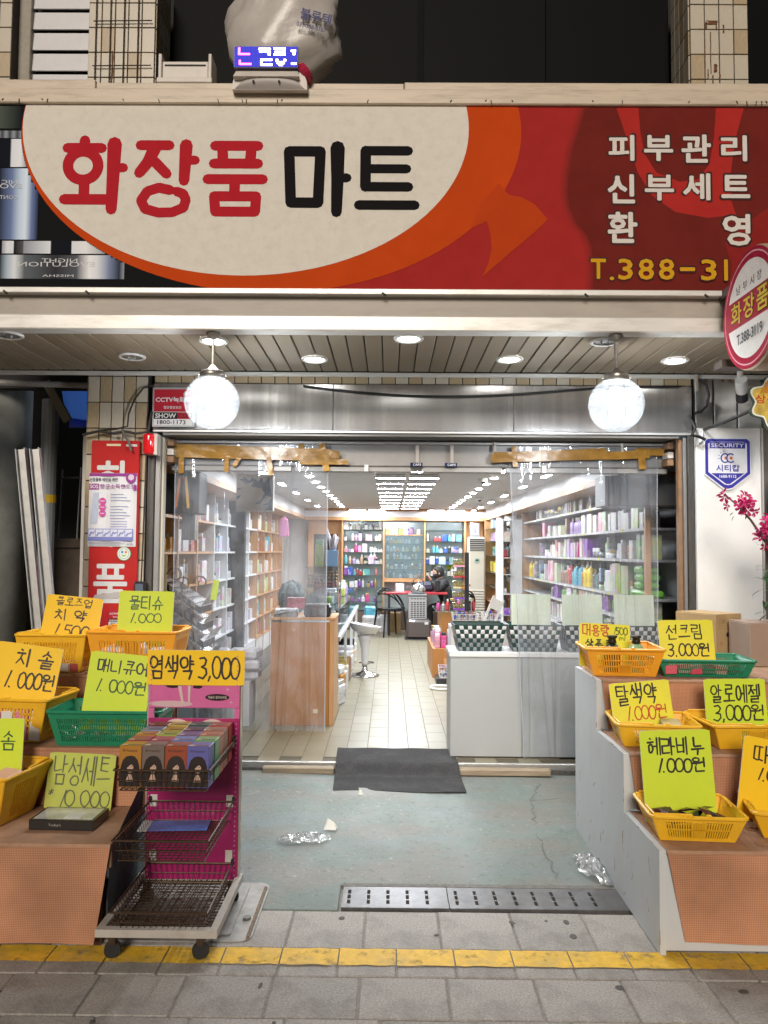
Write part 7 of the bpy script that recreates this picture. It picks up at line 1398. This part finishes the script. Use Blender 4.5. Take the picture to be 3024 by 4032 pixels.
ct = thing('card_terminal', 'flat black card terminal on the wood cabinet', 'terminal', (-.86,6.46,.946)); B().add([(-.10,-.05,0),(.09,-.05,0),(.09,.10,0),(-.10,.10,0),(-.095,-.04,.02),(.085,-.04,.05),(.085,.09,.06),(-.095,.09,.04)], [(0,1,5,4),(1,2,6,5),(2,3,7,6),(3,0,4,7),(4,5,6,7)]).build('case', ct, M_blk); bx('screen', ct, flat((.25,.3,.35)), -.05, .03, -.0385, -.0365, .052, .06)
pn = thing('receipt_printer', 'squat black receipt printer on the wood cabinet', 'printer', (-.60,6.44,.946)); bx('case', pn, M_blk, -.11, .11, 0, .16, 0, .09, c=.012); bx('lid', pn, mk('machine_grey', (.16,.16,.17), .3), -.10, .10, .01, .14, .0905, .105, c=.006)
abox('purple_boxes', 'pair of maroon and gold boxes behind the card terminal', 'box', -.84, 6.98, .973, .16, .10, .10, mk('maroon_gold', (.30,.08,.12), .4, noise=.5, ns=12), 0)
abox('paper_stack', 'white paper stack beside the chocolate case', 'paper', -.90, 6.80, .973, .20, .25, .012, flat((.66,.66,.68)), 8)
gb2 = good('tall','lime',(-.65,7.15,1.352),.075,.06,.25,0,'tall green lotion bottle on top of the chocolate case','goods on the chocolate case','green'); tbx = abox('tissue_box', 'light blue tissue box on top of the chocolate case', 'box', -.535, 7.16, 1.352, .105, .12, .15, mk('tissue_blue', (.25,.42,.66), .4), 10)
b = B(); b.sm = True
for k in range(5):
    a = k*1.25; b.tube([(0,0,0),(.02*math.cos(a),.02*math.sin(a),.06),(.05*math.cos(a),.03*math.sin(a),.12+.02*(k % 2)),(.07*math.cos(a)-.0,.03*math.sin(a),.10+.05*(k % 3))], [.03,.02,.016,.004], 6)
tag(b.build('fabric_rabbit', None, flat((.62,.58,.64)), (-.525,7.14,1.503)), 'limp white cloth doll draped over the tissue box', 'doll')
shp = B(); shp.lathe([(0,0),(.10,0),(.14,.08),(.15,.2),(.10,.3),(0,.34)],22); shp.v = [(x*q, y*q, z+rs_.uniform(-.015,.015)) for x, y, z in shp.v for q in (rs_.uniform(.75,1.15),)]; tag(shp.build('dark_fluffy_bundle', None, mk('fluff_grey', (.09,.11,.11), .95, noise=.5, ns=40, bump=1., bs=40), (-1.06,8.4,.83)), 'dark fluffy bundle behind the chocolate case', 'bundle'); tag(bx('bundle_box', None, M_wh, -1.22, -1.0, 8.25, 8.55, FZ, .829), 'white box under the dark fluffy bundle', 'box')
tag(B().lathe([(.01,0),(.05,-.04),(.065,-.24),(.05,-.25)],12,(0,0,0),1,.4).build('pink_garment', None, mk('garment_pink', (.62,.22,.42), .7), (-1.32,9.6,1.92)), 'pink garment hanging by the left wall', 'garment'); 

# ================================================================== FRONT RIGHT WHITE COUNTER AND CHECKED BASKETS
wc = thing('white_counter', 'plain white counter just inside the right half of the shop front', 'counter', (.435,5.45,FZ)); M_wct = mk('counter_white', (.37,.385,.385), .45, noise=.05, ns=3, dirt=(.30,.30,.28), dirt_amt=.45, ds=3)
bx('front_panel', wc, M_wct, .0, .50, 0, .02, .012, .70, c=.002); bx('front_panel', wc, M_wct, .503, 1.52, 0, .02, .012, .70, c=.002); bx('side_panel', wc, M_wct, .0, .02, .021, .36, .0, .70); bx('top', wc, M_wh, -.008, 1.52, -.006, .37, .701, .735, c=.003); bx('plinth', wc, M_dk, .01, 1.5, .025, .35, 0, .011)
M_k1 = mk('strap_green', (.015,.045,.042), .4); M_k2 = mk('strap_white', (.62,.62,.62), .4); M_k3 = mk('strap_grey', (.20,.22,.23), .4)
def checked(label, x, y, z, w_, d_, h_):
    t = thing('checked_basket', label, 'basket', (x,y,z), (0,0,R(rs_.uniform(-2,2))), 'checked strap baskets on the white counter'); a, c, e, g = w_/2*.80, d_/2*.8, w_/2, d_/2
    Q = [((-a,-c),(a,-c),(e,-g),(-e,-g),12), ((a,-c),(a,c),(e,g),(e,-g),8), ((a,c),(-a,c),(-e,g),(e,g),12), ((-a,c),(-a,-c),(-e,-g),(-e,g),8)]
    for q in Q:
        b = B(); c0, c1, c2, c3 = Vector((*q[0],0)), Vector((*q[1],0)), Vector((*q[2],h_)), Vector((*q[3],h_)); nr = (c1-c0).cross(c3-c0).normalized(); n_ = q[4]; f = lambda s, t_: (c0*(1-s)+c1*s)*(1-t_)+(c3*(1-s)+c2*s)*t_
        for i in range(n_):
            for j in range(6):
                o = (i+j) % 2; b.mat(M_k1 if o else (M_k2 if j > 2 else M_k3)); p = [f(i/n_,j/6), f((i+1)/n_,j/6), f((i+1)/n_,(j+1)/6), f(i/n_,(j+1)/6)]; ce_ = sum(p, Vector())/4; v = [pp+(ce_-pp)*.04+nr*(.001 if o else .0025) for pp in p]; b.add(v+[ce_+nr*(.003 if o else .0055)], [(0,1,4),(1,2,4),(2,3,4),(3,0,4)])
        b.build('woven_side', t)
        B().add([c0-nr*.002,c1-nr*.002,c2-nr*.002,c3-nr*.002], [(3,2,1,0)]).build('lining', t, M_k1)
    bx('base', t, M_k1, -a, a, -c, c, .0005, .004); B().tube([(-e,-g,h_),(e,-g,h_),(e,g,h_),(-e,g,h_)], .006, 6, closed=True).build('rim', t, M_k1); return t
CX = [.645,1.035,1.42,1.79]
for k, x in enumerate(CX): checked('%s checked strap basket from the doorway on the white counter' % ORD[k], x, 5.60, FZ+.736, .37, .27, .185)
for k, (x, w_) in enumerate(((1.03,.285),(1.40,.29),(1.775,.29))):
    o = abox('blank_card', '%s pale green card from the doorway standing in a checked basket' % ORD[k], 'card', x, 5.60, FZ+.85, w_, .006, .285, M_cg, 0, -6, 0, 'pale green cards in the checked baskets', .001); o.rotation_euler = (R(-5),0,0)

# ================================================================== RIGHT AISLE: GONDOLA, NAIL STAND, WIRE BASKETS
go = thing('wood_gondola', 'two-tier honey wood gondola in the right aisle', 'gondola', (.50,8.85,FZ)); bx('lower_tier', go, M_wdc, 0, .55, 0, 1.2, 0, .33, c=.003); bx('upper_tier', go, M_wdc, .13, .55, .35, 1.2, .331, .72, c=.003); bx('glass_shelf', go, M_glass, .06, .56, .30, 1.25, .721, .73); bx('low_front', go, M_wd, .13, .55, -.02, -.001, .0, .22)
row([('tall',c) for c in ('pink','magenta','lilac','lime','white')], 'x', 8.93, .53, 1.0, FZ+.331, .22, 'the lower tier of the gondola', 'the aisle', 0, 1.4)
row([('tall',c) for c in ('magenta','pink','white','lilac','red','pink','lime','magenta')], 'y', .565, 8.98, 9.9, FZ+.331, .24, 'the aisle edge of the lower gondola tier', 'the street', 90, 1.5)
row([('box','pink'),('box','white'),('tall','pink')], 'x', 10.0, .52, .66, FZ+.331, .42, 'the rear of the lower gondola tier', 'the aisle', 0, 1.9)
row(mixrow(9, ('silver','red','magenta','white','black'), ('tall','bottle')), 'x', 9.3, .57, 1.05, FZ+.731, .15, 'the glass shelf of the gondola', 'the aisle', 0, 1.0)
ns = thing('nail_stand', 'tall black stand with sloping trays of gold nail polish', 'stand', (.885,9.05,FZ+.73)); bx('pole', ns, M_blk, .0, .05, .0, .04, 0, .70); bx('foot', ns, M_blk, -.12, .08, -.06, .12, 0, .012)
gb_ = B(); gb_.mat(mk('polish_gold', (.40,.33,.14), .2, metal=.5)); gb_.lathe([(0,0),(.012,0),(.012,.035),(.007,.04),(.007,.075),(0,.076)],8); GBM = gb_.mesh('polish_bottle')
for k, c in enumerate(('violet','violet','orange','red','pink')):
    z = .03+.125*k; t_ = bx('tray', ns, pm(c), -.13, -.003, -.05, .06, z, z+.02)
    for i in range(5):
        for j in range(2): link('polish_bottle', GBM, t_, (-.118+.025*i, -.03+.05*j, z+.022), (R(25),R(-18),0))
def wirebasket(label, x, y, z, w_, d_, h_, seed):
    t = thing('white_wire_basket', label, 'basket', (x,y,z), (0,0,0), 'white wire baskets of silver sweets'); b = B(); a, c = w_/2, d_/2
    for zz, k in ((h_,1),(h_*.5,.95),(0.004,.9)): b.tube([(-a*k,-c*k,zz),(a*k,-c*k,zz),(a*k,c*k,zz),(-a*k,c*k,zz)], .003, 4, closed=True)
    for i in range(9): s = -1+2*i/8; b.tube([(a*s,-c,h_),(a*s*.9,-c*.9,0),(a*s*.9,c*.9,0),(a*s,c,h_)], .002, 4)
    for i in range(7): s = -1+2*i/6; b.tube([(-a,c*s,h_),(-a*.9,c*s*.9,0),(a*.9,c*s*.9,0),(a,c*s,h_)], .002, 4)
    b.build('wire', t, M_wh); r = random.Random(seed); b = B(); mm = [M_sil, pm('silver'), pm('rose'), pm('blue'), M_sil]
    for k in range(60):
        b.mat(mm[k % 5]); cx, cy_, cz, q = r.uniform(-a*.8,a*.8), r.uniform(-c*.8,c*.8), r.uniform(.02,h_*1.15), .016; b.add([(cx-q,cy_,cz),(cx+q*.6,cy_-q,cz),(cx+q,cy_+q*.6,cz),(cx,cy_,cz+q*1.1),(cx,cy_,cz-q)], [(0,1,3),(1,2,3),(2,0,3),(1,0,4),(2,1,4),(0,2,4)])
    o = b.build('silver_sweets', t); o['kind'] = 'stuff'; return t
stt = thing('basket_stand', 'white stand behind the counter holding the sweet baskets', 'stand', (.78,6.75,FZ)); bx('body', stt, M_wh, -.25, .35, -.15, .15, 0, .80, c=.003)
wirebasket('white wire basket of silver sweets behind the first checked basket', .66, 6.72, FZ+.802, .22, .20, .10, 1); wirebasket('second white wire basket of silver sweets, right of the first', .90, 6.80, FZ+.802, .16, .18, .10, 2)
wirebasket('white wire basket of sweets on the low gondola tier', .80, 8.70, FZ+.24, .20, .16, .12, 3); wirebasket('white wire basket of sweets near the floor by the gondola', .66, 8.55, FZ+.06, .22, .18, .12, 4)
bst = thing('low_crate', 'dark low crate carrying wire baskets before the gondola', 'crate', (.72,8.6,FZ)); bx('body', bst, M_blk, -.2, .25, -.15, .15, 0, .058, c=.003); bx('riser', bst, M_wh, .0, .25, .02, .15, .0585, .238)
wl = thing('white_step_stool', 'folded white plastic stool leaning in the sweet baskets', 'stool', (.83,6.60,FZ+.80), (R(-15),R(24),0)); bx('frame', wl, M_wh, -.045, -.025, 0, .02, 0, .28); bx('frame', wl, M_wh, .045, .065, 0, .02, 0, .28); bx('seat', wl, M_wh, -.0245, .0445, 0, .02, .17, .26)
b = B(); b.tube([(.11*math.cos(2*PI*k/24), .11*math.sin(2*PI*k/24), 0) for k in range(24)], .013, 8, closed=True); tag(b.build('white_ring', None, M_wh, (.55,8.15,FZ+.014)), 'white plastic ring lying on the floor by the counter', 'ring')

# ================================================================== STOOL, HEATER, KETTLE, TABLE, CHAIRS
so = thing('bar_stool', 'white bucket bar stool on a chrome pedestal in the aisle', 'stool', (-.275,8.95,FZ), (0,0,R(20))); M_st = mk('stool_white', (.68,.68,.70), .2, coat=.5); M_chr = mk('chrome', (.7,.7,.7), .08, metal=1.)
b = B(); b.sm = True; b.lathe([(.17,0),(.17,.012),(.12,.03),(.05,.05),(.032,.075),(.028,.12)],28).build('base', so, M_chr); b = B(); b.sm = True; b.lathe([(.036,.12),(.036,.16),(.045,.30),(.07,.42),(.09,.47)],20).build('column', so, M_st); B().tube([(.035,0,.14),(.12,.03,.14),(.13,.10,.14),(.05,.14,.14),(-.04,.08,.14)], .008, 6).build('footrest', so, M_chr)
n = 28; pro = [(.02,.0),(.10,.01),(.155,.05),(.185,.10),(.192,.115),(.18,.112),(.15,.075),(.10,.045),(.0,.035)]; b = B(); b.sm = True
for r_, z in pro:
    for k in range(n): a = 2*PI*k/n; b.v.append((r_*math.cos(a), r_*math.sin(a), z+.03*(r_/.19)**3*(-math.cos(a))))
b.add([], [(i*n+k, i*n+(k+1) % n, (i+1)*n+(k+1) % n, (i+1)*n+k) for i in range(len(pro)-1) for k in range(n)]); b.build('seat', so, M_st, (0,0,.475))
he = thing('oil_heater', 'silver-grey oil heater with slotted grille at the back of the aisle', 'heater', (.47,12.6,FZ)); M_hb = mk('heater_brown', (.085,.065,.06), .35, coat=.2); M_hs = mk('heater_silver', (.40,.39,.39), .4, metal=.3)
bx('tray', he, M_blk, -.21, .24, -.05, .42, 0, .014, c=.004); bx('tank', he, M_hb, -.18, .22, -.02, .40, .015, .32, c=.035); bx('body', he, M_hs, -.15, .15, .03, .33, .3205, .70, c=.015); bx('top_plate', he, mk('heater_top', (.16,.16,.165), .4), -.155, .155, .02, .34, .7005, .74, c=.012); bx('label', he, flat((.6,.6,.62)), .11, .17, -.0215, -.0203, .25, .29)
for i in range(5):
    for j in range(11):
        if 8 < j < 10: continue
        bx('grille_slot', he, M_pit, -.115+.049*i, -.079+.049*i, .028, .0297, .355+.030*j, .370+.030*j)
ke = thing('kettle', 'round steel kettle standing on the heater', 'kettle', (.48,12.78,FZ+.741)); b = B(); b.sm = True; b.lathe([(0,0),(.10,0),(.12,.02),(.122,.07),(.105,.12),(.07,.145),(.06,.15)],22).build('body', ke, M_sil); B().lathe([(.062,.15),(.05,.165),(.012,.172),(.014,.19),(0,.2)],16).build('lid', ke, M_sil); B().tube([(-.02,-.11,.06),(0,-.15,.09),(.01,-.17,.15)], [.022,.016,.011], 8).build('spout', ke, M_sil); B().tube([(-.09,0,.13),(-.08,0,.22),(0,0,.26),(.08,0,.22),(.09,0,.13)], .007, 6).build('handle', ke, M_blk)
tb_ = thing('red_table', 'red-edged table at the back where the man sits', 'table', (.50,13.45,FZ)); bx('top', tb_, mk('table_red', (.40,.03,.04), .3), -.55, .50, -.28, .28, .70, .735, c=.006)
for x in (-.5,.45):
    for y in (-.23,.23): bx('leg', tb_, M_blk, x-.02, x+.02, y-.02, y+.02, 0, .699)
abox('table_papers', 'white papers and boxes on the red table', 'paper', .18, 13.40, FZ+.736, .14, .10, .14, pm('white'), 10); abox('dark_bag', 'dark blue bag lying on the red table', 'bag', .62, 13.55, FZ+.736, .34, .22, .17, mk('bag_navy', (.03,.035,.06), .6, bump=.8, bs=14), 5, c=.05); abox('black_flask', 'slim black flask standing on the red table', 'flask', .83, 13.28, FZ+.736, .07, .07, .22, M_blk, 0, c=.02)
M_chb = mk('chair_black', (.012,.013,.014), .3)
def chair(label, x, y, rz_):
    t = thing('woven_chair', label, 'chair', (x,y,FZ), (0,0,R(rz_)), 'black loop-backed chairs at the back'); B().prism([(.24*math.cos(2*PI*k/20), .23*math.sin(2*PI*k/20)) for k in range(20)], .44, .47).build('seat', t, M_chb)
    for sx in (-1, 1):
        for sy in (-1, 1): B().tube([(sx*.17,sy*.17,.45),(sx*.22,sy*.22,0)], [.02,.013], 6).build('leg', t, M_chb)
    for i, (h_, a0) in enumerate(((.80,0),(.76,.5),(.70,-.5))): B().tube([(.25*math.cos(a), .24*math.sin(a), .47+(h_-.47)*max(0, math.sin((a+a0*.3))) + .0) for a in [PI*k/18 for k in range(-3, 22)]], .012, 6).build('back_loop', t, M_chb)
    B().tube([(-.24,.02,.46),(-.16,.2,.70),(.0,.24,.78),(.16,.2,.68),(.24,.02,.46)], .012, 6).build('back_loop', t, M_chb); return t
chair('black loop-backed chair left of the heater', .02, 13.15, 25); chair('black loop-backed chair beside the air conditioner', 1.18, 12.9, 200)
bg_ = thing('shopping_bag', 'white shopping bag with blue wrap at the foot of the rear shelves', 'bag', (-.32,13.75,FZ)); b = B(); b.lathe([(0,0),(.12,0),(.15,.1),(.16,.26),(.13,.30)],12,(0,0,0),1,.7); b.build('bag', bg_, pm('white')); bx('blue_wrap', bg_, pm('sky blue'), -.12, .12, -.05, .07, .25, .46, c=.03)
abox('brown_carton', 'plain brown carton under the rear counter by the chair', 'box', .10, 13.85, FZ, .22, .18, .34, M_cb, 0); abox('white_carton', 'white carton beside the brown one at the back', 'box', -.10, 13.8, FZ, .14, .16, .30, pm('white'), 0)

# ================================================================== THE SEATED MAN
def skin(name, verts, edges, radii, m, parent=None, root=0, sub=2):
    me = bpy.data.meshes.new(name); me.from_pydata(verts, edges, []); o = bpy.data.objects.new(name, me); COL.objects.link(o); bmd = o.modifiers.new('skin', 'SKIN'); bmd.use_smooth_shade = True
    sk = me.skin_vertices[0].data
    for i, r in enumerate(radii): sk[i].radius = (r, r) if not isinstance(r, tuple) else r; sk[i].use_root = i == root
    sb = o.modifiers.new('sub', 'SUBSURF'); sb.levels = sub; sb.render_levels = sub; me.materials.append(m)
    if parent: o.parent = parent
    return o
# faces left (-x); head over the table, one hand raised to the mask
mv = [(1.02,13.62,.55),(.99,13.62,.72),(.95,13.62,.88),(.91,13.62,.96),(.885,13.62,1.02),(.865,13.62,1.10),(.86,13.62,1.17),(.95,13.46,.93),(.86,13.40,.80),(.76,13.42,.93),(.735,13.44,.98),(.96,13.78,.93),(.88,13.84,.78),(.74,13.80,.80),
      (1.00,13.53,.52),(.70,13.50,.52),(.70,13.50,.14),(.62,13.50,.10),(1.00,13.71,.52),(.72,13.72,.52),(.74,13.72,.14),(.66,13.72,.10)]
me_ = [(0,1),(1,2),(2,3),(3,4),(4,5),(5,6),(3,7),(7,8),(8,9),(9,10),(3,11),(11,12),(12,13),(0,14),(14,15),(15,16),(16,17),(0,18),(18,19),(19,20),(20,21)]
mr = [.14,.15,.15,.09,.052,.085,.06,.065,.048,.034,.032,.065,.048,.034,.09,.07,.045,.04,.09,.07,.045,.04]
pe = skin('person', mv, me_, mr, mk('black_clothes', (.016,.016,.018), .8)); tag(pe, 'person in black top and black face mask seated at the red table', 'person')
M_skin = mk('skin', (.48,.28,.19), .55); M_hair = mk('hair_black', (.012,.011,.011), .5)
hb_ = B(); hb_.sm = True; hb_.lathe([(.0,-.13),(.03,-.125),(.058,-.09),(.074,-.03),(.08,.03),(.072,.08),(.045,.115),(0,.125)],18,(0,0,0),1.15,.92); hd_ = hb_.build('head', pe, M_skin, (.865,13.62,1.115), (0,R(-12),0))
hh_ = B(); hh_.sm = True; n = 18
for z, r_ in ((-.05,.083),(-.01,.087),(.04,.088),(.09,.078),(.125,.052),(.138,.0)):
    for k in range(n): a = 2*PI*k/n; fr_ = math.cos(a) < -.35 and z < .05; hh_.v.append((r_*1.15*math.cos(a)*(.86 if fr_ else 1)+.008, r_*.95*math.sin(a)*(.9 if fr_ else 1), z+(.055 if fr_ else 0)))
hh_.add([], [(i*n+k, i*n+(k+1) % n, (i+1)*n+(k+1) % n, (i+1)*n+k) for i in range(5) for k in range(n)]); hh_.build('hair', hd_, M_hair)
ms_ = B(); ms_.sm = True; ms_.lathe([(.0,-.115),(.045,-.10),(.07,-.06),(.078,-.02),(.074,.0)],16,(-.006,0,0),1.2,.95); mo_ = ms_.build('face_mask', hd_, mk('mask_black', (.014,.014,.016), .8))
B().add([(-.088,-.012,.0),(-.088,.012,.0),(-.108,0,-.022),(-.086,0,.03)], [(0,1,2),(0,2,3),(1,3,2)]).build('nose', hd_, M_skin); b = B(); b.lathe([(0,-.02),(.014,-.012),(.016,.01),(0,.022)],8,(.012,-.078,-.005),1,.4); b.build('ear', hd_, M_skin); b = B(); b.lathe([(0,-.02),(.014,-.012),(.016,.01),(0,.022)],8,(.012,.078,-.005),1,.4); b.build('ear', hd_, M_skin)
for s in (-1, 1): B().lathe([(0,-.006),(.008,0),(0,.006)],8,(-.083,s*.03,.02)).build('eye', hd_, M_cap)
for hx, hy, hz, sg2 in ((.735,13.44,.985,1),(.735,13.80,.80,0)):
    hv = [(0,0,0),(-.015,0,.035),(-.03,0,.07)]; hvv = list(hv); he_ = [(0,1),(1,2)]; rr_ = [.026,.028,.022]
    for i, (dy, L) in enumerate(((-.026,.055),(-.009,.066),(.009,.062),(.026,.048))):
        k = len(hvv); hvv += [(-.036,dy,.078),(-.05,dy*1.05,.078+L*.6),(-.05+.012,dy,.078+L)]; he_ += [(2,k),(k,k+1),(k+1,k+2)]; rr_ += [.0095,.0085,.007]
    k = len(hvv); hvv += [(-.012,-.035,.045),(-.03,-.05,.075)]; he_ += [(1,k),(k,k+1)]; rr_ += [.010,.008]
    ho = skin('hand', hvv, he_, rr_, M_skin, pe, 0, 1); ho.location = (hx,hy,hz); ho.rotation_euler = (0, R(-10) if sg2 else R(-80), 0)
st2 = thing('round_stool_seat', 'dark stool the man sits on', 'stool', (1.03,13.62,FZ)); B().lathe([(0,.40),(.16,.40),(.17,.42),(.16,.45),(0,.45)],18).build('seat', st2, M_blk)
for k in range(4): a = PI/4+PI/2*k; B().tube([(.11*math.cos(a), .11*math.sin(a), .40),(.15*math.cos(a), .15*math.sin(a), 0)], .012, 6).build('leg', st2, M_chr)
for k, x in enumerate((.88,1.12)): abox('lime_note', ('left','right')[k]+' lime note stuck on the rear mirror behind the man', 'note', x, 14.285, 1.17, .12, .003, .10, MATS['card_lime'], 0, c=.0005)
